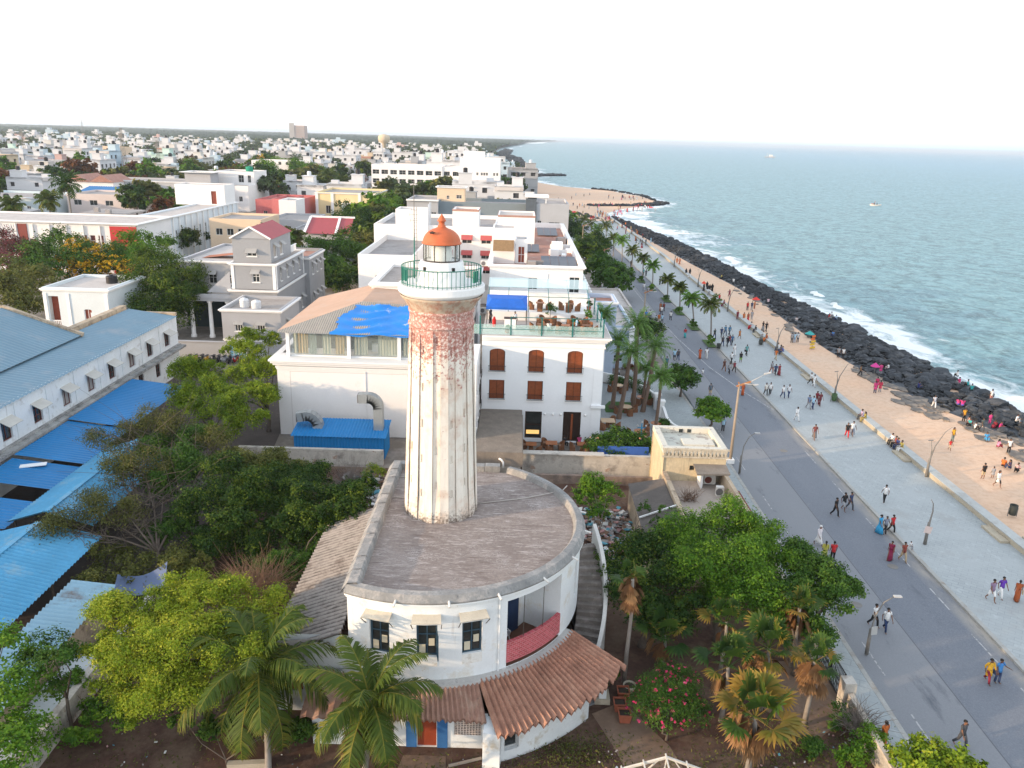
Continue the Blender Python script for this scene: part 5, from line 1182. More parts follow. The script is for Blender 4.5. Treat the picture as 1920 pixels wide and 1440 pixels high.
sheet('market_lane',[[(-40,28),(-21.4,28),(-21.4,64),(-25,92),(-40,92)]],mat('market_lane_earth',(.075,.06,.055),.3,.6),-.03)
q=MB();q.box(-22.9,-21.5,26.5,35.5,-.05,1.2);tag(q.build('concrete_strip',mat('pale_concrete',(.46,.50,.52),.1,.6),None,(-22.2,31,0)),'pale flat concrete wall top running beside the garden wall at bottom left','wall')
q=MB();q.box(-21.4,-21.0,24,44,-.05,1.35);tag(q.build('garden_wall_west',rub,None,(-21.2,34,0)),'old grey garden wall running up the left side under the small tree','wall')
q=MB();q.sm=True;vv=[]
for j in range(9):
 for i in range(13):s,tt=i/12,j/8;vv.append((-23.3+2.9*s-.4*tt,40.6+1.7*tt+.5*s,1.9-.5*sin(pi*s)-.25*sin(pi*tt)+.7*s*tt))
q.add(vv,[(j*13+i,j*13+i+1,j*13+i+14,j*13+i+13)for j in range(8)for i in range(12)]);tag(q.build('hanging_tarpaulin',mat('dusty_blue_tarpaulin',(.10,.14,.24),.15,.8,.7),None,(-22,41.5,0)),'dusty grey blue tarpaulin slung between the trees above the garden','tarpaulin')
for i,(x,y,c,lab)in enumerate(((-25.9,38.6,(.45,.03,.04),'red bundle of stall goods in the dark gap between the shed roofs'),(-25.9,40.8,(.5,.25,.03),'orange bundle of stall goods in the dark gap between the shed roofs'))):
 q=MB();q.ball((x,y,1.2),.35,10,6);tag(q.build('cloth_bundle',mat('bundle_%d'%i,c,.2,4),None,(x,y,.85)),lab,'bundle','stall bundles')
 # =  small white pavilion and grey colonial house
pv_=thing('pavilion_house','small pale blue white square house with flat roof, loggia opening and red shutters','house',(-56.5,105,0))
pvw=mat('pale_mint_wall',(.62,.68,.70),.06,.6,.9,streak=((.42,.42,.4),.1));red_s=mat('red_brown_shutter',(.24,.055,.03),.2,3,.6)
po={'S':[op(1.3,2.6,1.3,4.2,.8,'loggia'),op(5.6,3.1,1.0,2.1,.2,'window',arch=.2)],'E':[op(3,3.2,.8,1.7,.2,'window',arch=.15),op(7,3.2,.8,1.9,.2,'window',arch=.15)]}
sd=block(pv_,-61,-52.5,100.3,110.5,-.05,7.9,pvw,roof_pale,po,.4,.3,frame=trim,pane=red_s,bars=(1,0),corn=(trim,7.75,.25))
for u in(.25,3.2,8.2):q=MB();rect(q,sd['S'][0],u-.22,u+.22,0,7.2,-.1,-.002);q.build('pilaster',trim,pv_)
q=MB();rect(q,sd['S'][0],.7,1.95,2.6,2.75,.1,.2);rect(q,sd['S'][0],.7,1.95,3.5,3.6,.1,.2)
for i in range(6):u=.75+1.1*i/5;rect(q,sd['S'][0],u,u+.09,2.75,3.5,.1,.2)
q.build('balustrade',trim,pv_);q=MB();rect(q,sd['S'][0],.66,1.94,2.6,6.8,.75,.79);q.build('loggia_door',red_s,pv_)
tk=mat('black_tank_plastic',(.015,.015,.018),.2,2,.5);wtk=mat('white_tank_plastic',(.62,.64,.66),.05,2,.6)
def tank(x,y,z,r_,h,m,label,grp='rooftop water tanks'):
 q=MB();q.lathe([(r_,z)]+[p for i in range(4)for p in((r_,z+h*(i+.1)/4*.85),(r_*1.04,z+h*(i+.5)/4*.85),(r_,z+h*(i+.9)/4*.85))]+[(r_*.85,z+h*.93),(r_*.35,z+h*.97),(r_*.35,z+h*1.05),(.01,z+h*1.05)],(x,y),18);tag(q.build('water_tank',m,None,(x,y,z)),label,'water tank',grp)
tank(-55.0,106.5,7.5,.7,1.1,tk,'black water tank on the roof of the small pale pavilion house')
gh=thing('colonial_house','grey colonial house with white trim, gabled top storey and many hooded windows','house',(-36,110,0))
gr=mat('grey_render',(.30,.31,.325),.06,.7,.9,streak=((.18,.18,.18),.15));gr_l=mat('light_grey_render',(.37,.38,.40),.05,.7,.9);hood_g=mat('hood_grey',(.36,.36,.35),.08,1)
HX0,HX1=-39.2,-32.7
so={'S':[op(3.3,1.0,1.2,1.5,.15)],'E':row(15,4,.8,2.2,2.0,d=.15)}
block(gh,HX0,HX1,107.2,122,-.05,6.9,gr,roof_grey,so,0,0,'ground_storey','floor_slab',trim,pane_d,trim,(1,1),hood_g,corn=(trim,7.0,.3))
so2={'S':[op(3.4,1.0,1.0,1.6,.15)],'E':row(14.4,4,.8,.9,1.9,d=.15)}
sd2=block(gh,HX0+.2,HX1-.15,107.6,122,7.004,10.5,gr,roof_grey,so2,0,0,'middle_storey','upper_slab',trim,pane_d,trim,(1,1),hood_g,corn=(trim,10.6,.35))
for S_,us_ in((sd2['S'][0],(.02,5.7)),(sd2['E'][0],(.02,14.0))):
 for u in us_:q=MB();rect(q,S_,u,u+.4,0,3.3,-.06,-.002);q.build('corner_trim',trim,gh)
so3={'S':[op(2.6,.9,1.3,.9,.15)],'E':[op(2,.6,1.2,1.8,.1),op(5,.6,1.2,1.8,.1)]}
block(gh,-38.9,-33.7,108.6,118.5,10.504,13.9,gr,roof_grey,so3,0,0,'top_storey','attic_floor',trim,pane_d,trim,(1,0),hood_g)
red_r=mat('red_metal_roof',(.33,.055,.065),.1,.8,.6);q=MB();q.add([(-38.95,108.5,13.85),(-33.65,108.5,13.85),(-36.3,108.5,15.3)],[(0,1,2)]);q.add([(-38.95,118.5,13.85),(-33.65,118.5,13.85),(-36.3,118.5,15.3)],[(2,1,0)]);q.build('gable',gr_l,gh)
q=MB();q.quad((-39.1,108.3,13.8),(-36.3,108.3,15.38),(-36.3,118.8,15.38),(-39.1,118.8,13.8));q.quad((-33.5,108.3,13.8),(-33.5,118.8,13.8),(-36.3,118.8,15.38),(-36.3,108.3,15.38));q.build('gable_roof',red_r,gh)
q=MB();q.bar((-39.1,108.25,13.85),(-36.3,108.25,15.43),.2);q.bar((-33.5,108.25,13.85),(-36.3,108.25,15.43),.2);q.build('verge',trim,gh)
block(gh,-38.5,-32.0,122.02,131.5,-.05,9.6,gr,roof_red,{'E':row(9.5,3,.8,1.8,1.9,d=.15)+row(9.5,3,.8,6.6,1.9,d=.15)},.5,.25,'rear_wing_wall','rear_wing_roof',trim,pane_d,trim,(1,1),hood_g,corn=(trim,9.4,.25))
q=MB();
for i in range(15):q.box(HX1-1.2,HX1-1.1,118.8+.2*i,118.9+.2*i,10.6,11.5)
q.box(HX1-1.25,HX1-1.05,118.6,121.9,11.5,11.6);q.build('roof_balustrade',trim,gh)
block(gh,-48.2,-39.22,113,131,5.6,10.0,gr_l,roof_pale,{'S':[op(1.8,1.0,1.2,1.8,.4),op(4.5,1.0,1.2,1.8,.4),op(7.2,1.0,1.2,1.8,.4)]},.35,.3,'west_wing_wall','west_wing_roof',trim,pane_d,trim,(1,1),hood_g,corn=(trim,9.9,.4))
q=MB();q.box(-48.2,-39.22,107.4,113.0,5.2,5.6);q.box(-48.2,-39.22,107.3,107.5,5.6,6.2);q.build('terrace_slab',gr_l,gh)
q=MB();q.quad((-48,107.6,5.604),(-39.3,107.6,5.604),(-39.3,112.9,5.604),(-48,112.9,5.604));q.build('terrace_floor',roof_pale,gh)
for x in(-47.6,-45.0,-42.4,-39.9):q=MB();q.lathe([(.40,-.05),(.40,.3),(.30,.35),(.25,4.8),(.38,5.0),(.40,5.19)],(x,107.9),14);q.build('column',trim,gh)
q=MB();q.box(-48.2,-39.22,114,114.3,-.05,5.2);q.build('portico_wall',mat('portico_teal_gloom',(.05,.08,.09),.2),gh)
q=MB();q.add([(-42.6,107.7,6.4),(-39.22,107.7,9.4),(-39.22,108.0,9.4),(-42.6,108.0,6.4),(-39.22,107.7,6.4)],[(0,4,1),(0,1,2,3)]);q.build('stair_hood',gr_l,gh)
q=MB();q.quad((-49.3,117,9.3),(-39.3,117,10.6),(-39.3,120,10.6),(-49.3,120,9.3));q.build('orange_roof_strip',mat('terracotta_strip',(.42,.15,.08),.15,1),gh)
ga=thing('annexe','square grey annexe with white trim, two hooded windows and blue door below the colonial house','annexe',(-33,97,0))
block(ga,-36.7,-29.3,96.8,105.5,2.7,6.6,gr_l,roof_grey,{'S':[op(2.1,1.0,1.0,1.1,.12),op(4.9,1.0,1.0,1.1,.12)],'E':[op(3,1.0,.9,1.1,.12)]},.4,.3,'upper_wall','roof',trim,pane_d,trim,(2,0),hood_g,corn=(trim,6.5,.3),awk=dict(drop=.3,out=.5))
sdg=block(ga,-36.6,-29.4,96.9,105.4,-.05,2.69,gr_l,roof_grey,{'S':[op(1.6,.1,2.2,2.2,.1,'door')]},0,0,'lower_wall','floor',trim,mat('pale_blue_door',(.14,.33,.50),.1),corn=(trim,2.69,.15),bars=(3,1))
tank(-34.7,99.6,6.2,.55,1.2,wtk,'left one of two white water tanks on the grey annexe roof');tank(-33.1,99.4,6.2,.6,1.0,wtk,'right one of two white water tanks on the grey annexe roof')
q=MB();q.box(-43.5,-36.75,97.3,97.6,-.05,2.0);q.box(-43.6,-36.75,97.2,97.7,2.0,2.12);tag(q.build('compound_wall',gr_l,None,(-40,97.4,0)),'grey compound wall with white coping left of the grey annexe','wall')
# =  NAMED TOWN BUILDINGS
twhite=mat('town_white',(.78,.77,.76),.05,.3,.85,streak=((.52,.5,.48),.12));tgrey=mat('town_grey',(.42,.43,.45),.07,.3,.9)
tcream=mat('town_cream',(.68,.53,.38),.06,.3,.9);tyellow=mat('town_yellow',(.74,.61,.35),.06,.3,.9);tpink=mat('town_red_plaster',(.50,.16,.16),.12,.4,.9);tpale=mat('town_pale_pink',(.62,.54,.51),.06,.3,.9)
rt_gray=mat('town_roof_grey',(.33,.31,.30),.15,.2,.95,dirt=((.2,.19,.18),.35,.3));cop_m=mat('brick_coping',(.42,.25,.2),.15,1);redaw=mat('red_awning_sheet',(.42,.10,.10),.1,1)
def bld(name,label,cat,x0,x1,y0,y1,h,wall,roof,ops=None,par=.6,group=None,aw=None,corn=None,bars=(1,0),pane=None,frame=None,awk=None,z0=-.05):
 t=thing(name,label,cat,((x0+x1)/2,(y0+y1)/2,0),group);block(t,x0,x1,y0,y1,z0,h,wall,roof,ops or{},par,.3,frame=frame or trim,pane=pane or pane_d,bars=bars,aw=aw,corn=corn,awk=awk);return t
def grid(U,n,w,hs,v0,dv,k,m=1.2):return[o for j in range(k)for o in row(U,n,w,v0+dv*j,hs,m=m,d=.2)]
wb=bld('apartment_block','white apartment block with red window awnings behind the lighthouse','building',-24.5,-3.6,137,158,13.3,twhite,rt_gray,{'S':[op(u,v,1.7,1.3,.2)for v in(5.3,7.85,10.45)for u in(12.6,16.0,19.3)]},.7,aw=redaw,awk=dict(drop=.75,out=.55))
bld('apartment_wing','lower white apartment wing with sloping parapet left of the orange lantern dome','building',-22.5,-14.5,112.5,136.9,11.6,twhite,rt_gray,{'S':[op(3.1,7.0,1.4,1.7,.2),op(6.2,8.0,1.1,.9,.2)]},.9)
t=thing('stair_tower','tall plain white rooftop tower left of the orange lantern dome','tower',(-20,140,12));block(t,-20.7,-15.2,136.6,142,11.62,15.9,twhite,rt_gray,{'E':[op(4.2,3.2,1.0,2,.2)]},.4,.3,frame=trim,pane=pane_d)
t=thing('stair_tower','white rooftop stair tower with red coping right of the orange lantern dome','tower',(-7,141,12));block(t,-11.1,-6.6,138,144,12.7,16.0,twhite,roof_red,{},.35,.3,corn=(cop_m,16.04,.06))
sb_=bld('solar_roof_building','white flat roofed building with solar panels and cluttered roof beside the road trees','building',-3.2,8.4,97.8,150,13.0,hot_w,roof_red,{'S':[op(5.4,10.0,1.2,1.5,.2),op(10.6,9.2,1.3,2.5,.3,'door')],'E':row(52,12,1.3,8,1.7,d=.2)},.9,corn=(trim,12.95,.35))
q=MB()
for x in(4.0,):q.box(x,x+.05,97.72,97.79,5,12);q.box(-2.7,-2.6,97.7,97.79,5,12)
q.build('down_pipe',trim,sb_)
q=MB();q.box(8.42,9.9,99,150,8.2,8.5);q.box(8.42,9.2,98.5,99,4,10.8)
for i in range(24):q.box(9.6,9.85,99.5+2.1*i,100.6+2.1*i,8.5,9.6)
q.build('side_balcony',trim,sb_)
t=thing('roof_room','white rooftop room with brown bamboo blind on the solar roof building','room',(-1,104,12));block(t,-3.15,-.15,104.5,110,12.11,16.7,hot_w,roof_pale,{'S':[]},.2,.2)
q=MB();q.add([(-3.0,104.4,15.2),(-.3,104.4,15.2),(-.3,102.8,14.0),(-3.0,102.8,14.0),(-3.0,104.4,15.15),(-.3,104.4,15.15),(-.3,102.8,13.95),(-3.0,102.8,13.95)],[(0,3,2,1),(4,5,6,7),(3,7,6,2)]);q.build('bamboo_blind',mat('bamboo_blind',(.26,.165,.085),.2,3,.9,bmp=.3),t)
t=thing('roof_room','small white rooftop cabin with dark red door on the solar roof building','room',(3,105,12));block(t,-.1,1.5,105,108,12.11,15.3,hot_w,roof_pale,{'S':[op(.8,.05,.9,2.2,.12,'door')]},.15,.15,frame=trim,pane=red_s)
t=thing('roof_room','big plain white rooftop block at the back of the solar roof building','room',(2,128,12));block(t,-2.95,2.8,124,132,12.11,16.6,hot_w,roof_pale,{},.2,.2,corn=(cop_m,16.62,.05))
pan_m=mat('solar_panel_glass',(.10,.115,.14),.15,2,.55,spec=.3)
def panels(x,y,nx,ny,z,lab):
 t=thing('solar_array',lab,'solar panels',(x,y,z),'rooftop solar arrays')
 for i in range(nx):
  for j in range(ny):
   X,Y=x+1.15*i,y+1.75*j;q=MB();q.add([(X,Y,z+.25+.12*j),(X+1.1,Y,z+.25+.12*j),(X+1.1,Y+1.65,z+.42+.12*j),(X,Y+1.65,z+.42+.12*j),(X,Y,z+.2+.12*j),(X+1.1,Y,z+.2+.12*j),(X+1.1,Y+1.65,z+.37+.12*j),(X,Y+1.65,z+.37+.12*j)],[(0,1,2,3),(0,4,5,1),(1,5,6,2),(3,7,4,0),(7,6,5,4)]);q.build('panel',pan_m,t)
panels(3.4,100.5,4,4,12.1,'nearest grid of dark solar panels at the front of the white roof');panels(-2.3,115.2,5,3,12.1,'second grid of dark solar panels beside the plain rooftop block');panels(3.6,136,3,4,12.1,'farthest grid of dark solar panels at the back of the white roof')
for i,(x,y,s)in enumerate(((5.3,118,1.6),(1.6,101.5,1.0),(4.9,112.5,1.2),(6.5,126,1.3))):
 q=MB();q.box(x,x+s,y,y+s,12.11,12.11+s*.8);q.box(x+s*1.3,x+s*1.8,y-s,y+s*.6,12.11,12.5);q.box(x-.2,x+s*2,y+s*1.2,y+s*1.3,12.11,12.9);tag(q.build('roof_plant',rt_gray if i%2 else trim,None,(x,y,12.1)),('white plant casing midway along the solar roof','grey plant casing just behind the roof edge near the bamboo blind','white plant casing by the red terrace strip','grey plant casing toward the back of the solar roof')[i],'roof plant','plant casings on the solar roof')
for i,z in enumerate((12.6,9.6,6.6)):ac_unit(-3.9,98.5,z,('top','middle','bottom')[i]+' condenser in the column on the corner of the solar roof building')
gf=thing('grey_modern_house','long grey modern house with dark bay behind the white apartment block','building',(-8,225,0))
block(gf,-29.5,-21.2,215,232,-.05,11.6,tgrey,rt_gray,{'S':[op(7.2,6.5,1.4,2.0,.2)]},.5,.3,'west_wall','west_roof',trim,pane_d)
block(gf,-21.18,5.0,217,232,-.05,11.2,mat('slate_grey_wall',(.21,.25,.27),.06,.3),rt_gray,{'S':[op(3,5,1.6,1.9,.2),op(20,5,3,1.9,.2)]},.8,.3,'central_wall','central_roof',trim,pane_d)
q=MB();q.box(-21,5,216.4,216.98,7.4,7.7);q.box(-29.6,-21,214.4,214.98,11.3,11.7);q.build('white_band',trim,gf)
block(gf,5.02,13.6,212,232,-.05,11.8,tgrey,rt_gray,{'S':[op(4.9,5.2,3.0,1.9,.2),op(.9,5,1.1,2.4,.3)]},.6,.3,'east_wall','east_roof',trim,pane_d)
q=MB();q.box(2.2,5.01,211.6,216.3,0,13.0);q.build('dark_bay',mat('dark_bay_metal',(.10,.12,.14),.1),gf);q=MB();q.box(2.0,8.2,211.3,218,13.3,13.8);q.box(2.3,2.6,212,212.3,11.6,13.3);q.box(7.3,7.6,212,212.3,11.6,13.3);q.build('roof_canopy',trim,gf)
t=thing('roof_room','cream rooftop room with wide white slab on the long grey modern house','room',(-18,222,11));block(t,-22,-14.5,221,227,10.5,14.6,tcream,rt_gray,{'S':[op(3,1,.8,1,.15),op(6,1.2,1.5,1,.15)]},0,.2,frame=trim,pane=pane_d,corn=(trim,14.75,.5))
lo=thing('office_block','long white office block with four rows of dark windows near the shore','building',(-40,385,0));LB=-68.5
def band(U,n,rows_,v0,dv,w,h):return[op(U*(i+.5)/n,v0+dv*j,w,h,.5)for j in range(rows_)for i in range(n)]
block(lo,-68.5,-35.5,380,398,-.05,14.5,twhite,rt_gray,{'S':band(33,8,3,2.2,4.0,3.1,2.0)},.6,.3,'west_wall','west_roof',trim,pane_d,None,(1,1))
block(lo,-35.48,-27.2,380.5,398,-.05,14.2,twhite,rt_gray,{'S':band(8.3,2,3,2.2,4.0,2.8,2.0)},.6,.3,'link_wall','link_roof',trim,pane_d,None,(2,0))
block(lo,-27.18,-8.5,378,400,-.05,18.6,twhite,rt_gray,{'S':[op(u,v,1.0,1.3,.2)for v in(2.5,6.8,11)for u in(8.2,10.2,11.4,12.6,16,17.4)]},.6,.3,'tower_wall','tower_roof',trim,pane_d)
q=MB();q.box(-25.5,-19,376,377.9,0,9);q.box(-26,-16,384,392,18.0,21.5);q.build('stair_bay',twhite,lo)
bld('yellow_house','yellow house with white pilasters and flat roof behind the dark trees','house',-66.5,-46.8,266,290,9.2,tyellow,rt_gray,{'S':[op(4,2.4,1.6,2.6,.2,'window')]},.6,corn=(trim,9.0,.35));yh=bpy.data.objects['yellow_house']
q=MB()
for x in(-66.6,-61.5,-52.5,-47.4):q.box(x,x+.9,265.75,265.98,0,9.1)
q.box(-57.6,-53.5,264,265.7,0,6);q.build('pilaster',trim,yh)
t=bld('red_house','faded red plaster house with stepped parapets and red roof left of the yellow house','house',-82,-68.5,252,275,7.4,tpink,roof_red,{'S':[op(3,2,1.2,2,.2),op(9,2,1.2,2,.2)]},.8)
bld('red_tower_house','taller red plaster house block between the red roof and the yellow house','house',-72,-66.7,236,251.8,9,tpink,roof_red,{'S':[op(2.4,4,1,1.6,.2)]},.6)
t=thing('red_roof_house','grey house with wide red metal roof divided by a white gutter, near the dark trees','house',(-44,176,0));block(t,-50.5,-36.4,172.2,196,-.05,7.0,tgrey,rt_gray,{'S':[op(8.5,4.6,7,1.3,.5)]},.3,.3,frame=trim,pane=pane_d)
q=MB();q.quad((-45.4,171.4,7.1),(-39.2,171.4,7.1),(-40.2,181,9.6),(-46.2,181,9.6));q.quad((-38.6,171.4,7.1),(-35.9,171.4,7.1),(-36.9,181,9.6),(-39.6,181,9.6));q.build('red_roof',red_r,t)
q=MB();q.bar((-38.9,171.4,7.25),(-39.9,181,9.75),.5,.3);q.bar((-45.7,171.4,7.25),(-46.5,181,9.75),.5,.3);q.bar((-46.5,181.1,9.75),(-36.6,181.1,9.75),.4);q.build('gutter',trim,t)
bld('cream_house','cream house with a row of four windows behind the grey colonial house','house',-68.5,-57,178,192,9,tcream,rt_gray,{'S':row(11.5,4,1.5,5.4,1.5,d=.2)},.5)
rp=thing('school_block','long white two storey block with dark red windows and bright red end panel','building',(-95,175,0))
block(rp,-118,-74.5,156,172,-.05,9.8,twhite,roof_pale,{'S':[op(2.2+2.15*i,5.2,1.25,2.2,.25)for i in range(8)]+[op(26.6+1.62*i,5.2,1.05,2.2,.25)for i in range(7)]+[op(2+2.2*i,2.2,1.4,.7,.2)for i in range(17)]},.3,.3,'front_wall','front_roof',trim,mat('maroon_glass',(.10,.035,.035),.2),None,(0,1),corn=(trim,9.75,.6))
q=MB();q.box(-79.7,-74.45,155.85,155.98,0,9.2);q.build('red_panel',mat('bright_red_panel',(.50,.045,.05),.06,.5),rp)
q=MB();q.box(-97.8,-96,155.85,155.98,3,9.2);q.build('brown_red_panel',mat('brown_red_panel',(.22,.06,.05),.06,.5),rp)
q=MB()
for i in range(9):q.bar((-101+.45*i,155.9,5.2),(-101+.45*i-.9,155.9,9.0),.16)
for i in range(12):q.box(-118+3.3*i,-117.8+3.3*i,155.7,155.98,0,9.2)
q.build('fin',trim,rp)
block(rp,-82,-74.52,172.02,214,-.05,9.7,mat('bluish_white',(.68,.74,.78),.05,.4),roof_pale,{'E':row(42,12,1.0,4.6,2.0,d=.2)},.3,.3,'side_wall','side_roof',trim,pane_d,corn=(trim,9.65,.4))
q=MB()
for i in range(13):q.box(-74.5,-74.2,172.5+3.4*i,172.8+3.4*i,0,9.4)
q.build('rib',trim,rp)
t=thing('stair_tower','plain white stair tower with a narrow red door on the long school block','tower',(-80,212,9));block(t,-87,-74.4,205,212.5,9.4,14.4,twhite,roof_pale,{'S':[op(9.8,.3,1.3,3.2,.2,'door')]},.2,.2,frame=red_s,pane=red_s)
q=MB();q.box(-96,-86,176,186,9.3,9.6);q.box(-94,-93,178,179,9.6,10.6);q.box(-90,-89,175,176,9.6,10.5);tag(q.build('roof_plant',rt_gray,None,(-91,180,9.5)),'grey plant boxes on the long school block roof','roof plant')
bld('hospital_block','long pale pink block with a row of square windows and grey upper storey','building',-140,-104,250,268,7.6,tpale,rt_gray,{'S':row(36,7,2.4,4.2,1.6,d=.2)},.6);bld('grey_long_block','long grey block with dark strip windows behind the pale pink block','building',-158,-110,292,310,9.5,tgrey,rt_gray,{'S':row(48,9,3.6,5.6,1.4,d=.4)},.5,corn=(trim,9.3,.4))
bld('white_slab_tower','square grey tower room with overhanging white roof slab on the long grey block','building',-117,-108,285,293,13,tgrey,rt_gray,{},0,corn=(trim,13.4,1.4))
bld('blue_white_hall','low pale blue and white hall at the far left behind the palm','building',-178,-142,238,262,7,mat('pale_aqua',(.55,.66,.70),.05,.3),rt_gray,{'S':row(36,8,1.2,3,1.6,d=.2)},.7,corn=(trim,6.9,.4))
t=thing('gabled_villa','white villa with red tiled double gable roof at the far left','house',(-148,292,0));block(t,-158,-142,284,298,-.05,9,twhite,rt_gray,{'S':row(16,3,1.4,5,1.8,d=.2)},0,.3,frame=trim,pane=pane_d)
q=MB()
for x0_ in(-158.6,-150):q.add([(x0_,283.4,9),(x0_+8.4,283.4,9),(x0_+4.2,283.4,11.4),(x0_,298.4,9),(x0_+8.4,298.4,9),(x0_+4.2,298.4,11.4)],[(0,2,5,3),(1,4,5,2),(0,1,2),(3,5,4)])
q.build('gable_roof',roof_red,t)
q=MB();q.corr((-146,268,6.8),(11,0,0),(0,8,1.4),.8,.06,1);tag(q.build('blue_roof_shelter',mk_b,None,(-140,272,6)),'bright blue sheet roof below the gabled villa','roof')
bld('terraced_villa','large white terraced villa with roof rooms right of the far palms','house',-118,-96,288,312,9,twhite,rt_gray,{'S':row(22,5,1.3,3.5,1.8,d=.2)},.7);t=thing('roof_room','white rooftop storey of the large terraced villa','room',(-104,300,9));block(t,-110,-96.2,296,311,8.6,13.5,twhite,rt_gray,{'S':[op(9,1,2,2.6,.5),op(12,1,1.2,2.6,.5)]},.4,.3,frame=trim,pane=pane_d)
tank(-99,300,13.2,1.3,2.0,mat('green_tank',(.02,.25,.16),.1),'green water tank on the large terraced villa roof')
bld('grey_small_house','small grey house with white pillars in front of the red house','house',-64,-53,205,222,6.4,tgrey,rt_gray,{'S':row(11,3,1.2,3,1.8,d=.2)},.5);bld('white_corner_house','narrow white house at the end of the red roof house','house',-67,-62.2,226,235.5,9.5,twhite,rt_gray,{'S':[op(2.4,4,1,1.6,.2)]},.5)
bld('concrete_house','unfinished grey concrete house with dark window holes at far left','house',-245,-208,402,422,10.5,tgrey,rt_gray,{'S':row(37,8,2,5.6,2.4,d=.5)},.6);bld('cream_hall','cream three storey house beyond the concrete house at far left','house',-312,-276,560,585,14,tcream,rt_gray,{'S':grid(36,9,1.8,1.6,3,4,3)},.6)
bld('white_tall_house','tall white house standing above its neighbours near the radio mast','house',-140,-118,428,448,13,twhite,rt_gray,{'S':grid(22,5,1.5,1.6,3,4,3)},.6)
t=bld('high_rise','lone brown and grey high rise on the skyline','tower block',-640,-598,2300,2330,44,mat('brown_rise',(.42,.31,.27),.06,.05),rt_gray,{},1);q=MB()
for j in range(9):q.box(-624,-598.5,2298.6,2299.9,3+4.4*j,4.6+4.4*j)
q.box(-640.2,-626,2298.2,2299.9,0,50);q.build('balcony_band',mat('grey_band',(.36,.34,.33),.06,.05),t)
bank=mat('orange_earth_bank',(.48,.22,.11),.15,.05,.95);b=MB();b.add([(-14,700,.2),(-7,700,.2),(-7,700,4),(-12,700,4),(2,560,.2),(8,545,.2),(6,550,3),(1,560,3.2),(5,500,.2),(11,490,.2),(9,495,2),(6,500,2)],[(0,4,7,3),(3,7,6,2),(2,6,5,1),(4,8,11,7),(7,11,10,6),(6,10,9,5)]);struct(b.build('earth_bank',bank))
# =  TOWN OF SMALL HOUSES
TW=[mat('plaster_'+n,c,.06,.15,.9)for n,c in(('white',(.62,.63,.645)),('ivory',(.57,.56,.53)),('blue',(.46,.57,.64)),('grey',(.36,.37,.38)),('cream',(.56,.46,.33)),('pink',(.52,.36,.33)),('mint',(.50,.66,.60)),('ochre',(.60,.38,.16)))]
TWN=['white','ivory','pale blue','grey','cream','pink','mint green','ochre'];TWP=[.62,.10,.11,.09,.025,.025,.02,.01]
TR=[rt_gray,roof_pale,roof_red];win_dark=mat('window_dark',(.06,.06,.065),.3)
def house_mesh(k):
 """small flat roofed house: walls with window holes, parapet, stair room, tank (slots: wall, roof, window, accent)"""
 r=random.Random(400+k);mb=MB();wd,dp,st=r.uniform(7,12),r.uniform(8,14),(1,2,2,3,2,3,1,2,3,2)[k%10];h=3.3*st
 sd=sides(-wd/2,wd/2,-dp/2,dp/2,0)
 for key,(S,U)in sd.items():
  ops=[]
  if key in 'SEW':
   n=max(2,int(U/3.0))
   for s in range(st):ops+=[op(U*(i+.5)/n,1.0+3.3*s,r.choice((1.1,1.3,1.6)),1.35,.25)for i in range(n)if r.random()<.85]
  mb.cur=0;facade(mb,S,U,h+.7,ops);mb.cur=2
  for o in ops:mb.quad(S(o['u0'],o['v0'],.24),S(o['u1'],o['v0'],.24),S(o['u1'],o['v1'],.24),S(o['u0'],o['v1'],.24))
  mb.cur=0
  for o in ops:
   if r.random()<.8:rect(mb,S,o['u0']-.15,o['u1']+.15,o['v1']+.08,o['v1']+.18,-.45,-.001)
  for s in range(1,st+1):rect(mb,S,0,U,3.3*s-.12,3.3*s+.05,-.12,-.002)
 mb.cur=0
 for a,b,c,d in((-wd/2,wd/2,-dp/2,-dp/2+.2),(-wd/2,wd/2,dp/2-.2,dp/2),(-wd/2,-wd/2+.2,-dp/2+.2,dp/2-.2),(wd/2-.2,wd/2,-dp/2+.2,dp/2-.2)):mb.box(a,b,c,d,h+.05,h+.701)
 mb.cur=1;mb.quad((-wd/2,-dp/2,h),(wd/2,-dp/2,h),(wd/2,dp/2,h),(-wd/2,dp/2,h))
 mb.cur=0;sx,sy=r.choice((-1,1)),r.choice((-1,1));cx_,cy_=sx*wd*.28,sy*dp*.25;mb.box(cx_-1.6,cx_+1.6,cy_-1.8,cy_+1.8,h+.01,h+2.8);mb.box(cx_-1.8,cx_+1.8,cy_-2,cy_+2,h+2.8,h+2.95)
 if k%2:mb.cur=0;mb.box(-cx_-1.2,-cx_+.8,-cy_-.8,-cy_+1.2,h+.01,h+1.5)
 mb.cur=3;mb.lathe([(.6,h+2.96),(.62,h+4.0),(.4,h+4.2),(.01,h+4.25)],(cx_,cy_),10)
 if k%3==0:mb.cur=1;mb.add([(-wd/2,-dp/2-.4,h-.4),(wd/2,-dp/2-.4,h-.4),(wd/2,-dp/2-.0,h+.5),(-wd/2,-dp/2,h+.5)],[(0,1,2,3)])
 return mb,wd,dp,h
HM=[]
for k in range(10):
 mb,wd,dp,h=house_mesh(k);me=bpy.data.meshes.new('house');me.from_pydata(mb.v,[],mb.f)
 for m in(TW[0],TR[0],win_dark,tk):me.materials.append(m)
 me.polygons.foreach_set('material_index',mb.m);me.update();HM.append((me,wd,dp,h,mb))
NAMED=[(-124,-72,150,218),(-62,-50,98,112),(-50,-28,90,134),(-28,12,60,160),(-32,16,208,236),(-72,-6,372,404),(-84,-44,200,294),(-52,-34,168,198),(-70,-55,174,194),(-144,-100,246,272),(-180,-100,230,316),(-250,-204,398,426),(-316,-272,556,590),(-144,-114,424,452),(-60,-38,30,95),(-34,10,160,207)]
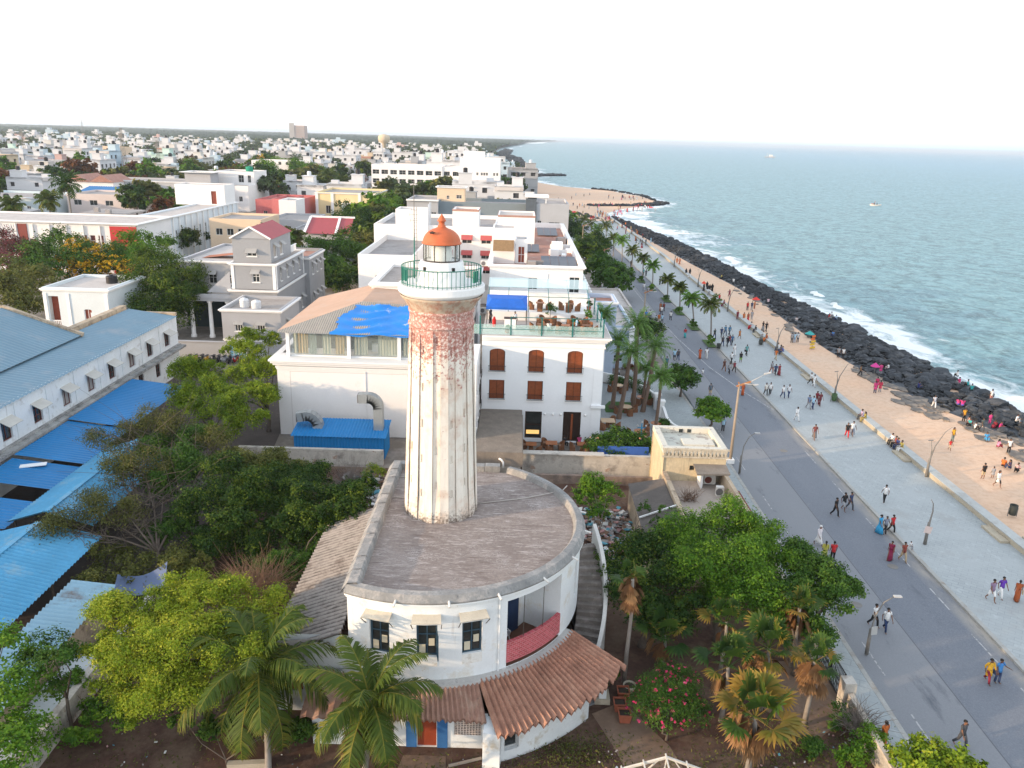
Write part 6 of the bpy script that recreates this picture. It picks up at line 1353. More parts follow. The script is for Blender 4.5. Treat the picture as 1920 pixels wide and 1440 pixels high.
PARKS=[(-155,-100,150,158),(-48,-26,132,172),(-50,-22,172,262),(-100,-62,218,236),(-125,-92,232,248),(-128,-84,322,400),(-195,-150,325,372),(-60,-8,300,330),(-44,-26,262,300),(-230,-190,300,330),(-170,-150,216,236)]
def free(x,y,m=5):return not any(a-m<x<b+m and c-m<y<d+m for a,b,c,d in NAMED)
def inpark(x,y):return any(a<x<b and c<y<d for a,b,c,d in PARKS)or(236<y<374 and-.19<x/y<-.015)
r=random.Random(77);plots=[]
y=240.0
while y<1750:
 sp=14 if y<500 else 15 if y<900 else 17 if y<1600 else 26
 xl=-y*.72-40;xr=min(lerp_path(SHORE,y)-(26 if y<700 else 45),4 if y<500 else 1e9)
 x=xl
 while x<xr:
  X=x+r.uniform(-2.5,2.5);Y=y+r.uniform(-2.5,2.5)
  if free(X,Y,6)and not inpark(X,Y):plots.append((X,Y))
  x+=sp*r.uniform(.9,1.25)
 y+=sp*r.uniform(1.0,1.3)
for X,Y in((-150,170),(-165,190),(-150,205),(-175,215),(-140,222),(-190,235),(-132,176),(-132,200),(-205,250),(-12,268),(-14,285),(-5,255),(-20,246)):
 if free(X,Y,3):plots.append((X,Y))
houses=[];trees_far=[]
for X,Y in plots:
 far=Y>1500;ptree=.55 if Y<500 else.6 if Y<900 else.66 if Y<1300 else.8
 (trees_far if r.random()<ptree else houses).append((X,Y))
def band_name(X,Y):
 if Y<330:a='in the near town'
 elif Y<450:a='in the middle town'
 else:a='in the farther town'
 q=X/Y
 b='at far left' if q<-.55 else 'behind the school block' if q<-.40 else 'above the colonial house' if q<-.26 else 'behind the yellow house' if q<-.14 else 'near the office block'
 return a+' '+b
houses.sort(key=lambda p:p[1])
def pick_col():
 u=r.random()
 for i,w_ in enumerate(TWP):
  u-=w_
  if u<0:return i
 return 0
SZ=['one storey','two storey','two storey','three storey','two storey','three storey','one storey','two storey','three storey','two storey']
for X,Y in houses[:300]:
 k=r.randrange(10);c=pick_col();rf=r.choice((0,0,1,1,1,2));o=bpy.data.objects.new('house',HM[k][0]);COL.objects.link(o)
 o.location=(X,Y,-.05);o.rotation_euler=(0,0,r.choice((0,0,pi/2))+r.uniform(-.06,.06));s=r.uniform(1.0,1.5)if Y<900 else r.uniform(1.1,1.4);o.scale=(s,s,s*r.uniform(.85,1.1))
 recolor(o,0,TW[c]);recolor(o,1,TR[rf]);recolor(o,3,(tk,wtk)[r.random()<.3])
 tag(o,'%s %s house with %s roof, %s'%(TWN[c],SZ[k],('grey','pale','red')[rf],band_name(X,Y)),'house','houses of the town')
def merge(name,items,label,cat):
 VV=[[]for _ in range(1)];q=MB();mats_=TW[:6]+TR+[win_dark,tk]
 for X,Y in items:
  k=r.randrange(10);c=min(5,pick_col());rf=r.randrange(3);src=HM[k][4];a=r.choice((0,pi/2));s=r.uniform(.9,1.3)*(1.25 if Y>1600 else 1);ca,sa=cos(a)*s,sin(a)*s;o=len(q.v)
  q.v.extend([(X+v[0]*ca-v[1]*sa,Y+v[0]*sa+v[1]*ca,v[2]*s)for v in src.v]);q.f.extend([[i+o for i in f]for f in src.f]);q.m.extend([(c,6+rf,9,10)[m]for m in src.m]);q.smooth.extend(src.smooth)
 ob=q.build(name,mats_);ob['kind']='stuff';tag(ob,label,cat)
def simple(k):
 mb=MB();_,wd,dp,h,_=HM[k];mb.box(-wd/2,wd/2,-dp/2,dp/2,0,h+.5);mb.cur=1;mb.quad((-wd/2,-dp/2,h+.52),(wd/2,-dp/2,h+.52),(wd/2,dp/2,h+.52),(-wd/2,dp/2,h+.52));mb.cur=0;mb.box(-wd*.3,wd*.1,0,dp*.4,h+.53,h+3);mb.cur=2
 for s in range(int(h/3.2)):
  for i in range(3):u=-wd/2+wd*(i+.5)/3;mb.box(u-.7,u+.7,-dp/2-.03,-dp/2+.1,1+3.3*s,2.4+3.3*s)
 return mb
HM2=[tuple(list(HM[k][:4])+[simple(k)])for k in range(10)];HM_keep=HM;HM=HM2
merge('distant_houses',houses[300:],'mass of small pale houses filling the far town up to the wooded skyline','houses')
# =  VEGETATION
def fastmesh(name,V,Q,tone=None,mats=(),mi=None):
 """V (n,3) vertices, Q (m,4) quads, tone per vertex"""
 me=bpy.data.meshes.new(name);V=np.asarray(V,np.float32);Q=np.asarray(Q,np.int32)
 me.vertices.add(len(V));me.vertices.foreach_set('co',V.ravel())
 me.loops.add(Q.size);me.loops.foreach_set('vertex_index',Q.ravel())
 me.polygons.add(len(Q));me.polygons.foreach_set('loop_start',np.arange(0,Q.size,4,dtype=np.int32));me.polygons.foreach_set('loop_total',np.full(len(Q),4,np.int32))
 for m in mats:me.materials.append(m)
 if mi is not None:me.polygons.foreach_set('material_index',np.asarray(mi,np.int32))
 if tone is not None:
  a=me.attributes.new('tone','FLOAT','POINT');a.data.foreach_set('value',np.asarray(tone,np.float32))
 me.update();me.validate();return me
def unit(a):return a/np.maximum(1e-9,np.linalg.norm(a,axis=1,keepdims=True))
def leaves(C,Nn,L,W,rs,tone):
 n=len(C);t=unit(np.cross(Nn,rs.normal(size=(n,3))));b=np.cross(Nn,t)
 l=(L*rs.uniform(.7,1.3,n))[:,None]/2;w=(W*rs.uniform(.7,1.3,n))[:,None]/2
 bend=Nn*l*.25
 V=np.empty((n,4,3));V[:,0]=C-t*l-bend;V[:,1]=C+b*w;V[:,2]=C+t*l-bend;V[:,3]=C-b*w
 return V.reshape(-1,3),np.arange(4*n).reshape(-1,4),np.repeat(tone,4)
def crown_mesh(name,lobes,n,L,W,m,seed,clump=.28,up=.35,tone_bias=0.0,per=26,hang=0.0,low=-.55,puffs=0,pr=.42):
 rs=np.random.RandomState(seed)
 if puffs:
  out=[]
  for l in lobes:
   l=l if len(l)==6 else(*l[:3],l[3],l[3],l[3]*.85);d=unit(rs.normal(size=(puffs,3)));d[:,2]=np.where(d[:,2]<-.25,-d[:,2],d[:,2])
   out+=[(l[0]+l[3]*.8*v[0],l[1]+l[4]*.8*v[1],l[2]+l[5]*.8*v[2],l[3]*pr*k)for v,k in zip(d,rs.uniform(.7,1.25,puffs))]+[(l[0],l[1],l[2]-.1,l[3]*.62)]
  lobes=out
 lob=np.array([(l if len(l)==6 else(*l[:3],l[3],l[3],l[3]*.85))for l in lobes],float)
 wgt=lob[:,3]*lob[:,4];wgt=wgt/wgt.sum();nc=max(4,n//per)
 k=rs.choice(len(lob),nc,p=wgt);d=unit(rs.normal(size=(nc,3)));d[:,2]=np.where(d[:,2]<low,-d[:,2],d[:,2])
 rr=rs.uniform(.72,1.04,nc)*(1-.35*(rs.uniform(size=nc)<.25))
 cc=lob[k,:3]+d*lob[k,3:]*rr[:,None]
 ct=np.clip(.5+tone_bias+rs.normal(0,.17,nc),0,1)
 i=np.repeat(np.arange(nc),per)
 off=rs.normal(size=(len(i),3))*(lob[k[i],3]*clump*.5)[:,None];off[:,2]*=.75
 C=cc[i]+off;C[:,2]-=hang*np.abs(rs.normal(size=len(i)))*.3
 Nn=unit(d[i]*.8+np.array([0,0,up])+rs.normal(size=(len(i),3))*.42)
 V,Q,T=leaves(C,Nn,L,W,rs,np.clip(ct[i]+rs.normal(0,.08,len(i)),0,1))
 return V,Q,T
def limb_mesh(mb,base,tips,r0,seed=0,twigs=0):
 r=random.Random(seed);bx,by,bz=base
 fork=Vector((bx+r.uniform(-.2,.2),by+r.uniform(-.2,.2),bz+(min(t[2]for t in tips)-bz)*.55))
 mb.tube([(bx,by,bz-.1),(bx+.03,by,bz+.3),tuple((Vector(base)+fork)/2+Vector((r.uniform(-.12,.12),r.uniform(-.12,.12),0))),tuple(fork)],[r0*1.35,r0,r0*.85,r0*.7],9)
 for t in tips:
  t=Vector(t);m1=fork.lerp(t,.45)+Vector((r.uniform(-.3,.3),r.uniform(-.3,.3),r.uniform(0,.35)))
  mb.tube([tuple(fork),tuple(m1),tuple(t)],[r0*.5,r0*.34,r0*.1],6)
  for k in range(twigs):
   a=fork.lerp(t,r.uniform(.3,.95));e=a+Vector((r.uniform(-1,1),r.uniform(-1,1),r.uniform(-.1,.9)))*(t-fork).length*.35
   mb.tube([tuple(a),tuple(a.lerp(e,.5)+Vector((0,0,.08))),tuple(e)],[r0*.16,r0*.1,r0*.04],4,False)
bark=mat('grey_brown_bark',(.13,.105,.085),.3,3,.95,bmp=.6,bscale=14);bark_p=mat('pale_palm_trunk',(.24,.215,.19),.2,4,.95,streak=((.12,.10,.085),.3),bmp=.5)
LF=dict(lime=leafmat('lime_leaves',(.075,.14,.010),(.19,.27,.018),(.40,.40,.04)),fresh=leafmat('fresh_leaves',(.028,.085,.010),(.085,.19,.016),(.20,.31,.028)),mid=leafmat('mid_green_leaves',(.02,.06,.010),(.055,.125,.018),(.13,.21,.03)),dark=leafmat('dark_green_leaves',(.008,.026,.006),(.030,.072,.012),(.15,.20,.022)),olive=leafmat('olive_leaves',(.05,.065,.018),(.11,.125,.03),(.21,.20,.05)),sparse=leafmat('dry_olive_leaves',(.045,.055,.018),(.105,.115,.03),(.21,.19,.06)),yellow=leafmat('yellow_flowering_leaves',(.03,.07,.012),(.10,.13,.015),(.60,.36,.02)),rust=leafmat('russet_leaves',(.06,.035,.012),(.16,.065,.022),(.26,.09,.05)),pinkish=leafmat('pink_flowering_leaves',(.04,.07,.02),(.14,.05,.05),(.34,.08,.10)),palm=leafmat('palm_leaflets',(.022,.046,.010),(.065,.10,.016),(.26,.21,.035),.5,.2),datepalm=leafmat('date_palm_leaflets',(.045,.115,.025),(.10,.20,.04),(.20,.30,.07),.5,.2),fan=leafmat('fan_palm_blades',(.02,.05,.012),(.055,.105,.018),(.36,.20,.04),.45,.2),deadfan=leafmat('dead_palm_blades',(.065,.032,.017),(.145,.075,.033),(.31,.18,.085),.8,.15),far=leafmat('far_tree_leaves',(.035,.06,.025),(.07,.105,.04),(.13,.16,.05)),yellow_f=leafmat('yellow_blossom',(.45,.24,.01),(.62,.36,.015),(.75,.5,.04)),pink_f=leafmat('pink_blossom',(.50,.03,.10),(.62,.05,.16),(.75,.18,.28)),cream_f=leafmat('cream_blossom',(.62,.28,.16),(.7,.42,.28),(.8,.66,.5)))
def tree(name,label,lobes,base,n,L,W,leaf,seed,group=None,r0=.22,bark_m=None,twigs=0,cat='tree',flowers=None,**kw):
 t=thing(name,label,cat,base,group)
 V,Q,T=crown_mesh(name,lobes,n,L,W,None,seed,**kw)
 if flowers:
  V2,Q2,T2=crown_mesh(name,[tuple(l[:3])+tuple(x*1.03 for x in(l[3:]if len(l)==6 else(l[3],l[3],l[3]*.85)))for l in lobes],flowers[1],flowers[2],flowers[2]*.9,None,seed+1,clump=flowers[3]if len(flowers)>3 else.05,per=flowers[4]if len(flowers)>4 else 5,low=kw.get('low',-.55))
  me=fastmesh('blossom',V2-np.array(base),Q2,T2,[LF[flowers[0]]]);link(me,'blossom',t)
 link(fastmesh('crown',V-np.array(base),Q,T,[LF[leaf]]),'crown',t)
 mb=MB();limb_mesh(mb,base,[(l[0],l[1],l[2]+.2)for l in lobes],r0,seed,twigs);mb.build('trunk',bark_m or bark,t)
 return t
def PX(spec):
 out=[]
 for s in spec:
  x,y=G(s[0],s[1],s[2]);out.append((x,y,s[2],s[3])if len(s)==4 else(x,y,s[2],s[3],s[3],s[4]))
 return out
 # = --- garden, left
tree('neem_tree','big yellow green feathery tree in the garden left of the round house',PX([(235,1165,4.6,1.7),(330,1130,5.2,1.6),(430,1140,5.0,1.6),(510,1160,4.4,1.5),(250,1240,4.0,1.8),(340,1220,4.8,1.8),(430,1230,4.4,1.6),(300,1300,3.2,1.6),(370,1300,3.2,1.4),(220,1290,2.9,1.1),(480,1200,3.8,1.3),(285,1185,4.5,1.5),(300,1150,4.8,1.3),(205,1225,3.8,1.2),(390,1180,5.0,1.5),(270,1330,2.2,1.1),(330,1270,3.8,1.4)]),(-14.6,31.8,0),110000,.125,.062,'lime',21,r0=.2,clump=.5,per=34,puffs=9,pr=.36,tone_bias=.08)
for lab,spec,base,n,leaf,seed in(('dark glossy leaved tree beside the lean-to roof of the round house',[(590,935,3.8,1.7),(640,935,3.6,1.4),(672,935,4.2,1.2),(655,965,4.0,1.2),(620,975,3.6,1.3),(690,905,4.2,.9),(560,985,2.8,1.6),(600,1010,2.2,1.4),(520,1000,2.4,1.3),(560,1030,1.6,1.5),(660,970,2.6,1.0)],(-13.2,45.5,0),9000,'dark',31),('broad dark green tree in the middle of the garden thicket',[(420,900,4.2,2.0),(480,930,4.0,1.9),(380,950,3.6,1.8),(440,985,3.0,1.6),(530,905,3.6,1.7),(420,1020,1.8,1.6),(480,1040,1.2,1.5),(370,1020,1.6,1.5)],(-18.2,47,0),12000,'dark',32),('dark leafy tree filling the thicket between the lean-to roof and the broad tree',[(560,905,3.2,1.5),(600,900,3.0,1.4),(535,935,3.4,1.5),(500,960,3.0,1.5),(570,960,3.0,1.4),(625,985,2.8,1.2),(450,950,3.4,1.6)],(-15.6,47.5,0),9000,'dark',29),('olive green tree at the back of the garden thicket below the blue shed',[(520,870,3.6,1.4),(470,875,4.0,1.5),(560,890,3.2,1.2),(430,870,3.8,1.3)],(-18,54,0),7000,'olive',33),('mid green tree on the left side of the garden thicket over the market roofs',[(300,850,4.0,1.6),(340,880,4.2,1.7),(300,920,3.4,1.6),(360,830,4.4,1.5),(330,990,2.0,1.4),(290,1010,1.6,1.2)],(-22.3,49.5,0),9000,'mid',34)):
 tree('thicket_tree',lab,PX(spec),base,n*3,.16,.11,leaf,seed,None,.16,clump=.5,per=18,puffs=8)
tree('sparse_tree','half bare olive tree with thin grey limbs over the blue market sheds',PX([(215,830,4.8,1.8),(270,800,5.4,1.7),(330,810,5.2,1.6),(225,900,4.4,1.8),(170,960,3.6,1.6),(120,1000,3.0,1.5),(270,880,4.8,1.6),(400,830,4.6,1.5),(240,970,3.6,1.3)]),(-22.6,45.2,0),30000,.14,.07,'sparse',35,r0=.16,twigs=34,clump=.6,per=10,puffs=6)
tree('light_green_tree','pale yellow green tree in front of the grey annexe, left of the hotel wall',PX([(470,665,6.2,1.7),(500,700,5.6,1.5),(450,700,5.4,1.8),(490,745,4.6,1.6),(440,650,6.4,1.3),(505,640,6.4,1.2),(465,635,6.6,1.3),(515,690,5.4,1.4),(510,735,4.4,1.4),(440,750,4.6,1.6),(470,790,3.4,1.5)]),(-23.6,72,0),30000,.17,.11,'lime',36,r0=.2,tone_bias=-.12,clump=.5,puffs=8)
tree('light_green_tree','pale yellow green tree with dark gaps just left of its taller neighbour by the hotel',PX([(360,700,5.0,1.7),(390,740,4.6,1.8),(340,740,4.2,1.4),(430,770,4.0,1.7),(370,780,3.4,1.6),(345,700,5.0,1.5),(400,700,5.0,1.6),(350,760,3.6,1.5),(420,810,3.2,1.5)]),(-26.8,66,0),26000,.17,.11,'lime',37,r0=.18,tone_bias=-.2,clump=.5,puffs=8)
tree('small_tree','small open crowned green tree with slanting trunk by the bottom left garden wall',PX([(90,1215,4.0,1.0),(60,1245,3.6,.9),(115,1235,4.2,1.0),(100,1290,2.8,.8)]),(-21.0,31.6,0),3800,.15,.09,'mid',38,r0=.1,twigs=5)
tree('edge_tree','green and yellow tree cut off by the lower left corner of the picture',PX([(10,1210,4.4,1.1),(20,1300,3.6,1.3),(50,1370,2.6,1.1),(10,1410,2.6,1.4)]),(-23.4,28.5,0),6500,.17,.10,'fresh',39,r0=.14)
for lab,spec,base,n,leaf,seed in(('olive undergrowth below the half bare tree, between the sheds and the yellow green tree',[(200,1040,1.6,1.4),(255,1075,1.4,1.4),(320,1060,1.6,1.4),(180,1090,1.4,1.2),(370,1075,1.4,1.2)],(-19.5,40,0),9000,'olive',44),('dark undergrowth beside the corner of the lean-to shed',[(560,1070,1.6,1.3),(600,1060,1.6,1.2),(520,1075,1.5,1.3),(480,1085,1.4,1.2)],(-12.4,38,0),8000,'mid',45),('bright green shrubs along the foot of the left garden wall',[(180,1330,.8,.9),(150,1380,.6,.8),(230,1350,.7,.8),(130,1290,1.0,.9)],(-19.4,31,0),4500,'fresh',46),('green weedy shrubs on the dark earth below the yellow green tree',[(400,1370,.7,.8),(340,1350,.6,.7),(560,1380,.7,.8),(600,1340,.9,.8)],(-12.5,29.3,0),4000,'mid',47)):
 tree('undergrowth',lab,PX(spec),base,n,.17,.10,leaf,seed,None,.06,clump=.5,per=18,puffs=6,cat='shrubs')
def twig_bush(label,base,r_,n,seed,m=None,name='dry_bush'):
 r=random.Random(seed);mb=MB()
 for i in range(n):
  a=r.uniform(0,6.28);e=r.uniform(.2,1.0);l=r_*r.uniform(.6,1.2);p0=Vector((base[0]+r.uniform(-.3,.3)*r_,base[1]+r.uniform(-.3,.3)*r_,base[2]))
  d=Vector((cos(a)*(1-e*.6),sin(a)*(1-e*.6),e));p1=p0+d*l*.5;p2=p1+(d+Vector((r.uniform(-.6,.6),r.uniform(-.6,.6),r.uniform(-.5,.3))))*l*.5
  mb.tube([tuple(p0),tuple(p1),tuple(p2)],[.018,.013,.006],3,False)
  for k in range(2):q=p1+Vector((r.uniform(-1,1),r.uniform(-1,1),r.uniform(-.3,.8)))*l*.35;mb.tube([tuple(p1),tuple(q)],[.009,.004],3,False)
 return tag(mb.build(name,m or mat('dry_twigs',(.20,.125,.085),.3,4),None,base),label,'bush')
twig_bush('leafless reddish brown thorn bush in the middle of the dark garden thicket',(-15.0,40.8,1.2),3.0,620,41)
twig_bush('grey leafless bush over the rubble by the blue shed',(-12.6,58,.6),2.6,260,42,mat('grey_twigs',(.20,.17,.15),.3,4))
twig_bush('leafless grey twigs on the crumbling street wall',(17.6,32.5,.6),1.5,150,43,MATS['grey_twigs'])
twig_bush('bare brown shrub on the cement yard roof below the kiosk',(13.7,54.6,2.2),1.3,60,44)
# = --- right of the round house
tree('rain_tree','large bright green dense tree, the middle one of the three by the pavement',PX([(1290,1010,4.6,1.9),(1360,985,5.2,1.9),(1420,1010,4.8,1.8),(1330,1060,4.6,1.9),(1400,1070,4.4,1.9),(1450,1060,4.0,1.6),(1360,1125,3.4,1.7),(1430,1130,3.2,1.6)]),(12.6,40.2,0),52000,.15,.085,'fresh',51,r0=.25,clump=.5,per=24,puffs=8,hang=.4)
tree('rain_tree','dark deep green tree on the left of the three, against the side stair',PX([(1160,1060,3.4,1.6),(1215,1040,3.8,1.7),(1180,1120,2.8,1.6),(1250,1090,3.2,1.7),(1220,1160,2.2,1.5),(1280,1140,2.6,1.5)]),(8.0,39.4,0),28000,.16,.11,'dark',52,r0=.22,clump=.5,puffs=8)
tree('rain_tree','mid green broad leaved tree, the right hand one leaning over the pavement',PX([(1500,1060,4.0,1.4),(1540,1085,3.8,1.4),(1560,1130,3.2,1.3),(1500,1120,3.2,1.4),(1530,1180,2.2,1.2),(1580,1105,3.4,1.0),(1480,1160,2.4,1.1)]),(16.2,37.2,0),28000,.15,.11,'mid',53,r0=.2,clump=.5,puffs=8)
tree('yard_tree','small light green tree growing in the rubbish yard beside the round house',PX([(1110,910,2.6,1.1),(1140,925,2.2,1.0),(1095,930,2.0,.9),(1125,960,1.6,.9)]),(6.2,50.5,0),5000,.2,.1,'fresh',54,r0=.09)
tree('weed_tree','spindly sapling growing against the grey ramp shed roof',PX([(1205,950,2.9,.6),(1245,955,3.0,.5),(1230,980,2.6,.5)]),(9.3,50.8,0),700,.16,.09,'mid',55,r0=.04,twigs=4,cat='sapling')
tree('frangipani_shrub','wide frangipani shrub dotted with cream and pink flowers on the hotel terrace',PX([(1125,835,1.3,1.3),(1160,825,1.6,1.4),(1195,832,1.5,1.3),(1150,845,1.0,1.2),(1210,845,1.0,1.0)]),(9.6,66.6,0),6500,.30,.13,'mid',56,r0=.1,cat='shrub',flowers=('cream_f',90,.17,.05,3),low=-.3)
tree('oleander_bush','round oleander bush covered in pink flowers in the front garden',PX([(1230,1300,1.6,1.15),(1275,1290,1.8,1.15),(1250,1335,1.2,1.2),(1212,1325,1.1,1.0),(1295,1335,1.1,1.0),(1255,1262,2.1,.8)]),(8.1,31.9,0),13000,.15,.042,'mid',57,r0=.06,cat='bush',flowers=('pink_f',900,.12,.05,5),low=-.3)
tree('hedge_shrub','yellow green broad leaved shrub cut off by the bottom edge beside the pavement',PX([(1690,1425,1.5,.8),(1740,1410,1.8,.8),(1790,1425,1.6,.8),(1830,1440,1.4,.6),(1730,1440,1.4,.8),(1780,1440,1.4,.7)]),(19.2,28.3,0),4500,.18,.13,'lime',58,r0=.07,cat='shrub',tone_bias=-.1)
for i,(x,y,z,r_,lab,leaf)in enumerate(((1580,1345,.6,.8,'dark green weed bush at the foot of the crumbling street wall','mid'),(1630,1385,.8,.8,'bright green weed bush further along the crumbling street wall','fresh'),(1600,1420,.5,.8,'low green weed bush at the bottom edge by the street wall','fresh'),(1140,1265,.8,.5,'small green sapling between the porch corner and the dry palm','mid'),(1520,1400,.4,.6,'low weed clump on the littered garden earth','mid'),(960,858,.7,.6,'yellow green weed growing on the wall behind the terrace parapet','fresh'),(700,885,1.0,.8,'yellow green creeper at the back corner of the lean-to','lime'))):
 x_,y_=G(x,y,z);tree('weed_bush',lab,[(x_,y_,z,r_),(x_+r_*.6,y_+.2,z*.8,r_*.7),(x_-r_*.5,y_-.3,z*.8,r_*.7)],(x_,y_,0),1500,.13,.08,leaf,60+i,None,.03,cat='bush',low=-.2)
def grass(name,label,regions,n,seed,leaf='olive',h=.16):
 rs=np.random.RandomState(seed);C=[]
 for(x,y,rx,ry,k)in regions:C.append(np.c_[x+rs.normal(0,rx,k),y+rs.normal(0,ry,k),np.abs(rs.normal(.05,.06,k))])
 C=np.concatenate(C);V,Q,T=leaves(C,unit(rs.normal(size=C.shape)),h,h*.35,rs,rs.uniform(0,.7,len(C)))
 o=link(fastmesh(name,V,Q,T,[LF[leaf]]),name);o['kind']='stuff';tag(o,label,'grass')
grass('garden_weeds','rough weeds and dry grass over the front garden earth',[(1,28.4,2.2,.8,1500),(3.5,30.8,1.6,.7,1500),(9.5,28.5,1.5,1.2,1300),(-4,28.6,3,.8,900),(14,31,2,1.6,1500),(-16,29,3,2.5,700),(-17,41,3,3,900)],0,71,'olive')
# = --- palms
def frond(rs,base,az,e0,L,nl,wl,droop,tone0,side=.9,width=.05,V=None,Q=None,T=None,ragged=.12):
 """one feather frond: drooping rib with a leaflet each side"""
 d=np.array([cos(az),sin(az),0]);sd=np.array([-sin(az),cos(az),0]);pts=[]
 e=e0;p=np.array(base,float);step=L/nl
 for i in range(nl+1):
  pts.append((p.copy(),e));p=p+step*(d*cos(e)+np.array([0,0,sin(e)]));e-=droop/nl*(.5+1.2*i/nl)
 for i in range(nl):
  a,ea=pts[i];b,_=pts[i+1];w0=.035*(1-i/nl)+.008
  o=len(V);V+=[a-sd*w0,a+sd*w0,b+sd*w0*.9,b-sd*w0*.9];Q.append([o,o+1,o+2,o+3]);T+=[min(1,tone0+.35)]*4
  if i<1:continue
  t=i/nl;ll=wl*(sin(pi*min(1,.12+t*.92))**.6)*rs.uniform(1-ragged,1+ragged);up_=np.array([-d[0]*sin(ea),-d[1]*sin(ea),cos(ea)]);fw=d*cos(ea)+np.array([0,0,sin(ea)])
  for s in(-1,1):
   if rs.uniform()<ragged*.4:continue
   dirv=sd*s*side+fw*(.55+.4*t)-up_*rs.uniform(.05,.45);dirv=dirv/np.linalg.norm(dirv);tip=a+dirv*ll-np.array([0,0,ll*rs.uniform(.15,.4)]);mid=a+dirv*ll*.5
   wv=fw*width;o=len(V);tt=min(1,max(0,tone0+rs.normal(0,.1)));te=min(1,tt+.15*(rs.uniform()<.3)+.25*(t>.75))
   V+=[a-wv*.5,a+wv*.5,mid+wv*.6,mid-wv*.6];Q.append([o,o+1,o+2,o+3]);T+=[tt,tt,tt,tt]
   V+=[tip,tip];Q.append([o+3,o+2,o+4,o+5]);T+=[te,te]
def feather_palm(name,label,base,top,R,nf,nl,leaf,seed,group=None,wl=.75,r0=.16,dead=0,lo=-.5,width=.05,droop=1.5,trunk_m=None,make=True):
 rs=np.random.RandomState(seed);t=thing(name,label,'palm tree',base,group);V,Q,T=[],[],[]
 for i in range(nf):
  az=2*pi*i*.382+rs.uniform(-.2,.2);k=i/nf;e0=1.35-(1.35-lo)*k+rs.uniform(-.1,.1)
  frond(rs,(top[0]+.08*cos(az),top[1]+.08*sin(az),top[2]),az,e0,R*rs.uniform(.85,1.1),nl,wl,droop*(.7+.4*k),.25+.3*k*rs.uniform(0,1)+.15,.9,width,V,Q,T)
 off=np.array(base);link(fastmesh('fronds',np.array(V)-off,Q,T,[LF[leaf]]),'fronds',t)
 if dead:
  V,Q,T=[],[],[]
  for i in range(dead):
   az=rs.uniform(0,6.28);frond(rs,(top[0],top[1],top[2]-.15),az,rs.uniform(-.9,-.2),R*rs.uniform(.5,.8),max(6,nl-6),wl*.6,1.0,rs.uniform(.1,.7),.6,width,V,Q,T,.3)
  link(fastmesh('dead_fronds',np.array(V)-off,Q,T,[LF['deadfan']]),'dead_fronds',t)
 mb=MB();b=Vector(base);tp=Vector(top);pts=[]
 for i in range(9):s=i/8;q=b.lerp(tp,s);q.x+=.12*R*.3*sin(pi*s);pts.append(tuple(q))
 mb.tube([(b.x,b.y,b.z-.1)]+pts,[r0*1.5,r0*1.25]+[r0*(1-.25*i/8)for i in range(1,9)],9);mb.build('trunk',trunk_m or bark_p,t)
 return t
cx,cy=G(694,1310,4.2);feather_palm('coconut_palm','nearer coconut palm with long drooping fronds in front of the tiled verandah',(-6.2,28.2,0),(cx,cy,4.2),3.7,24,40,'palm',81,None,1.0,.15,4,-.95,.085,1.9)
cx,cy=G(485,1255,4.0);feather_palm('coconut_palm','coconut palm with broad dark fronds between yellow green tree and verandah',(-10.4,28.4,0),(cx,cy,4.0),4.5,25,42,'palm',82,None,1.1,.16,2,-.9,.09,1.9)
for i,(bx_,by_,tx,ty,lab)in enumerate((((1148,765),None,1160,640,'date palm of the hotel court standing closest to the hotel wall corner'),((1160,785),None,1182,662,'date palm of the hotel court with reddish upper trunk, next to the closest one'),((1187,765),None,1195,606,'tallest date palm in the hotel court, in front of the pale blue house'),((1205,772),None,1229,650,'leaning date palm in the hotel court near the white gate pillars'),((1228,808),None,1240,706,'short stout date palm by the front curve of the white garden wall'),((1203,757),None,1212,692,'smallest date palm at the back of the hotel court'),((1132,760),None,1133,590,'date palm rising behind the glass railed terrace corner'))):
 x_,y_=G(*bx_);
 if i==6:x_,y_=9.9,86.5
 r_=ray(tx,ty);tt=y_/r_[1];X_,Z_=r_[0]*tt,CAMH+r_[2]*tt
 feather_palm('date_palm',lab,(x_,y_,.02),(X_,y_,Z_),2.4 if i<4 else 1.75,32,14,'datepalm',90+i,'date palms of the hotel court',.5,.25 if i<4 else.18,0,-.35,.07,1.4,mat('fibrous_palm_trunk',(.17,.115,.085),.3,5,.95,bmp=.8))
prom=[((1332,643),(1333,571),2.0,'big ragged coconut palm nearest on the promenade beside the kerb'),((1301,612),(1297,560),1.7,'second nearest coconut palm on the promenade, with a leafy bush at its foot'),((1274,584),(1275,538),1.3,'small crowned slim coconut palm third along the promenade kerb'),((1251,561),(1252,524),1.5,'slim coconut palm fourth along the promenade kerb'),((1223,540),(1224,498),1.7,'full crowned coconut palm fifth along the promenade kerb'),((1204,525),(1206,484),1.6,'coconut palm sixth along the promenade kerb, with one low brown frond'),((1184,508),(1186,470),1.9,'dense coconut palm seventh along the promenade kerb'),((1166,492),(1166,451),1.9,'tall coconut palm eighth along the promenade kerb'),((1150,480),(1150,446),1.7,'ninth coconut palm along the promenade kerb'),((1136,466),(1136,424),2.0,'large coconut palm beside the dark street trees, tenth along the kerb'),((1121,452),(1120,430),1.9,'eleventh coconut palm along the promenade'),((1109,445),(1108,420),1.8,'twelfth coconut palm along the promenade'),((1094,440),(1094,412),2.1,'thirteenth coconut palm, before the crowded beach'),((1075,432),(1075,406),1.9,'farthest coconut palm of the promenade, beside the red umbrella')]
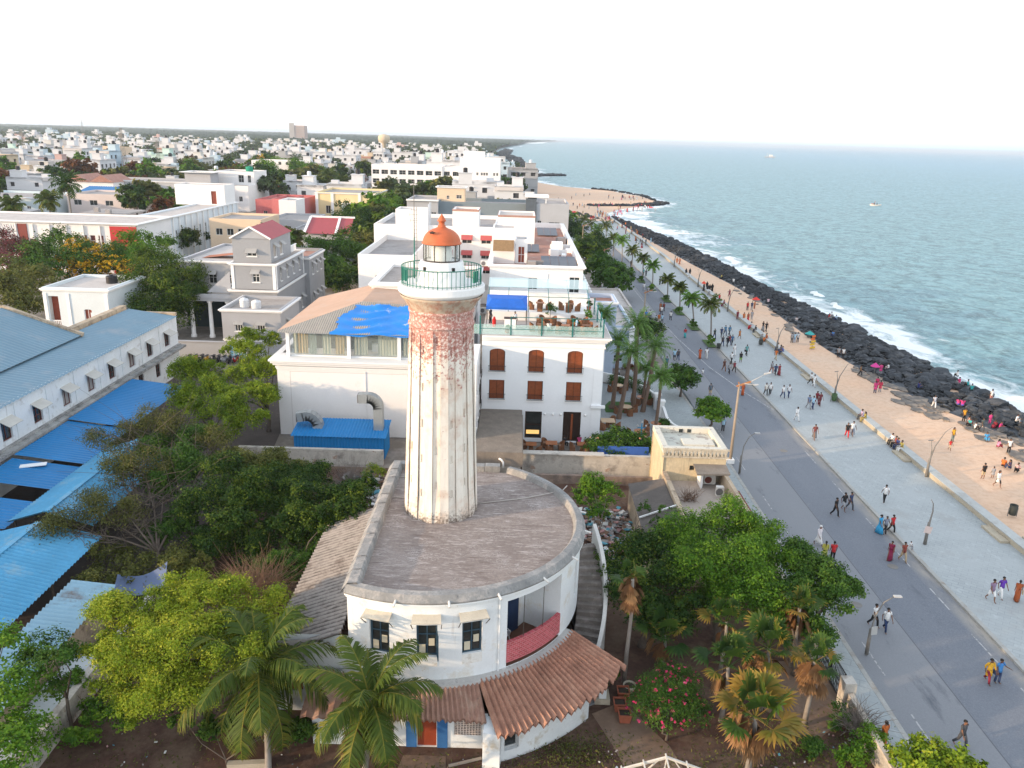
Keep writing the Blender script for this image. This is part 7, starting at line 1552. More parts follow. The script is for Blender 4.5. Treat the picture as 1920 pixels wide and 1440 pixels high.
for i,(b_,t_,R_,lab)in enumerate(prom):
 x_,y_=G(*b_);r_=ray(*t_);tt=y_/r_[1]
 feather_palm('coconut_palm',lab,(x_,y_,.1),(r_[0]*tt,y_,CAMH+r_[2]*tt),R_*1.15*(1+.15*(y_>180)),24,11,'fresh' if i%3==1 else 'palm',110+i,'coconut palms along the promenade',.65,.13,4 if i in(0,1,5,6)else 0,-.3,.17,1.5)
for i,(x_,y_,s_)in enumerate(BEDS[:7]):
 tree('kerb_shrub','leafy green shrub at the foot of the '+('nearest','second','third','fourth','fifth','sixth','seventh')[i]+' promenade palm',[(x_+.2,y_-.6,.7,.6),(x_+.1,y_-1.2,.5,.5),(x_+.1,y_+.3,.9 if i<2 else.4,.5)],(x_+.2,y_-.7,.1),700,.26,.15,'mid' if i%2 else 'fresh',130+i,'shrubs in the promenade planting beds',.04,cat='shrub',low=-.2)
 # = --- fan palms
def fan_blade(rs,base,az,e,Lp,R,V,Q,T,tone,dead):
 d=np.array([cos(az)*cos(e),sin(az)*cos(e),sin(e)]);hub=np.array(base)+d*Lp;sd=np.array([-sin(az),cos(az),0.]);upv_=np.cross(d,sd)*-1
 o=len(V);V+=[np.array(base)-sd*.025,np.array(base)+sd*.025,hub+sd*.02,hub-sd*.02];Q.append([o,o+1,o+2,o+3]);T+=[min(1,tone+.2)]*4
 ns=17;ax=d*(.92 if not dead else.6)+upv_*(-.25 if not dead else-.2)-np.array([0,0,.9 if dead else.25]);ax/=np.linalg.norm(ax)
 for k in range(ns):
  a=(k/(ns-1)-.5)*(3.6 if not dead else 1.5);v=ax*cos(a)+sd*sin(a);r_=R*(.72+.28*cos(a*.7))*rs.uniform(.88,1.08);w=R*.085
  pv=np.cross(v,np.cross(ax,sd));pv/=max(1e-6,np.linalg.norm(pv));mid=hub+v*r_*.55+np.cross(ax,sd)*.04*(k%2);tip=hub+v*r_-np.array([0,0,R*rs.uniform(.05,.3)])
  o=len(V);tt=float(np.clip(tone+rs.normal(0,.08),0,1));te=float(np.clip(tone+(.6 if rs.uniform()<.55 else.15),0,1));V+=[hub-pv*.01,hub+pv*.01,mid+pv*w,mid-pv*w];Q.append([o,o+1,o+2,o+3]);T+=[tt]*4
  V+=[tip,tip];Q.append([o+3,o+2,o+4,o+5]);T+=[te,te]
def fan_palm(label,base,ztop,R,n,dead,seed,group='fan palms in the front garden',tone=.3,r0=.13,skirt=1.0,up_f=.3):
 rs=np.random.RandomState(seed);t=thing('fan_palm',label,'palm tree',base,group);V,Q,T=[],[],[];top=(base[0],base[1],ztop)
 for i in range(n):az=2*pi*.382*i;k=i/max(1,n);fan_blade(rs,top,az,1.3-1.5*k+rs.uniform(-.15,.15),R*rs.uniform(.6,.95),R*rs.uniform(.55,.85),V,Q,T,min(.85,tone+rs.uniform(-.15,.2)+.35*(rs.uniform()<.35*k+tone*.3)),False)
 if V:link(fastmesh('blades',np.array(V)-np.array(base),Q,T,[LF['fan']]),'blades',t)
 V,Q,T=[],[],[]
 for i in range(dead):az=rs.uniform(0,6.28);fan_blade(rs,(top[0],top[1],ztop-rs.uniform(0,skirt)),az,rs.uniform(-1.25,-.1)if i>dead*up_f else rs.uniform(-.2,1.3 if up_f>.4 else.8),R*rs.uniform(.25,.5),R*rs.uniform(.6,.95),V,Q,T,rs.uniform(.1,.75),True)
 if V:link(fastmesh('dead_blades',np.array(V)-np.array(base),Q,T,[LF['deadfan']]),'dead_blades',t)
 mb=MB();b=Vector(base);mb.tube([(b.x,b.y,-.1),(b.x+.02,b.y,ztop*.3),(b.x+.09,b.y,ztop*.65),(b.x,b.y,ztop)],[r0*1.3,r0,r0*.85,r0*.8],9);mb.build('trunk',bark_p,t)
def at_y(px,py,Y):r_=ray(px,py);t_=Y/r_[1];return(r_[0]*t_,Y,CAMH+r_[2]*t_)
for i,(px,py,gx,gy,R,n,dead,tone,r0,sk_,lab)in enumerate(((1178,1085,1170,1278,.85,5,24,.3,.11,1.5,'tall slim fan palm with mostly brown dead leaves beside the side stair'),(1228,1190,1240,1255,1.15,11,4,.15,.1,.5,'low fan palm with broad green leaves behind the pink oleander'),(1352,1165,1350,1262,1.1,12,3,.2,.1,.5,'green fan palm below the bright tree, left of the brown tipped ones'),(1478,1140,1482,1250,1.0,10,12,.35,.11,.9,'brown tipped fan palm in front of the right hand tree'),(1432,1215,1425,1330,1.25,16,8,.3,.12,.7,'large fan palm with ragged yellowing leaves in the centre of the palm group'),(1362,1250,1352,1352,1.2,14,3,.12,.11,.5,'dark green fan palm low on the left of the palm group'),(1528,1240,1508,1358,1.0,12,22,.3,.12,1.2,'fan palm with a hanging brown skirt nearest the iron gate'),(1405,1345,1400,1455,1.6,15,12,.5,.13,.6,'nearest fan palm with orange tinged leaves at the bottom of the picture'),(1415,1120,1410,1190,.9,9,4,.3,.1,.5,'small fan palm squeezed under the bright green tree'))):
 x_,y_=G(gx,gy);p_=at_y(px,py,y_);fan_palm(lab,(x_,y_,0),p_[2],R,n,dead,150+i,tone=tone,r0=r0,skirt=sk_,up_f=.55 if i==0 else.3)
 # = --- street trees
for i,(px,py,lab,R_)in enumerate(((1275,745,'round dark green street tree on the pavement before the hotel garden',1.75),(1330,806,'round bright green street tree beside the kiosk roof',1.5),(1212,648,'dark street tree beside the tall lamp pole, behind the date palms',2.0))):
 x_,y_=G(px,py);rr=random.Random(i);tree('street_tree',lab,[(x_+R_*.55*cos(k),y_+R_*.55*sin(k),2.0+.25*rr.random(),R_*.75)for k in(0,1.3,2.5,3.8,5)]+[(x_,y_,2.9 if i!=1 else 2.4,R_*.8)],(x_,y_,.1),5200,.28,.18,('mid','fresh','dark')[i],170+i,'street trees on the pavement',.14,clump=.3)
for i,(px,py,z,R_,lab)in enumerate(((1162,520,4,3.3,'nearest dark tree of the row hiding the road bend'),(1137,500,4.2,3.2,'second nearest dark tree of the row hiding the road bend'),(1108,468,4.6,4.2,'big dark round tree beside the solar panel roof'),(1124,455,4,3.2,'dark tree behind the big round one by the road'),(1076,432,4.4,4.2,'farthest dark tree of the row, below the grey house'))):
 x_,y_=G(px,py,z);x_=max(12.0,x_-1);tree('roadside_tree',lab,[(x_+R_*.6*cos(k),y_+R_*.7*sin(k),z-.4+.5*sin(k*2),R_*.68)for k in(0,1.2,2.5,3.8,5.1)]+[(x_,y_,z+.8,R_*.75)],(x_,y_,0),5000,.5,.34,'dark' if i>1 else 'mid',180+i,'dark trees along the inner road edge',.25,clump=.28)
for i,(x_,y_,z_,r_)in enumerate(((16.0,71.5,.9,.75),(15.6,76,.6,.6))):tree('clipped_bush',('clipped round dark bush inside the front garden wall','low leafy bush by the hotel gate pillar')[i],[(x_,y_,z_,r_)],(x_,y_,0),900,.2,.12,'mid',190+i,None,.04,cat='bush',low=-.9)
hd_=PX([(1150,712,.6,.7),(1165,714,.6,.7),(1180,716,.6,.7),(1196,722,.6,.7),(1208,732,.6,.7),(1216,744,.6,.7)]);tree('hedge','curved clipped green hedge inside the white back garden wall',hd_,(hd_[2][0],hd_[2][1],0),3000,.18,.11,'mid',195,None,.03,cat='hedge',low=-.9,clump=.5)
# =  TOWN TREES
def big(lab,spec,leaf,seed,n=5200,L=.42,flowers=None,name='town_tree',base=None,**kw):
 n=n*3//2
 lb=PX(spec);b=base or(sum(l[0]for l in lb)/len(lb),sum(l[1]for l in lb)/len(lb),0);return tree(name,lab,lb,b,n,L,L*.6,leaf,seed,None,.3,flowers=flowers,**(kw or dict(puffs=6,clump=.5)))
big('russet and pink flowering tree at the left edge below the school block',[(15,470,5,4),(40,490,4,4),(5,510,4,4),(60,475,4,3)],'pinkish',201)
big('dark green tree between the russet tree and the yellow flowering tree',[(85,480,6,4),(120,470,5.5,4),(100,510,4,4),(70,520,3.5,4)],'mid',202)
big('tree covered with bright yellow flowers below the school block',[(150,480,5.5,3.6),(190,490,5,3.6),(165,510,3.5,3.5),(215,505,4,3),(130,500,4,3)],'mid',203,7000,.36,flowers=('yellow_f',5200,.36,.12,9))
big('second smaller yellow flowering tree nearer the russet tree',[(105,455,5,2.4),(125,460,4.6,2.2)],'mid',204,2200,.36,flowers=('yellow_f',800,.34,.10,9))
big('bright green tree right of the yellow flowering tree',[(250,470,6,3.6),(280,480,5.4,3.6),(235,500,4,3.5),(310,468,4.6,3)],'fresh',205)
big('big dark green tree between the pale pavilion and the colonial house',[(290,505,8,3.6),(330,530,7,3.8),(300,560,5.5,3.8),(352,570,4.5,3.4),(265,545,6,3.2),(335,595,3,3.2),(280,590,3,3.0)],'dark',206,20000,.30,low=-.8,puffs=7,clump=.5,tone_bias=.12)
big('dark olive trees mass left of the pale pavilion',[(30,560,4,4),(60,545,4,4),(20,530,4,4),(50,580,2.5,3.4)],'olive',207)
big('bare grey green tree in front of the side wing of the school block',[(330,440,5,3.4),(300,430,5,2.6),(360,450,4,2.6),(340,420,6,2.4)],'olive',208)
big('dark tree at the corner where the school block meets the colonial house',[(285,450,5,3),(345,455,3.6,3),(375,445,3,2.4)],'dark',209)
big('large dark green tree right of the colonial house',[(620,480,5,4),(650,465,6,4),(600,465,5,3.5),(640,510,3,3.6),(670,500,3,3.6)],'mid',210,8000,.42)
big('dark tall tree behind the large one, below the yellow house',[(660,425,7,4.5),(700,420,7,4.5),(685,455,5,4.2),(650,400,6,4)],'dark',211,8000,.45)
big('olive green tree between the dark trees and the white apartment wing',[(690,465,5,3.6),(720,430,6,3.8),(690,500,3,3.4)],'olive',212)
big('bright green tree at the top of the dark tree row',[(730,385,6.5,4.5),(715,400,6,4),(745,375,7,3.6)],'fresh',213)
big('brown green tree directly behind the colonial house balustrade',[(590,455,4,2.8),(575,465,3,2.4)],'rust',214,2200)
big('low dark tree at the foot of the white apartment wing',[(640,535,2,2.6),(680,525,2.5,2.6),(610,520,2.4,2.4)],'dark',215)
big('round dark tree in front of the grey modern house',[(920,405,6,4),(895,400,6,3.4),(940,408,5.4,3)],'mid',216,4000,.45,base=(-7,190,0))
big('dark tree left of the terraced villa',[(415,375,4,4),(395,370,4,3.4),(435,372,4,3)],'dark',217)
big('bushy dark tree right of the office block by the shore',[(940,350,4,6),(960,355,4,6)],'mid',218,3000,.7)
for i,(px,py,z,R,lab)in enumerate(((125,345,10,5.5,'big dark coconut palm standing over the long school block'),(90,375,5,4,'pale low coconut palm left of the big dark one'),(20,385,4,4,'coconut palm at the left edge behind the school block'),(615,330,9,5,'tallest of the brownish palms behind the yellow house'),(600,345,7,5,'left one of the brownish palms behind the yellow house'),(640,342,8,5,'right one of the brownish palms behind the yellow house'),(735,348,7,5,'dark palm in front of the long office block'),(555,300,9,7,'tall dark palm in the middle town'))):
 y_=(225,215,200,325,322,330,335,520)[i];x_,y_,z=at_y(px,py,y_);feather_palm('coconut_palm',lab,(x_,y_,0),(x_,y_,max(5,z)),R,22,10,'palm' if i not in(0,6,7)else 'dark',230+i,'palms of the town',1.7,.25,3,-.7,.4)
big('yellow green spreading tree in the middle town, right of the white terraced villa',[(500,318,9,6),(525,312,9,6),(545,322,7,5)],'fresh',219,3500,.9,tone_bias=.15);big('golden flowering tree beyond the yellow green spreading tree',[(492,305,9,6),(478,312,8,5)],'mid',220,3000,.9,flowers=('yellow_f',1800,.8,.12,9));big('bright green tree left of the brownish palms',[(565,318,9,6),(590,326,8,5)],'fresh',221,3500,.9);big('olive tree clump in the middle town left of the terraced villa',[(345,312,9,6),(370,318,8,6)],'olive',222,3500,.9)
FP=[]
for k,leaf in enumerate(('far','mid','olive','fresh','dark','rust')):
 rr=random.Random(300+k);lob=[(rr.uniform(-2.5,2.5),rr.uniform(-2.5,2.5),rr.uniform(3.5,6.5),rr.uniform(1.8,2.8))for _ in range(7)]
 V,Q,T=crown_mesh('crown',lob,1500,.95,.6,None,310+k);mc=fastmesh('crown',V,Q,T,[LF[leaf]]);mb=MB();limb_mesh(mb,(0,0,0),[l[:3]for l in lob],.3,k);mt=bpy.data.meshes.new('trunk');mt.from_pydata(mb.v,[],mb.f);mt.materials.append(bark);FP.append((mc,mt,('green','mid green','olive','bright green','dark green','russet brown')[k],V,Q,T))
r=random.Random(88)
for a,b,c,d in PARKS:
 for _ in range(int((b-a)*(d-c)/80)):trees_far.append((r.uniform(a,b),r.uniform(c,d)))
def blocked(x,y):return any(q0-4<x<q1+4 and q2-4<y<q3+4 for q0,q1,q2,q3 in((-119,-73,150,220),(-62,-51,98,112),(-50,-29,94,134),(-32,14,100,160),(-32,16,208,236),(-84,-44,200,292),(-52,-34,168,198),(-70,-55,174,194)))
trees_far=[p for p in trees_far if not blocked(*p)];trees_far.sort(key=lambda p:p[1])
NT=280
for X,Y in trees_far[:NT]:
 k=r.choice((0,0,1,1,2,2,3,4,4,5));mc,mt,nm=FP[k][:3];t=thing('town_tree','%s bushy tree %s'%(nm,band_name(X,Y)if Y>160 else 'in the tree filled yard behind the godown'),'tree',(X,Y,-.05),'trees of the town');s=r.uniform(.95,1.6);t.scale=(s,s,s*r.uniform(.8,1.15));t.rotation_euler=(0,0,r.uniform(0,6.28));link(mc,'crown',t);link(mt,'trunk',t)
VV,QQ,TT,n0=[],[],[],0
rs=np.random.RandomState(4)
for X,Y in trees_far[NT:]:
 V,Q,T=FP[r.choice((0,0,1,4,2))][3:];sel=rs.choice(len(Q),260 if Y<1200 else 110,replace=False);Vs=V.reshape(-1,4,3)[sel];c=Vs.mean(1,keepdims=True);g_=1.6 if Y<1200 else 2.4;s=r.uniform(1.1,1.7);Vs=(c+(Vs-c)*g_)*s+np.array([X,Y,0]);VV.append(Vs.reshape(-1,3));QQ.append(np.arange(len(sel)*4).reshape(-1,4)+n0);TT.append(T.reshape(-1,4)[sel].ravel());n0+=len(sel)*4
o=link(fastmesh('distant_trees',np.concatenate(VV),np.concatenate(QQ),np.concatenate(TT),[LF['far']]),'distant_trees');o['kind']='stuff';tag(o,'scattered dark trees among the far houses','trees')
wm,nt,bs=newmat('far_woods');v_=coords(nt);c_=mixrgb(nt,ramp(nt,noise(nt,v_,.02,6,.7),.35,.7),(.020,.036,.020),(.055,.075,.03));nt.links.new(c_,bs.inputs['Base Color']);bs.inputs['Roughness'].default_value=1;bs.inputs['Specular IOR Level'].default_value=0
vv,ff=[],[];yss=[];y=1200.
while y<9500:yss.append(y);y*=1.022
nx=420
for j,y in enumerate(yss):
 x1_=min(lerp_path(SHORE,y)-25,600);x0_=-y*.85
 for i in range(nx):vv.append((x0_+(x1_-x0_)*i/(nx-1)+rs.uniform(-4,4),y+rs.uniform(-10,10),max(.3,rs.uniform(.5,5)+(4 if rs.uniform()<.2 else 0)+2.5*math.sin(i*.05+j*.2)*(j>8)+min(9,(y-1200)/330.))))
for j in range(len(yss)-1):
 for i in range(nx-1):ff.append((j*nx+i,j*nx+i+1,(j+1)*nx+i+1,(j+1)*nx+i))
mb=MB();mb.add(vv,ff);o=mb.build('distant_woods',wm);o['kind']='stuff';tag(o,'blue grey band of woods along the skyline','woods')
rr=random.Random(6)
for i in range(9):
 pass
for i,(px,y_,h,lab)in enumerate(((228,430,27,'lattice telephone mast rising over the white houses at left'),(42,560,24,'dark lattice mast at the far left of the town'),(293,520,20,'shorter grey mast in the middle of the left town'),(157,2200,66,'very tall thin red and white mast on the skyline'))):
 X=ray(px,260)[0]/ray(px,260)[1]*y_;q=MB();wd=1.2 if y_<1000 else 2.4
 for sx in(-1,1):
  for sy in(-1,1):q.bar((X+sx*wd,y_+sy*wd,0),(X+sx*wd*.3,y_+sy*wd*.3,h),.16 if y_<1000 else.3)
 for k in range(int(h/2.5)):t_=1-.7*k*2.5/h;q.bar((X-wd*t_,y_-wd*t_,k*2.5),(X+wd*t_,y_-wd*t_,k*2.5+2.2),.1 if y_<1000 else.35)
 if y_<1000:q.box(X-1,X+1,y_-1,y_+1,h*.82,h*.9)
 tag(q.build('radio_mast',rust,None,(X,y_,0)),lab,'mast','radio masts')
X=ray(720,258)[0]/ray(720,258)[1]*900;q=MB();q.lathe([(2.5,0),(2.2,18),(6,20),(6.5,25),(5,27),(.1,28)],(X,900),20);tag(q.build('water_tower',TW[4],None,(X,900,0)),'cream round water tower standing above the far houses','water tower')
# =  BOATS
bt=thing('fishing_boat','small orange and white open fishing boat on the sea with two people','boat',(186,421,SEAZ),'boats');wb_m=mat('boat_white',(.75,.72,.66),.05)
q=MB();n=12;rows_=[[(-3+6*i/n,s*w_*sin(pi*min(1,.08+.92*(1-abs(i/n-.45)*1.5)))**.5 if False else s*w_*(1-abs(i/n*2-1)**2.5),z+.35*abs(i/n*2-1)**2)for i in range(n+1)]for s,w_,z in((-1,.9,.75),(-1,.55,.0),(1,.55,.0),(1,.9,.75))]
for a,b_ in zip(rows_,rows_[1:]):
 for i in range(n):q.quad(*[(186+p[0],421+p[1],SEAZ+p[2]-.1)for p in(a[i],a[i+1],b_[i+1],b_[i])])
q.build('hull',wb_m,bt);q=MB();q.box(184,184.6,420.5,421.5,.1,.9);q.bar((185.5,421,0),(185.5,421,2.4),.1);q.build('engine',mat('boat_orange',(.55,.14,.03),.1),bt)
for dx in(-.8,.7):q=MB();q.lathe([(.25,.2),(.28,.9),(.12,1.1),(.16,1.3),(.01,1.45)],(186+dx,421),8);q.build('crew',win_dark,bt)
bt=thing('trawler','small grey trawler with cabin far out near the horizon','boat',(607,1995,SEAZ),'boats');q=MB();q.add([(597,1992,.3),(617,1992,.3),(617,1998,.3),(597,1998,.3),(595,1991.5,3),(622,1991.5,3.6),(622,1998.5,3.6),(595,1998.5,3)],[(0,1,5,4),(1,2,6,5),(2,3,7,6),(3,0,4,7),(4,5,6,7)]);q.build('hull',tgrey,bt);q=MB();q.box(606,614,1993,1997,3.3,7.5);q.bar((601,1995,3),(601,1995,11),.5);q.build('cabin',wb_m,bt)
# =  STREET FURNITURE
pole_m=mat('lamp_pole_grey',(.19,.18,.165),.2,2,.7);pole_t=mat('concrete_lamp_pole',(.30,.245,.19),.15,2,.9,streak=((.26,.2,.15),.3));head_m=mat('lamp_head_white',(.42,.42,.41),.05,2,.5);rust_b=mat('rusty_bracket',(.36,.16,.07),.25,3)
def tall_lamp(x,y,h,lab,base=True):
 t=thing('street_lamp',lab,'street lamp',(x,y,.1),'tall concrete street lamps');q=MB();q.tube([(x,y,.05),(x,y,h*.5),(x,y,h)],[.15,.12,.09],10);q.build('pole',pole_t,t)
 q=MB();q.box(x-.3,x+.3,y-.3,y+.3,.101,.5);q.build('plinth',trim,t)
 q=MB();q.bar((x-.25,y,h-.25),(x+.95,y-.1,h+.25),.13);q.bar((x,y,h-.1),(x-.1,y,h+.15),.1);q.build('bracket',rust_b,t)
 q=MB();q.tube([(x+.9,y-.1,h+.22),(x+2.1,y-.2,h+1.0)],.035,6);q.obox((x+2.3,y-.2,h+1.1),(.28,0,.08),(0,.1,0),(0,0,.05));q.tube([(x+.4,y-.1,h+.05),(x+1.2,y-.5,h+.1)],.03,6);q.obox((x+1.3,y-.5,h+.1),(.2,0,.02),(0,.1,0),(0,0,.04));q.build('lamp_arm',head_m,t)
tall_lamp(20.25,67.3,7.7,'tallest tan concrete lamp pole with rusty bracket beside the cream kiosk');tall_lamp(18.9,113,7.4,'tan concrete lamp pole beside the dark street tree by the date palms');tall_lamp(17.6,158,7.4,'tan lamp pole in front of the dark roadside trees');tall_lamp(17.0,205,7.2,'farthest tan lamp pole among the dark roadside trees')
def curved_lamp(x,y,h,lab,sign=None):
 t=thing('street_lamp',lab,'street lamp',(x,y,.1),'grey curved street lamps');q=MB();q.tube([(x,y,.05),(x,y,h*.45),(x+.03,y,h*.452),(x+.1,y,h*.68),(x+.45,y,h*.9),(x+.95,y,h)],[.11,.095,.055,.045,.035,.025],8);q.build('pole',pole_m,t)
 q=MB();q.obox((x+1.15,y,h+.02),(.22,0,.0),(0,.1,0),(0,0,.035));q.build('lamp_head',head_m,t)
 if sign:q=MB();q.obox((x+(-.02 if sign==2 else.14),y-.12,h*.44),(.17,0,.03),(0,.01,0),(-.02,0,.27));q.build('sign_plate',mat('faded_sign_plate',(.62,.50,.46),.12,3)if sign==2 else head_m,t)
curved_lamp(20.5,65.0,3.9,'grey curved lamp standing on the pavement beside the yard parapet');curved_lamp(21.0,39.2,3.9,'grey curved lamp nearest the iron gate with a white plate on it',1)
t=thing('street_lamp','short grey curved lamp with a pinkish plate on the promenade edge','street lamp',(31.0,52.7,.1));q=MB();q.tube([(31,52.7,.05),(31,52.7,1.9),(31.03,52.7,1.92),(31.1,52.7,2.8),(31.02,52.7,3.4),(30.8,52.7,3.75)],[.13,.1,.07,.05,.035,.02],8);q.build('pole',pole_m,t);q=MB();q.obox((30.95,52.56,1.35),(.26,0,-.05),(0,.01,0),(.04,0,.27));q.build('sign_plate',mat('faded_sign_plate',(.62,.50,.46),.12,3),t)
def twin_lamp(x,y,h,lab):
 t=thing('street_lamp',lab,'street lamp',(x,y,.1),'twin armed lamps along the promenade wall');q=MB();q.tube([(x,y,.05),(x,y,h*.35),(x+.05,y,h*.4),(x+.25,y,h*.62),(x+.9,y,h*.9),(x+1.45,y,h)],[.14,.11,.08,.05,.03,.015],8);q.tube([(x+.06,y,h*.42),(x+.02,y,h*.55),(x-.15,y,h*.72)],[.05,.035,.02],6);q.build('pole',pole_m,t)
 q=MB();q.obox((x-.22,y,h*.73),(.2,0,.03),(0,.07,0),(0,0,.025));q.build('lamp_head',pole_m,t)
for i,(x,y,lab)in enumerate(((37.35,65.4,'nearest'),(37.3,87.0,'second'),(37.3,108.5,'third'),(37.3,136,'fourth'),(37.3,160,'fifth'),(37.3,186,'sixth'),(36.6,225,'seventh'))):twin_lamp(x,y,4.9,lab+' twin armed lamp along the promenade wall, counted from the camera')
bin_m=[mat('bin_'+n,c,.15,3,.6)for n,c in(('dark',(.03,.035,.03)),('green',(.05,.10,.035)))]
for i,(px,py,h,m,lab)in enumerate(((1347,655,.85,0,'black litter bin on posts by the promenade palms'),(1426,648,.9,0,'dark green litter bin beside a lamp at the promenade wall'),(1563,753,.95,1,'green litter bin beside the second twin armed lamp'),(1283,545,.7,0,'small black litter bin beside a promenade shrub'),(1897,968,1.0,0,'dark bin hung on a stand on the sand behind the wall'))):
 x,y=G(px,py,.1);x=min(x,37.2)if i!=4 else x;t=thing('litter_bin',lab,'litter bin',(x,y,.1),'litter bins');q=MB();q.lathe([(.26,.25),(.31,.1+h),(.28,.1+h),(.24,.32),(.01,.32)],(x,y),14);q.build('bin_body',bin_m[m],t)
 for s in(-1,1):q=MB();q.bar((x+s*.36,y,.1),(x+s*.36,y,.05+h*.8),.05);q.bar((x+s*.36,y,.1+h*.6),(x+s*.28,y,.1+h*.6),.03);q.build('post',pole_m,t)
for i,(x,y,lab)in enumerate(((22.6,44.5,'round dark manhole cover in the near lane below the curved lamp'),(27.2,49.5,'round dark manhole cover in the dark lane by the woman in maroon saree'),(26.4,71,'round dark manhole cover in the dark lane level with the kiosk'),(22.9,84,'round dark manhole cover near the round street trees'))):
 q=MB();q.lathe([(.36,-.026),(.36,-.018),(.3,-.016),(.01,-.016)],(x,y),18,sm=False);tag(q.build('manhole_cover',pole_m,None,(x,y,-.03)),lab,'manhole cover','manhole covers in the road')
def umbrella(px,py,z,R,c,lab,grp='beach umbrellas'):
 x,y=G(px,py,z);t=thing('umbrella',lab,'umbrella',(x,y,0),grp);q=MB()
 for k in range(8):a0,a1=2*pi*k/8,2*pi*(k+1)/8;A=(x+R*cos(a0),y+R*sin(a0),z-.35);B=(x+R*cos(a1),y+R*sin(a1),z-.35);q.add([(x,y,z+.15),A,B],[(0,1,2)]);q.add([(x,y,z+.11),A,B],[(2,1,0)])
 q.build('canopy',mat('umbrella_%s'%lab[:14].replace(' ','_'),c,.08,2,.8),t);q=MB();q.bar((x,y,-.2),(x,y,z+.2),.04);q.build('pole',pole_m,t)
umbrella(1418,558,1.9,.75,(.62,.04,.03),'red parasol at the edge of the rocks');umbrella(1519,622,1.0,.75,(.05,.35,.33),'teal and turquoise parasol lying low on the sand by the rocks');umbrella(1642,682,1.7,.6,(.55,.05,.25),'pink parasol held over the rocks');umbrella(1077,396,2.0,1.3,(.60,.04,.06),'red parasol at the crowded end of the promenade');umbrella(1320,528,2.0,.5,(.62,.06,.03),'small red parasol above the women in black');umbrella(1221,388,2.0,1.3,(.60,.07,.09),'red parasol among bathers at the groyne')
t=thing('toy_stand','yellow and orange pedlar stand hung with toys on the sand','stand',(*G(1522,655),0));x,y=G(1522,655);yl=mat('toy_yellow',(.62,.42,.05),.1,3);og=mat('toy_orange',(.60,.15,.04),.1,3);q=MB();q.bar((x,y,0),(x,y,2.1),.06);q.bar((x-.4,y,.05),(x+.4,y,.05),.06);q.build('frame',pole_m,t)
for k,(z,m)in enumerate(((.3,yl),(.75,yl),(1.2,yl),(1.55,og),(1.95,og))):q=MB();q.obox((x+.05*(-1)**k,y-.04,z),(.34-.03*k,0,.05),(0,.1,0),(0,0,.13));q.build('toys',m,t)
wick=mat('wicker',(.22,.10,.05),.25,6,.8,bmp=.6,bscale=40);table_t=mat('pale_table_top',(.56,.40,.26),.1,2,.6);table_o=mat('orange_wood_table',(.36,.13,.05),.15,2,.5)
t0=thing('wicker_chair','tmp','chair',(0,0,0),'wicker chairs');q=MB();q.prism([(-.27,-.27),(.27,-.27),(.25,.25),(-.25,.25)],.02,.42);q.build('seat',wick,t0)
q=MB();ar=[(.30*cos(a),.30*sin(a))for a in[pi*(-.12+1.24*i/12)for i in range(13)]]
for(ax,ay),(bx_,by_),k in zip(ar,ar[1:],range(12)):h0=.62+.26*sin(pi*k/12);h1=.62+.26*sin(pi*(k+1)/12);q.add([(ax,ay,.3),(bx_,by_,.3),(bx_,by_,h1),(ax,ay,h0),(ax*.87,ay*.87,.3),(bx_*.87,by_*.87,.3),(bx_*.87,by_*.87,h1),(ax*.87,ay*.87,h0)],[(0,1,2,3),(5,4,7,6),(3,2,6,7),(0,3,7,4),(1,5,6,2)])
q.build('backrest',wick,t0);q=MB();q.prism([(-.22,-.24),(.22,-.24),(.2,.2),(-.2,.2)],.421,.47);q.build('cushion',mat('cushion_brown',(.30,.17,.10),.1),t0)
chair_used=[False]
def chair(x,y,z,rz,lab):
 if not chair_used[0]:c=t0;chair_used[0]=True
 else:c=copy_tree(t0)
 c.location=(x,y,z);c.rotation_euler=(0,0,rz);c['label']=lab
def table(x,y,z,shape,m,lab,nch,chl,r_=.5):
 t=thing('cafe_table',lab,'table',(x,y,z),'cafe tables');q=MB();p=[(x+r_*cos(2*pi*k/20),y+r_*sin(2*pi*k/20))for k in range(20)]if shape=='o' else[(x-r_,y-r_*.9),(x+r_,y-r_*.9),(x+r_,y+r_*.9),(x-r_,y+r_*.9)];q.prism(p,z+.70,z+.745);q.build('table_top',m,t);q=MB();q.lathe([(.28,z),(.22,z+.1),(.2,z+.699)],(x,y),12);q.build('pedestal',wick,t)
 for k in range(nch):a=.5+2*pi*k/nch+x;chair(x+(r_+.42)*cos(a),y+(r_+.42)*sin(a),z,a-pi/2,chl)
for i,(px,py,sh,m,r_,n,where)in enumerate(((1007,806,'s',table_o,.55,3,'against the shopfront of the hotel'),(1072,806,'s',table_o,.6,3,'before the dark hotel doorway where people sit'),(996,832,'s',table_o,.5,2,'next to the slatted canopy'),(1034,830,'s',table_o,.55,3,'by the leafy pot in the hotel terrace'),(1092,832,'s',table_o,.5,3,'beside the frangipani shrub'),(1159,722,'o',table_t,.6,4,'at the back hedge of the palm court'),(1174,762,'o',table_t,.65,4,'in the middle of the palm court'),(1140,788,'s',table_t,.7,4,'against the hotel corner in the palm court'),(1204,744,'o',table_o,.6,4,'near the back curve of the garden wall'),(1200,808,'o',table_o,.6,3,'by the blue panel wall'),(1230,793,'o',table_o,.55,3,'beside the clipped round bush'))):
 x,y=G(px,py,.75);table(x,y,.02,sh,m,('round ' if sh=='o' else 'square ')+('pale' if m is table_t else 'orange brown')+' cafe table '+where,n,'wicker chair at the cafe table '+where,r_)
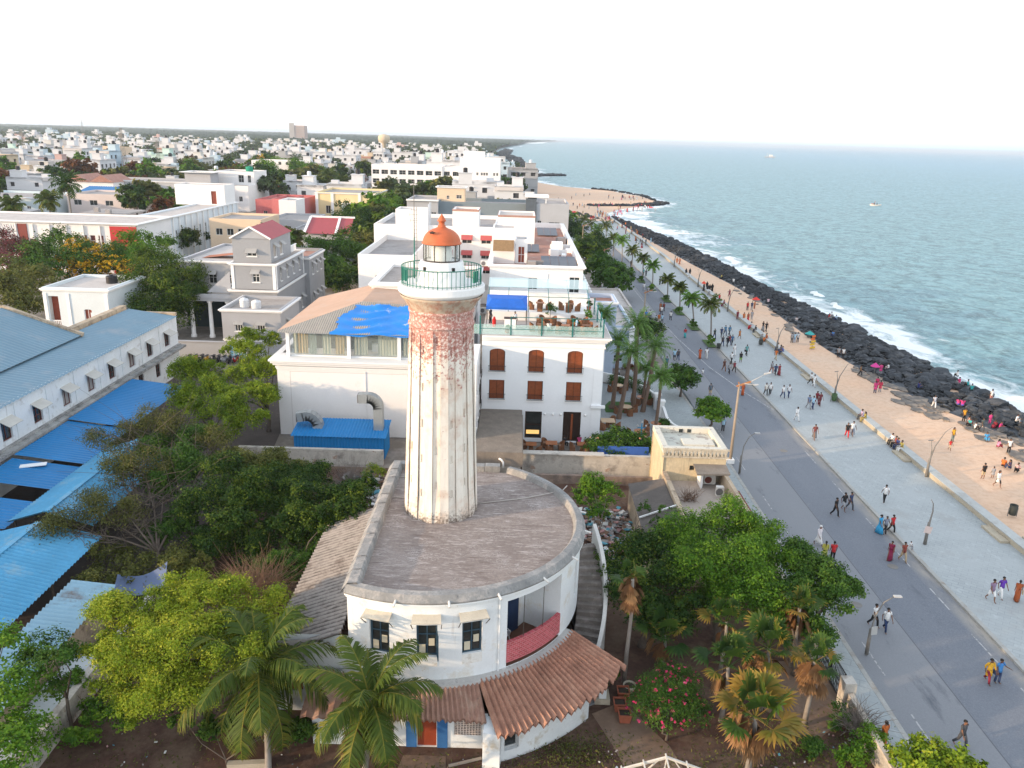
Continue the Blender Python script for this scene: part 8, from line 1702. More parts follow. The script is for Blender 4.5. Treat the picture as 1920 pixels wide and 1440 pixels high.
for i,(x,dy,lv,where)in enumerate(((2.6,1.6,0,'at the left front of the roof terrace'),(4.9,1.5,0,'at the centre front of the roof terrace'),(6.9,1.7,0,'at the right front of the roof terrace'),(3.2,4.2,0,'in the middle row of the roof terrace, left'),(6.2,4.3,0,'in the middle row of the roof terrace, right'),(2.6,7.6,1,'on the raised roof terrace, left'),(5.6,7.6,1,'on the raised roof terrace, right'))):
 table(x,HY+dy,FZ+.85*lv+.004,'s',table_o if i%2 else wick,'square rooftop cafe table '+where,4,'wicker chair at the rooftop table '+where,.42)
for i,(x,y,z,s,lab)in enumerate(((3.6,HY+6.0,FZ,1.5,'thin potted tree in the middle of the roof terrace'),(7.3,HY+5.6,FZ,1.1,'flowering potted plant at the right of the roof terrace'),(5.9,HY+2.6,FZ,.8,'potted shrub among the front roof tables'),(-3.9,HY+.8,10.2,.8,'potted shrub squeezed behind the lighthouse shaft'),(.5,HY-1.0,.02,1.2,'leafy potted plant standing before the hotel shopfront'),(3.6,66.0,.02,.6,'low leafy pot plant on the hotel terrace'),(7.6,HY+8,FZ+.85,.6,'small potted plant on the raised roof terrace'),(-.6,HY+.7,FZ,.35,'tiny potted plant behind the left glass railing'))):
 t=thing('potted_plant',lab,'potted plant',(x,y,z),'potted plants of the hotel');q=MB();q.lathe([(.17,z),(.25,z+.4),(.22,z+.4),(.2,z+.33),(.01,z+.33)],(x,y),14);q.build('pot',pot_m,t);V,Q,T=crown_mesh('leaves',[(x,y,z+.45+s*.55,s*.45),(x+.2,y,z+.4+s*.35,s*.35)],420,.16,.09,None,500+i);link(fastmesh('leaves',V-np.array((x,y,z)),Q,T,[LF['fresh' if i%2 else 'mid']]),'leaves',t);q=MB();q.tube([(x,y,z+.3),(x,y,z+.45+s*.5)],[.03,.02],5);q.build('stem',bark,t)
ft=thing('blue_lamp_post','ornate turquoise lamp post in the hotel palm court','lamp post',(12.6,71.4,0));q=MB();q.lathe([(.35,.05),(.3,.25),(.1,.3),(.06,1.6),(.12,1.65),(.05,1.7),(.05,2.2)],(12.6,71.4),14);q.bar((12.2,71.4,1.75),(13.0,71.4,1.75),.06);q.build('post',mat('turquoise_iron',(.02,.22,.40),.1),ft);q=MB()
for x in(12.2,13.0,12.6):q.ball((x,71.4,1.95 if x!=12.6 else 2.3),.1,10,6)
q.build('lamp_globe',head_m,ft)
tree('bougainvillea','orange flowering bougainvillea by the parked scooters behind the garden wall',PX([(1178,690,1.0,.7),(1195,692,1.2,.8),(1186,688,1.4,.6)]),(*G(1188,700),0),1200,.18,.12,'rust',520,None,.04,cat='bush',low=-.4)
bm_s=[mat('scooter_'+n,c,.1,3,.4,spec=.5)for n,c in(('black',(.015,.015,.018)),('red',(.35,.02,.02)),('silver',(.35,.36,.38)),('yellow',(.5,.28,.02)))]
s0=thing('scooter','tmp','scooter',(0,0,0),'parked two wheelers');q=MB();q.sm=True
q.tube([(0,-.62,.75),(0,-.5,.35),(0,-.3,.22),(0,.2,.25),(0,.45,.55),(0,.75,.62)],[.1,.16,.15,.16,.2,.1],8);q.build('body',bm_s[0],s0);q=MB();q.obox((0,.3,.78),(.13,0,0),(0,.38,0),(0,0,.06));q.build('seat',win_dark,s0)
for y in(-.65,.6):
 q=MB();q.tube([(0,y+.24*cos(a),.27+.24*sin(a))for a in[2*pi*k/14 for k in range(15)]],.055,6);q.build('wheel',tk,s0)
q=MB();q.tube([(0,-.66,.3),(0,-.5,1.0)],.035,6);q.tube([(-.33,-.42,1.05),(0,-.52,1.0),(.33,-.42,1.05)],.025,6);q.ball((0,-.62,.92),.09,8,6);q.build('handlebar',pole_m,s0)
sp=[(-40.6+.72*i,95.2+.1*(i%3))for i in range(11)]+[(10.2+.75*i,95.2+.2*(i%2))for i in range(5)]
for i,(x,y)in enumerate(sp):
 o=s0 if i==0 else copy_tree(s0);o.location=(x,y,0);o.rotation_euler=(0,0,.15*math.sin(i*3));k=(0,1,0,3,0,0,2,0,1,0,0,0,0,0,1,2)[i];side='in the row before the grey compound wall' if i<11 else 'in the short row behind the hotel garden wall'
 o['label']=('black','red','silver','yellow')[k]+' scooter parked '+side
 for c in o.children:
  if c.name.startswith('body')and k:recolor(c,0,bm_s[k])
  # =  PEOPLE
SKIN=[mat('skin_brown',(.20,.10,.06),.1,3,.6),mat('skin_deep_brown',(.13,.065,.04),.1,3,.6)];HAIR=mat('black_hair',(.010,.009,.009),.2,8,.5);HAIRW=mat('white_hair_cap',(.65,.64,.62),.05)
CLM={}
def cloth(c):
 if c not in CLM:CLM[c]=mat('cloth_%02d'%len(CLM),c,.12,5,.9)
 return CLM[c]
def skel(pose):
 """joint positions (metres, facing -Y, feet at z 0)"""
 J={}
 if pose in('walkA','walkB','stand','reach'):
  s={'walkA':1,'walkB':-1,'stand':.12,'reach':.2}[pose]
  J['pel']=(0,0,.93)
  for side,sg in(('l',1),('r',-1)):
   f=s*sg;J['hip'+side]=(.095*sg,0,.90);J['kn'+side]=(.10*sg,-.16*f-.05*abs(s),.50);J['an'+side]=(.10*sg,(-.27*f)+(.10 if f<0 else 0)*abs(s),.09+(.05 if f<-.5 else 0));a=J['an'+side];J['to'+side]=(a[0]+.02*sg,a[1]-.16,.035)
   J['sh'+side]=(.185*sg,0,1.40);J['el'+side]=(.235*sg,.13*f+.02,1.13);J['wr'+side]=(.25*sg,.17*f-.09,.90)
  if pose=='reach':J['ell']=(.34,-.08,1.18);J['wrl']=(.55,-.22,1.08)
 else:
  sq=pose=='squat';hz=.16 if sq else.50;J['pel']=(0,.0,hz+.03)
  for side,sg in(('l',1),('r',-1)):
   J['hip'+side]=(.095*sg,-.02,hz);J['kn'+side]=(.13*sg,-.36 if sq else-.42,.42 if sq else.50);J['an'+side]=(.11*sg,-.42 if sq else-.46,.09);a=J['an'+side];J['to'+side]=(a[0]+.02*sg,a[1]-.15,.035)
   J['sh'+side]=(.185*sg,-.06,hz+.50);J['el'+side]=(.24*sg,-.13,hz+.25);J['wr'+side]=(.13*sg,-.33,hz+.17 if not sq else.44)
 p=J['pel'];hz=J['shl'][2];y=J['shl'][1]
 J['wst']=(0,(p[1]+y)*.4,p[2]+.14);J['chs']=(0,y*.85,hz-.12);J['nkb']=(0,y,hz+.05);J['nk']=(0,y-.015,hz+.10);J['jaw']=(0,y-.035,hz+.155);J['hd']=(0,y-.025,hz+.21);J['crn']=(0,y-.005,hz+.265)
 return J
BODY={}
def body_mesh(pose):
 if pose in BODY:return BODY[pose]
 J=skel(pose);vs,rs_,es,ix=[],[],[],{}
 def v(k,p,r_):ix[k]=len(vs);vs.append(p);rs_.append(r_)
 def e(*ks):
  for a,b in zip(ks,ks[1:]):es.append((ix[a],ix[b]))
 for k,r_ in(('pel',(.15,.11)),('wst',(.135,.10)),('chs',(.16,.11)),('nkb',(.075,.065)),('nk',(.052,.055)),('jaw',(.062,.075)),('hd',(.078,.095)),('crn',(.055,.07))):v(k,J[k],r_)
 e('pel','wst','chs','nkb','nk','jaw','hd','crn');h=J['hd'];v('nose',(h[0],h[1]-.115,h[2]-.025),(.014,.014));e('hd','nose')
 for s,sg in(('l',1),('r',-1)):
  v('ear'+s,(h[0]+.088*sg,h[1]+.02,h[2]-.01),(.014,.02));e('hd','ear'+s)
  for k,r_ in(('hip',.085),('kn',.056),('an',.038),('to',.028),('sh',.056),('el',.042),('wr',.028)):v(k+s,J[k+s],(r_,r_))
  kn,an,w_,el=(Vector(J[q+s])for q in('kn','an','wr','el'));v('cf'+s,tuple(kn.lerp(an,.3)),(.056,.058));e('pel','hip'+s,'kn'+s,'cf'+s,'an'+s,'to'+s);e('chs','sh'+s,'el'+s,'wr'+s)
  d=(w_-el).normalized();v('pm'+s,tuple(w_+d*.07),(.034,.018));e('wr'+s,'pm'+s);sd=Vector((0,-1,0));pm=w_+d*.07
  for k in range(4):
   o=sd*(.027-.018*k);l=(.075,.085,.08,.062)[k];a=pm+o+d*.035;b=a+d*l*.5+Vector((-sg*.012,0,0));c=b+d*l*.45+Vector((-sg*.022,0,0))
   for n_,p_ in(('a',a),('b',b),('c',c)):v('f%s%d%s'%(n_,k,s),tuple(p_),(.0095,.0095))
   e('pm'+s,'fa%d%s'%(k,s),'fb%d%s'%(k,s),'fc%d%s'%(k,s))
  a=pm+sd*.04-d*.02;b=a+d*.045+sd*.022;v('ta'+s,tuple(a),(.012,.012));v('tb'+s,tuple(b),(.010,.010));e('pm'+s,'ta'+s,'tb'+s)
 me=bpy.data.meshes.new('body_frame');me.from_pydata(vs,es,[]);o=bpy.data.objects.new('body_frame',me);COL.objects.link(o);o.modifiers.new('Skin','SKIN')
 sk_=me.skin_vertices[0].data
 for i,r_ in enumerate(rs_):sk_[i].radius=r_
 sk_[ix['pel']].use_root=True
 m=o.modifiers.new('Sub','SUBSURF');m.levels=1;m.render_levels=1
 dg=bpy.context.evaluated_depsgraph_get();dg.update();out=bpy.data.meshes.new_from_object(o.evaluated_get(dg));out.name='person_'+pose;bpy.data.objects.remove(o);out.materials.clear();out.materials.append(SKIN[0])
 for p_ in out.polygons:p_.use_smooth=True
 BODY[pose]=out;return out
def eloft(mb,rings,n=16,pleat=0.0,k=9,cap=True):
 o=len(mb.v)
 for(c,rx,ry)in rings:
  for i in range(n):a=2*pi*i/n;f=1+pleat*math.sin(k*a);mb.v.append((c[0]+rx*cos(a)*f,c[1]+ry*sin(a)*f,c[2]))
 for j in range(len(rings)-1):
  for i in range(n):mb.f.append([o+j*n+i,o+j*n+(i+1)%n,o+(j+1)*n+(i+1)%n,o+(j+1)*n+i]);mb.m.append(mb.cur);mb.smooth.append(True)
 if cap:mb.f.append([o+i for i in reversed(range(n))]);mb.m.append(mb.cur);mb.smooth.append(False);e_=o+(len(rings)-1)*n;mb.f.append([e_+i for i in range(n)]);mb.m.append(mb.cur);mb.smooth.append(False)
CLO={}
def garment(kind,pose):
 key=(kind,pose)
 if key in CLO:return CLO[key]
 J=skel(pose);mb=MB();V3=lambda k:Vector(J[k]);p,w_,c,nb=V3('pel'),V3('wst'),V3('chs'),V3('nkb');sit=pose in('sit','squat')
 def sleeves(t,r0=.066,r1=.058):
  for s in 'lr':
   a,b,d=V3('sh'+s),V3('el'+s),V3('wr'+s)
   pts=[a+(nb-a)*.25,a,a.lerp(b,min(1,t))];rr_=[.065,r0+.006,r1]
   if t>1:pts+=[b.lerp(d,t-1)];rr_+=[.045]
   mb.tube([tuple(q)for q in pts],rr_,9)
 def torso(z0,w0=.175,d0=.13):
  base=p.copy();base.z=z0;eloft(mb,[(base,w0+.012,d0+.01),(w_,.16,.122),(c,.188,.132),(c.lerp(nb,.62),.165,.11),(nb,.078,.075)])
 if kind=='shirt':torso(p.z-(.10 if not sit else.02));sleeves(.62)
 elif kind=='long_shirt':torso(p.z-(.10 if not sit else.02));sleeves(1.85)
 elif kind=='kurta':
  torso(p.z-.02);sleeves(1.5)
  if not sit:eloft(mb,[((0,0,.56),.215,.185),((0,0,.75),.195,.16),((0,0,.95),.178,.13)])
  else:eloft(mb,[((0,-.25,p.z-.1),.2,.25),((0,-.2,p.z+.05),.19,.22),((0,-.05,p.z+.16),.16,.13)])
 elif kind=='blouse':torso(p.z+.02);sleeves(.55)
 elif kind in('trousers','shorts'):
  if not sit:eloft(mb,[(p+Vector((0,0,-.12)),.165,.125),(p,.168,.126),(p+Vector((0,0,.09)),.158,.12)])
  else:eloft(mb,[(p+Vector((0,-.02,-.1)),.18,.16),(p,.172,.14),(p+Vector((0,0,.09)),.158,.12)])
  for s in 'lr':
   a,b,d=V3('hip'+s),V3('kn'+s),V3('an'+s);full=kind=='trousers';mb.tube([tuple(a),tuple(a.lerp(b,.5)),tuple(b),*([tuple(b.lerp(d,.5)),tuple(d)]if full else[tuple(b.lerp(d,.06))])],[.098,.092,.076]+([.07,.066]if full else[.085]),10)
 elif kind in('wrap','saree','skirt'):
  pl=.05;z0=.05 if kind!='wrap' else.28
  if not sit:
   sx=abs(J['anl'][1]-J['anr'][1])*.5;eloft(mb,[((0,.02,z0),.20,.17+sx*.7),((0,0,.5),.19,.165+sx*.4),((0,0,.82),.185,.145),((0,0,1.02),.155,.122)],24,pl)
  else:kn=V3('knl');eloft(mb,[((0,kn.y-.06,.06),.24,.16),((0,kn.y,kn.z*.6),.24,.18),((0,kn.y*.6,max(kn.z,p.z)+.04),.24,.30),((0,-.02,p.z+.1),.17,.14)],24,pl)
  if kind=='saree':
   a=w_+Vector((-.17,-.06,-.05));m1=c+Vector((0,-.145,0));sh=V3('shl')+Vector((-.03,0,.055));bk=c+Vector((.10,.16,-.05));tl=p+Vector((.14,.20,-.25 if not sit else-.02))
   pts=[a,m1,sh,bk,tl];o=len(mb.v)
   for i,q in enumerate(pts):wd=Vector((.05,0,.09))if i<2 else Vector((.09,.02 if i==2 else 0,0));mb.v+=[tuple(q-wd),tuple(q+wd)]
   for i in range(4):mb.f.append([o+2*i,o+2*i+1,o+2*i+3,o+2*i+2]);mb.m.append(0);mb.smooth.append(True)
 elif kind=='burqa':
  h=V3('hd');eloft(mb,[((0,.02,.04),.25,.23),((0,.01,.6),.24,.2),((0,0,1.05),.235,.18),((0,0,1.35),.235,.15),((0,.0,1.46),.12,.11),((0,h.y+.02,h.z-.06),.105,.125),((0,h.y+.02,h.z+.05),.10,.12),((0,h.y+.015,h.z+.115),.04,.05)],20,.02)
  for s in 'lr':mb.tube([J['sh'+s],J['el'+s],J['wr'+s]],[.085,.08,.075],9)
 elif kind in('hair','bun','long'):
  h=V3('hd');o=len(mb.v);n,m_=14,7
  mb.lathe([(max(.002,.098*sin(pi*.62*i/m_)),h.z+.02+.108*cos(pi*.62*i/m_))for i in reversed(range(m_+1))],(0,0),n)
  for i in range(o,len(mb.v)):x,y,z=mb.v[i];mb.v[i]=(x,y*1.15+h.y+.028+(.02 if z<h.z and y<0 else 0)*2,z+max(0,-y)*.35)
  if kind=='bun':mb.ball((0,h.y+.13,h.z-.03),.05,8,6)
  if kind=='long':mb.tube([(0,h.y+.10,h.z),(0,h.y+.14,h.z-.15),(0,h.y+.17,h.z-.42)],[.05,.038,.015],8)
 elif kind=='cap':
  h=V3('hd');mb.lathe([(.105,h.z+.02),(.10,h.z+.08),(.07,h.z+.125),(.005,h.z+.14)],(0,h.y+.01),14)
 elif kind=='bag':mb.box(-.32,-.24,-.12,.16,p.z-.28,p.z+.02)
 me=bpy.data.meshes.new(kind);me.from_pydata(mb.v,[],mb.f);me.polygons.foreach_set('use_smooth',mb.smooth);me.materials.append(cloth((.5,.5,.5)));me.update();CLO[key]=me;return me
NAMES=dict(shirt='shirt',long_shirt='shirt',kurta='kurta',blouse='blouse',trousers='trousers',shorts='shorts',wrap='waist_cloth',saree='saree',skirt='skirt',burqa='robe',hair='hair',bun='hair',long='hair',cap='cap',bag='bag')
rp_=random.Random(12)
def person(x,y,z,head,pose,wear,label,group=None,s=1.0,hair='hair'):
 s*=.93;o=bpy.data.objects.new('person',body_mesh(pose));COL.objects.link(o);o.location=(x,y,z);o.rotation_euler=(0,0,rad(head));sc_=s*rp_.uniform(.97,1.03);o.scale=(sc_*.98,sc_*.98,sc_)
 recolor(o,0,SKIN[rp_.random()<.4]);tag(o,label,'person',group);parts=list(wear)
 if hair:parts.append((hair,'H' if hair!='cap' else 'W'))
 for kind,c in parts:
  me=garment(kind,pose);q=bpy.data.objects.new(NAMES[kind],me);COL.objects.link(q);q.parent=o;recolor(q,0,HAIR if c=='H' else HAIRW if c=='W' else cloth(c))
 return o
WH,BK,RD,MR,OR,YL,BL,SB,NV,GY,TL,PK,VI,RU,KH,GN,CH=(.74,.74,.73),(.018,.018,.02),(.50,.03,.035),(.20,.022,.04),(.56,.15,.035),(.60,.34,.03),(.05,.20,.48),(.36,.55,.70),(.03,.05,.12),(.30,.31,.33),(.05,.36,.38),(.60,.06,.22),(.12,.04,.36),(.33,.085,.03),(.42,.33,.21),(.10,.26,.08),(.06,.065,.075)
def zone(x):return-.03 if 20.3<x<29.4 else.10 if x<37.7 else.03
def P_(px,py,head,pose,wear,label,hair='hair',s=1.0,sit=None,group=None):
 x,y=G(px,py,.05)
 if sit=='wall':x=37.72;z=.12
 elif sit is not None:z=sit
 else:z=zone(x)
 return person(x,y,z,head,pose,wear,label,group,s,hair)
m_=lambda a,b:[('shirt',a),('trousers',b)];sh_o=lambda a,b:[('shirt',a),('shorts',b)];sa=lambda a,b=None:[('blouse',b or a),('saree',a)];ku=lambda a,b:[('kurta',a),('trousers',b)]
P_(1800,1398,20,'walkA',m_(CH,CH),'man in charcoal shirt and trousers walking alone at the bottom right of the road')
P_(1851,1277,10,'walkB',ku(YL,MR),'woman in yellow kurta and maroon scarf walking at the right edge of the road','bun',.95);P_(1869,1278,15,'reach',m_(BL,NV)+[('bag',NV)],'man in bright blue shirt with one arm stretched out beside the woman in yellow')
P_(1637,1172,30,'walkA',m_(WH,BK),'left man of the pair in white shirts and dark trousers beside the curved lamp');P_(1659,1181,5,'walkB',m_(WH,NV),'right man of the pair in white shirts and dark trousers beside the curved lamp')
P_(1856,1128,10,'walkA',sh_o((.24,.17,.26),WH),'man in patterned plum shirt and white shorts on the promenade');P_(1874,1122,10,'walkB',m_(VI,WH),'man in violet shirt and white trousers beside the man in plum shirt');P_(1905,1127,150,'walkA',sa(RU)+[('bag',KH)],'woman in rust brown saree with a bag at the right picture edge','bun',.95)
P_(1668,1048,-40,'walkB',sa((.22,.02,.06)),'woman in flowing maroon saree walking along the road','bun',.97);P_(1692,1051,10,'walkA',m_((.24,.06,.045),KH),'man in brick red shirt and khaki trousers carrying a child');x_,y_=G(1697,1040);person(x_+.12,y_-.22,.62,20,'sit',[('shirt',WH),('trousers',GY)],'small child in white carried by the man in brick red shirt',None,.5)
P_(1648,998,30,'walkA',sa((.04,.32,.58)),'woman in bright blue saree walking with two others near the kerb','bun',.96);P_(1659,998,10,'walkB',m_((.22,.24,.30),BK),'boy in striped shirt in the middle beside the blue saree',s=.92);P_(1671,997,15,'walkA',m_(RD,BK),'person in red shirt and black trousers beside the striped shirt',s=.95)
P_(1534,1021,25,'walkA',[('long_shirt',(.66,.62,.64)),('wrap',WH)],'old man in white cap and white waist cloth crossing the road','cap');P_(1545,1047,160,'stand',ku((.45,.42,.08),(.45,.42,.08)),'woman in yellow green dress just behind the tree by the road','long',.93);P_(1560,1050,175,'stand',m_(RD,BK),'man in red shirt and black trousers seen from behind by the tree')
P_(1565,966,35,'walkA',m_(BK,BK),'man all in black striding on the road ahead of two friends');P_(1581,956,20,'walkB',[('shirt',BK),('shorts',GY)],'man in black tee shirt and grey shorts on the road beside the navy shirt');P_(1593,954,25,'walkA',m_(NV,CH),'man in navy tee shirt walking third in the road trio')
P_(1657,943,170,'walkB',m_(WH,BK),'man in white shirt and black trousers walking away alone on the promenade')
P_(1653,1402,200,'stand',sa(OR),'woman in orange half hidden behind the crumbling street wall','bun',.95)
P_(1493,790,15,'walkA',[('kurta',WH),('trousers',WH)],'man in long white kurta walking on the promenade');P_(1526,825,5,'walkB',[('shirt',(.16,.05,.05)),('wrap',(.14,.14,.15))],'man in dark vest and checked waist cloth on the promenade');P_(1587,821,-10,'walkA',[('shirt',BK),('trousers',RD)],'woman in black top and loose red trousers on the promenade','long',.97);P_(1597,818,10,'walkB',[('shirt',WH),('wrap',(.2,.22,.27))],'man in white shirt and grey checked waist cloth beside the red trousers')
P_(1515,767,10,'walkA',m_((.16,.22,.34),GY),'man in slate blue shirt at the left of the promenade foursome');P_(1523,768,10,'walkB',m_(SB,NV),'man in sky blue shirt in the promenade foursome');P_(1530,759,10,'walkA',m_(MR,MR),'woman in maroon behind the sky blue shirt','long');P_(1536,762,10,'walkB',m_((.15,.03,.04),(.12,.03,.03)),'person in dark maroon at the right of the promenade foursome')
P_(1435,742,5,'walkA',m_((.70,.68,.62),BK),'man in cream shirt and black trousers, left of the four in pale shirts');P_(1443,742,-15,'walkB',m_(WH,BK),'man in white shirt next to the cream shirt, black trousers');P_(1467,747,15,'walkA',m_(WH,NV),'man in white shirt and navy trousers, third of the four in pale shirts');P_(1478,746,5,'walkB',m_((.66,.68,.70),NV),'man in very pale blue shirt, rightmost of the four in pale shirts')
P_(1519,722,40,'walkA',m_(WH,BK),'man in white shirt with dark trousers close to the promenade wall');P_(1525,726,30,'walkB',m_(WH,WH),'man all in white close to the promenade wall')
for px,py,h,po,w_,lb,s in((1446,700,10,'walkA',m_(GY,RU),'man in grey shirt in the family group of three before the orange shirt',1),(1453,704,10,'walkB',ku(NV,BK),'woman in dark blue in the middle of the family group of three',.93),(1460,704,10,'walkA',sa((.26,.04,.05)),'woman in dark red saree at the right of the family group of three',.94),(1454,676,20,'walkB',m_(OR,KH),'man in orange shirt walking just above the family group',1),(1357,695,15,'walkA',m_((.10,.04,.03),(.2,.1,.06)),'man in dark brown crossing the kerb with two others',1),(1367,700,15,'walkB',ku(GY,BK),'woman in grey crossing the kerb between two others',.95),(1376,697,15,'walkA',m_(MR,BK),'person in maroon shirt crossing the kerb on the right of three',.95),(1371,680,10,'walkB',m_(WH,BK),'man in white shirt near the kerb behind the crossing three',1),(1376,667,10,'walkA',m_(WH,WH),'man all in white further up near the kerb',1),(1388,681,175,'stand',[('shirt',BK),('shorts',(.18,.34,.06))],'man in black tee shirt and lime shorts on the promenade',1),(1399,668,20,'walkB',m_((.12,.30,.30),BK)+[('bag',BK)],'man in teal shirt carrying a dark bag',1),(1386,636,20,'walkA',[('kurta',(.42,.16,.05))],'girl in burnt orange dress on the promenade',.93)):P_(px,py,h,po,w_,lb,s=s)
for i,(px,py,c,nm)in enumerate(((1352,633,NV,'navy'),(1359,630,(.06,.18,.30),'petrol blue'),(1367,630,(.05,.16,.28),'deep blue'),(1354,650,CH,'charcoal'),(1363,651,BK,'black'),(1367,648,MR,'maroon'),(1372,648,(.06,.14,.26),'steel blue'),(1339,636,(.02,.05,.05),'dark green'))):P_(px,py,5+9*(i%3),'walkA' if i%2 else 'walkB',m_(c,NV if i%2 else CH),'youth in %s shirt in the dark clad group by the promenade palm'%nm)
for px,py,h,po,w_,lb,hr,s in((1264,675,180,'stand',[('shirt',SB),('shorts',BK)],'man in pale blue shirt and black shorts walking away on the road','hair',1),(1271,675,180,'walkA',m_(CH,NV),'man in charcoal tee shirt beside the black shorts','hair',1),(1312,671,175,'walkB',sa((.45,.09,.03)),'woman in orange red saree at the kerb line','bun',.95),(1324,672,170,'walkA',[('shirt',WH),('trousers',(.6,.58,.54))],'man in white beside the orange red saree','hair',1),(1284,632,175,'walkB',[('shirt',RD),('skirt',TL)],'woman in red top and teal skirt in the middle of the road','bun',.93),(1317,706,20,'walkA',m_(WH,GY),'child in white running on the road below the dark street tree','hair',.72),(1331,742,178,'stand',[('shirt',(.12,.15,.18)),('shorts',KH)],'man in grey shirt and khaki shorts standing in the road','hair',1),(1392,740,175,'stand',sa((.46,.10,.035)),'woman in orange saree beside the tall lamp bracket','bun',.95),(1355,808,175,'stand',m_(SB,BK),'man in light blue shirt half hidden by the bright street tree','hair',1),(1249,691,170,'stand',m_((.05,.15,.17),BK),'man in dark teal beside the dark street tree','hair',1)):P_(px,py,h,po,w_,lb,hr,s)
for px,py,w_,lb,hr in((1211,599,m_(BL,RD),'man in blue shirt and red trousers on the road near the date palms','hair'),(1219,598,m_((.55,.62,.58),BK),'man in pale green shirt beside the blue shirt on the road','hair'),(1235,605,m_(OR,KH),'man in orange shirt on the road by the tall lamp','hair'),(1241,606,m_(SB,CH),'man in pale blue shirt next to the orange shirt','hair'),(1240,590,m_(WH,CH),'man in white shirt just ahead of the orange shirt','hair'),(1257,600,m_(WH,BK),'man in white shirt walking near the road centre line','hair'),(1238,583,sa((.30,.12,.06)),'woman in brown saree ahead of the white shirts','bun'),(1244,583,m_((.16,.03,.03),BK),'person in maroon ahead of the white shirts','hair'),(1207,545,m_(WH,GY),'man in white far up the road by the kerb','hair'),(1215,552,m_((.45,.44,.46),GY),'man in grey far up the road by the kerb','hair')):P_(px,py,178,'walkA',w_,lb,hr)
for px,py,w_,lb,s in((1237,535,m_(CH,BK),'dark dressed man left of a pair on the far promenade',1),(1242,534,m_(BK,BK),'dark dressed man right of a pair on the far promenade',1),(1266,549,m_(SB,NV),'man in pale blue shirt on the promenade between palms',1),(1291,578,m_((.2,.24,.3),NV),'man in slate shirt behind the third palm',1),(1206,516,m_(TL,BK),'man in turquoise shirt under the sixth palm',1),(1211,518,m_(CH,BK),'man in dark clothes beside the turquoise shirt',1),(1183,500,m_(BK,BK),'man in black under the seventh palm',1)):P_(px,py,175,'walkB',w_,lb,s=s)
for py,w_,lb,hr in((612,sa(RD,WH),'woman in red and white saree sitting on the promenade wall','bun'),(618,m_(BK,CH),'man in black sitting on the promenade wall beside his shadowed bag','hair'),(630,m_(WH,GY),'person in white sitting on the promenade wall beside the orange saree','hair'),(634,sa(OR),'woman in orange saree sitting on the promenade wall','bun'),(653,m_(WH,NV),'man in white in the seated trio by the lamp on the wall','hair'),(657,m_((.14,.10,.12),NV),'woman in dark clothes in the seated trio by the lamp on the wall','long'),(660,m_((.06,.10,.35),NV),'man in blue in the seated trio by the lamp on the wall','hair'),(780,m_((.55,.40,.55),CH),'woman in lilac top sitting with a companion on the wall','hair'),(785,[('shirt',(.30,.26,.06)),('trousers',(.25,.2,.06))],'person in olive yellow sitting with the lilac top on the wall','long'),(826,m_(WH,BK),'man in white, first of four seated together on the wall','hair'),(831,m_((.28,.06,.04),BK),'man in dark red, second of four seated together on the wall','hair'),(836,m_((.04,.06,.18),NV),'man in navy, third of four seated together on the wall','hair'),(841,m_((.55,.42,.10),WH),'man in yellow, last of four seated together on the wall','hair'),(549,m_(WH,GY),'person in white sitting on the far wall beside a lamp','hair'),(570,sa((.22,.03,.08)),'woman in wine red saree sitting on the far wall','bun'),(518,m_(WH,WH),'person in pale clothes seated on the farthest wall','hair')):
 t_=(py-570)/330.;yy=None
 for q in range(400):
  Y=40+q*.4
  d_=Y*cos(PITCH)+(28-.6)*sin(PITCH);vv_=(-(Y*sin(PITCH))+(27.4)*cos(PITCH))*FPX/d_;uu_=37.7*FPX/d_
  if 720+uu_*sin(ROLL)+vv_*cos(ROLL)<py:yy=Y;break
 person(37.78,yy or 150,.10,-90+rp_.uniform(-15,15),'sit',w_,lb,None,1.0,hr)
person(37.75,47.0,.12,-70,'sit',m_(RU,KH),'woman in rust shirt leaning on her companion on the near wall',None,1,'long');person(37.7,46.3,.12,-95,'sit',m_((.03,.07,.12),(.06,.16,.32)),'man in dark shirt and blue jeans seated beside the rust shirt');person(39.0,46.3,.10,60,'sit',m_(CH,CH),'man in charcoal seated on the second ledge behind the wall')
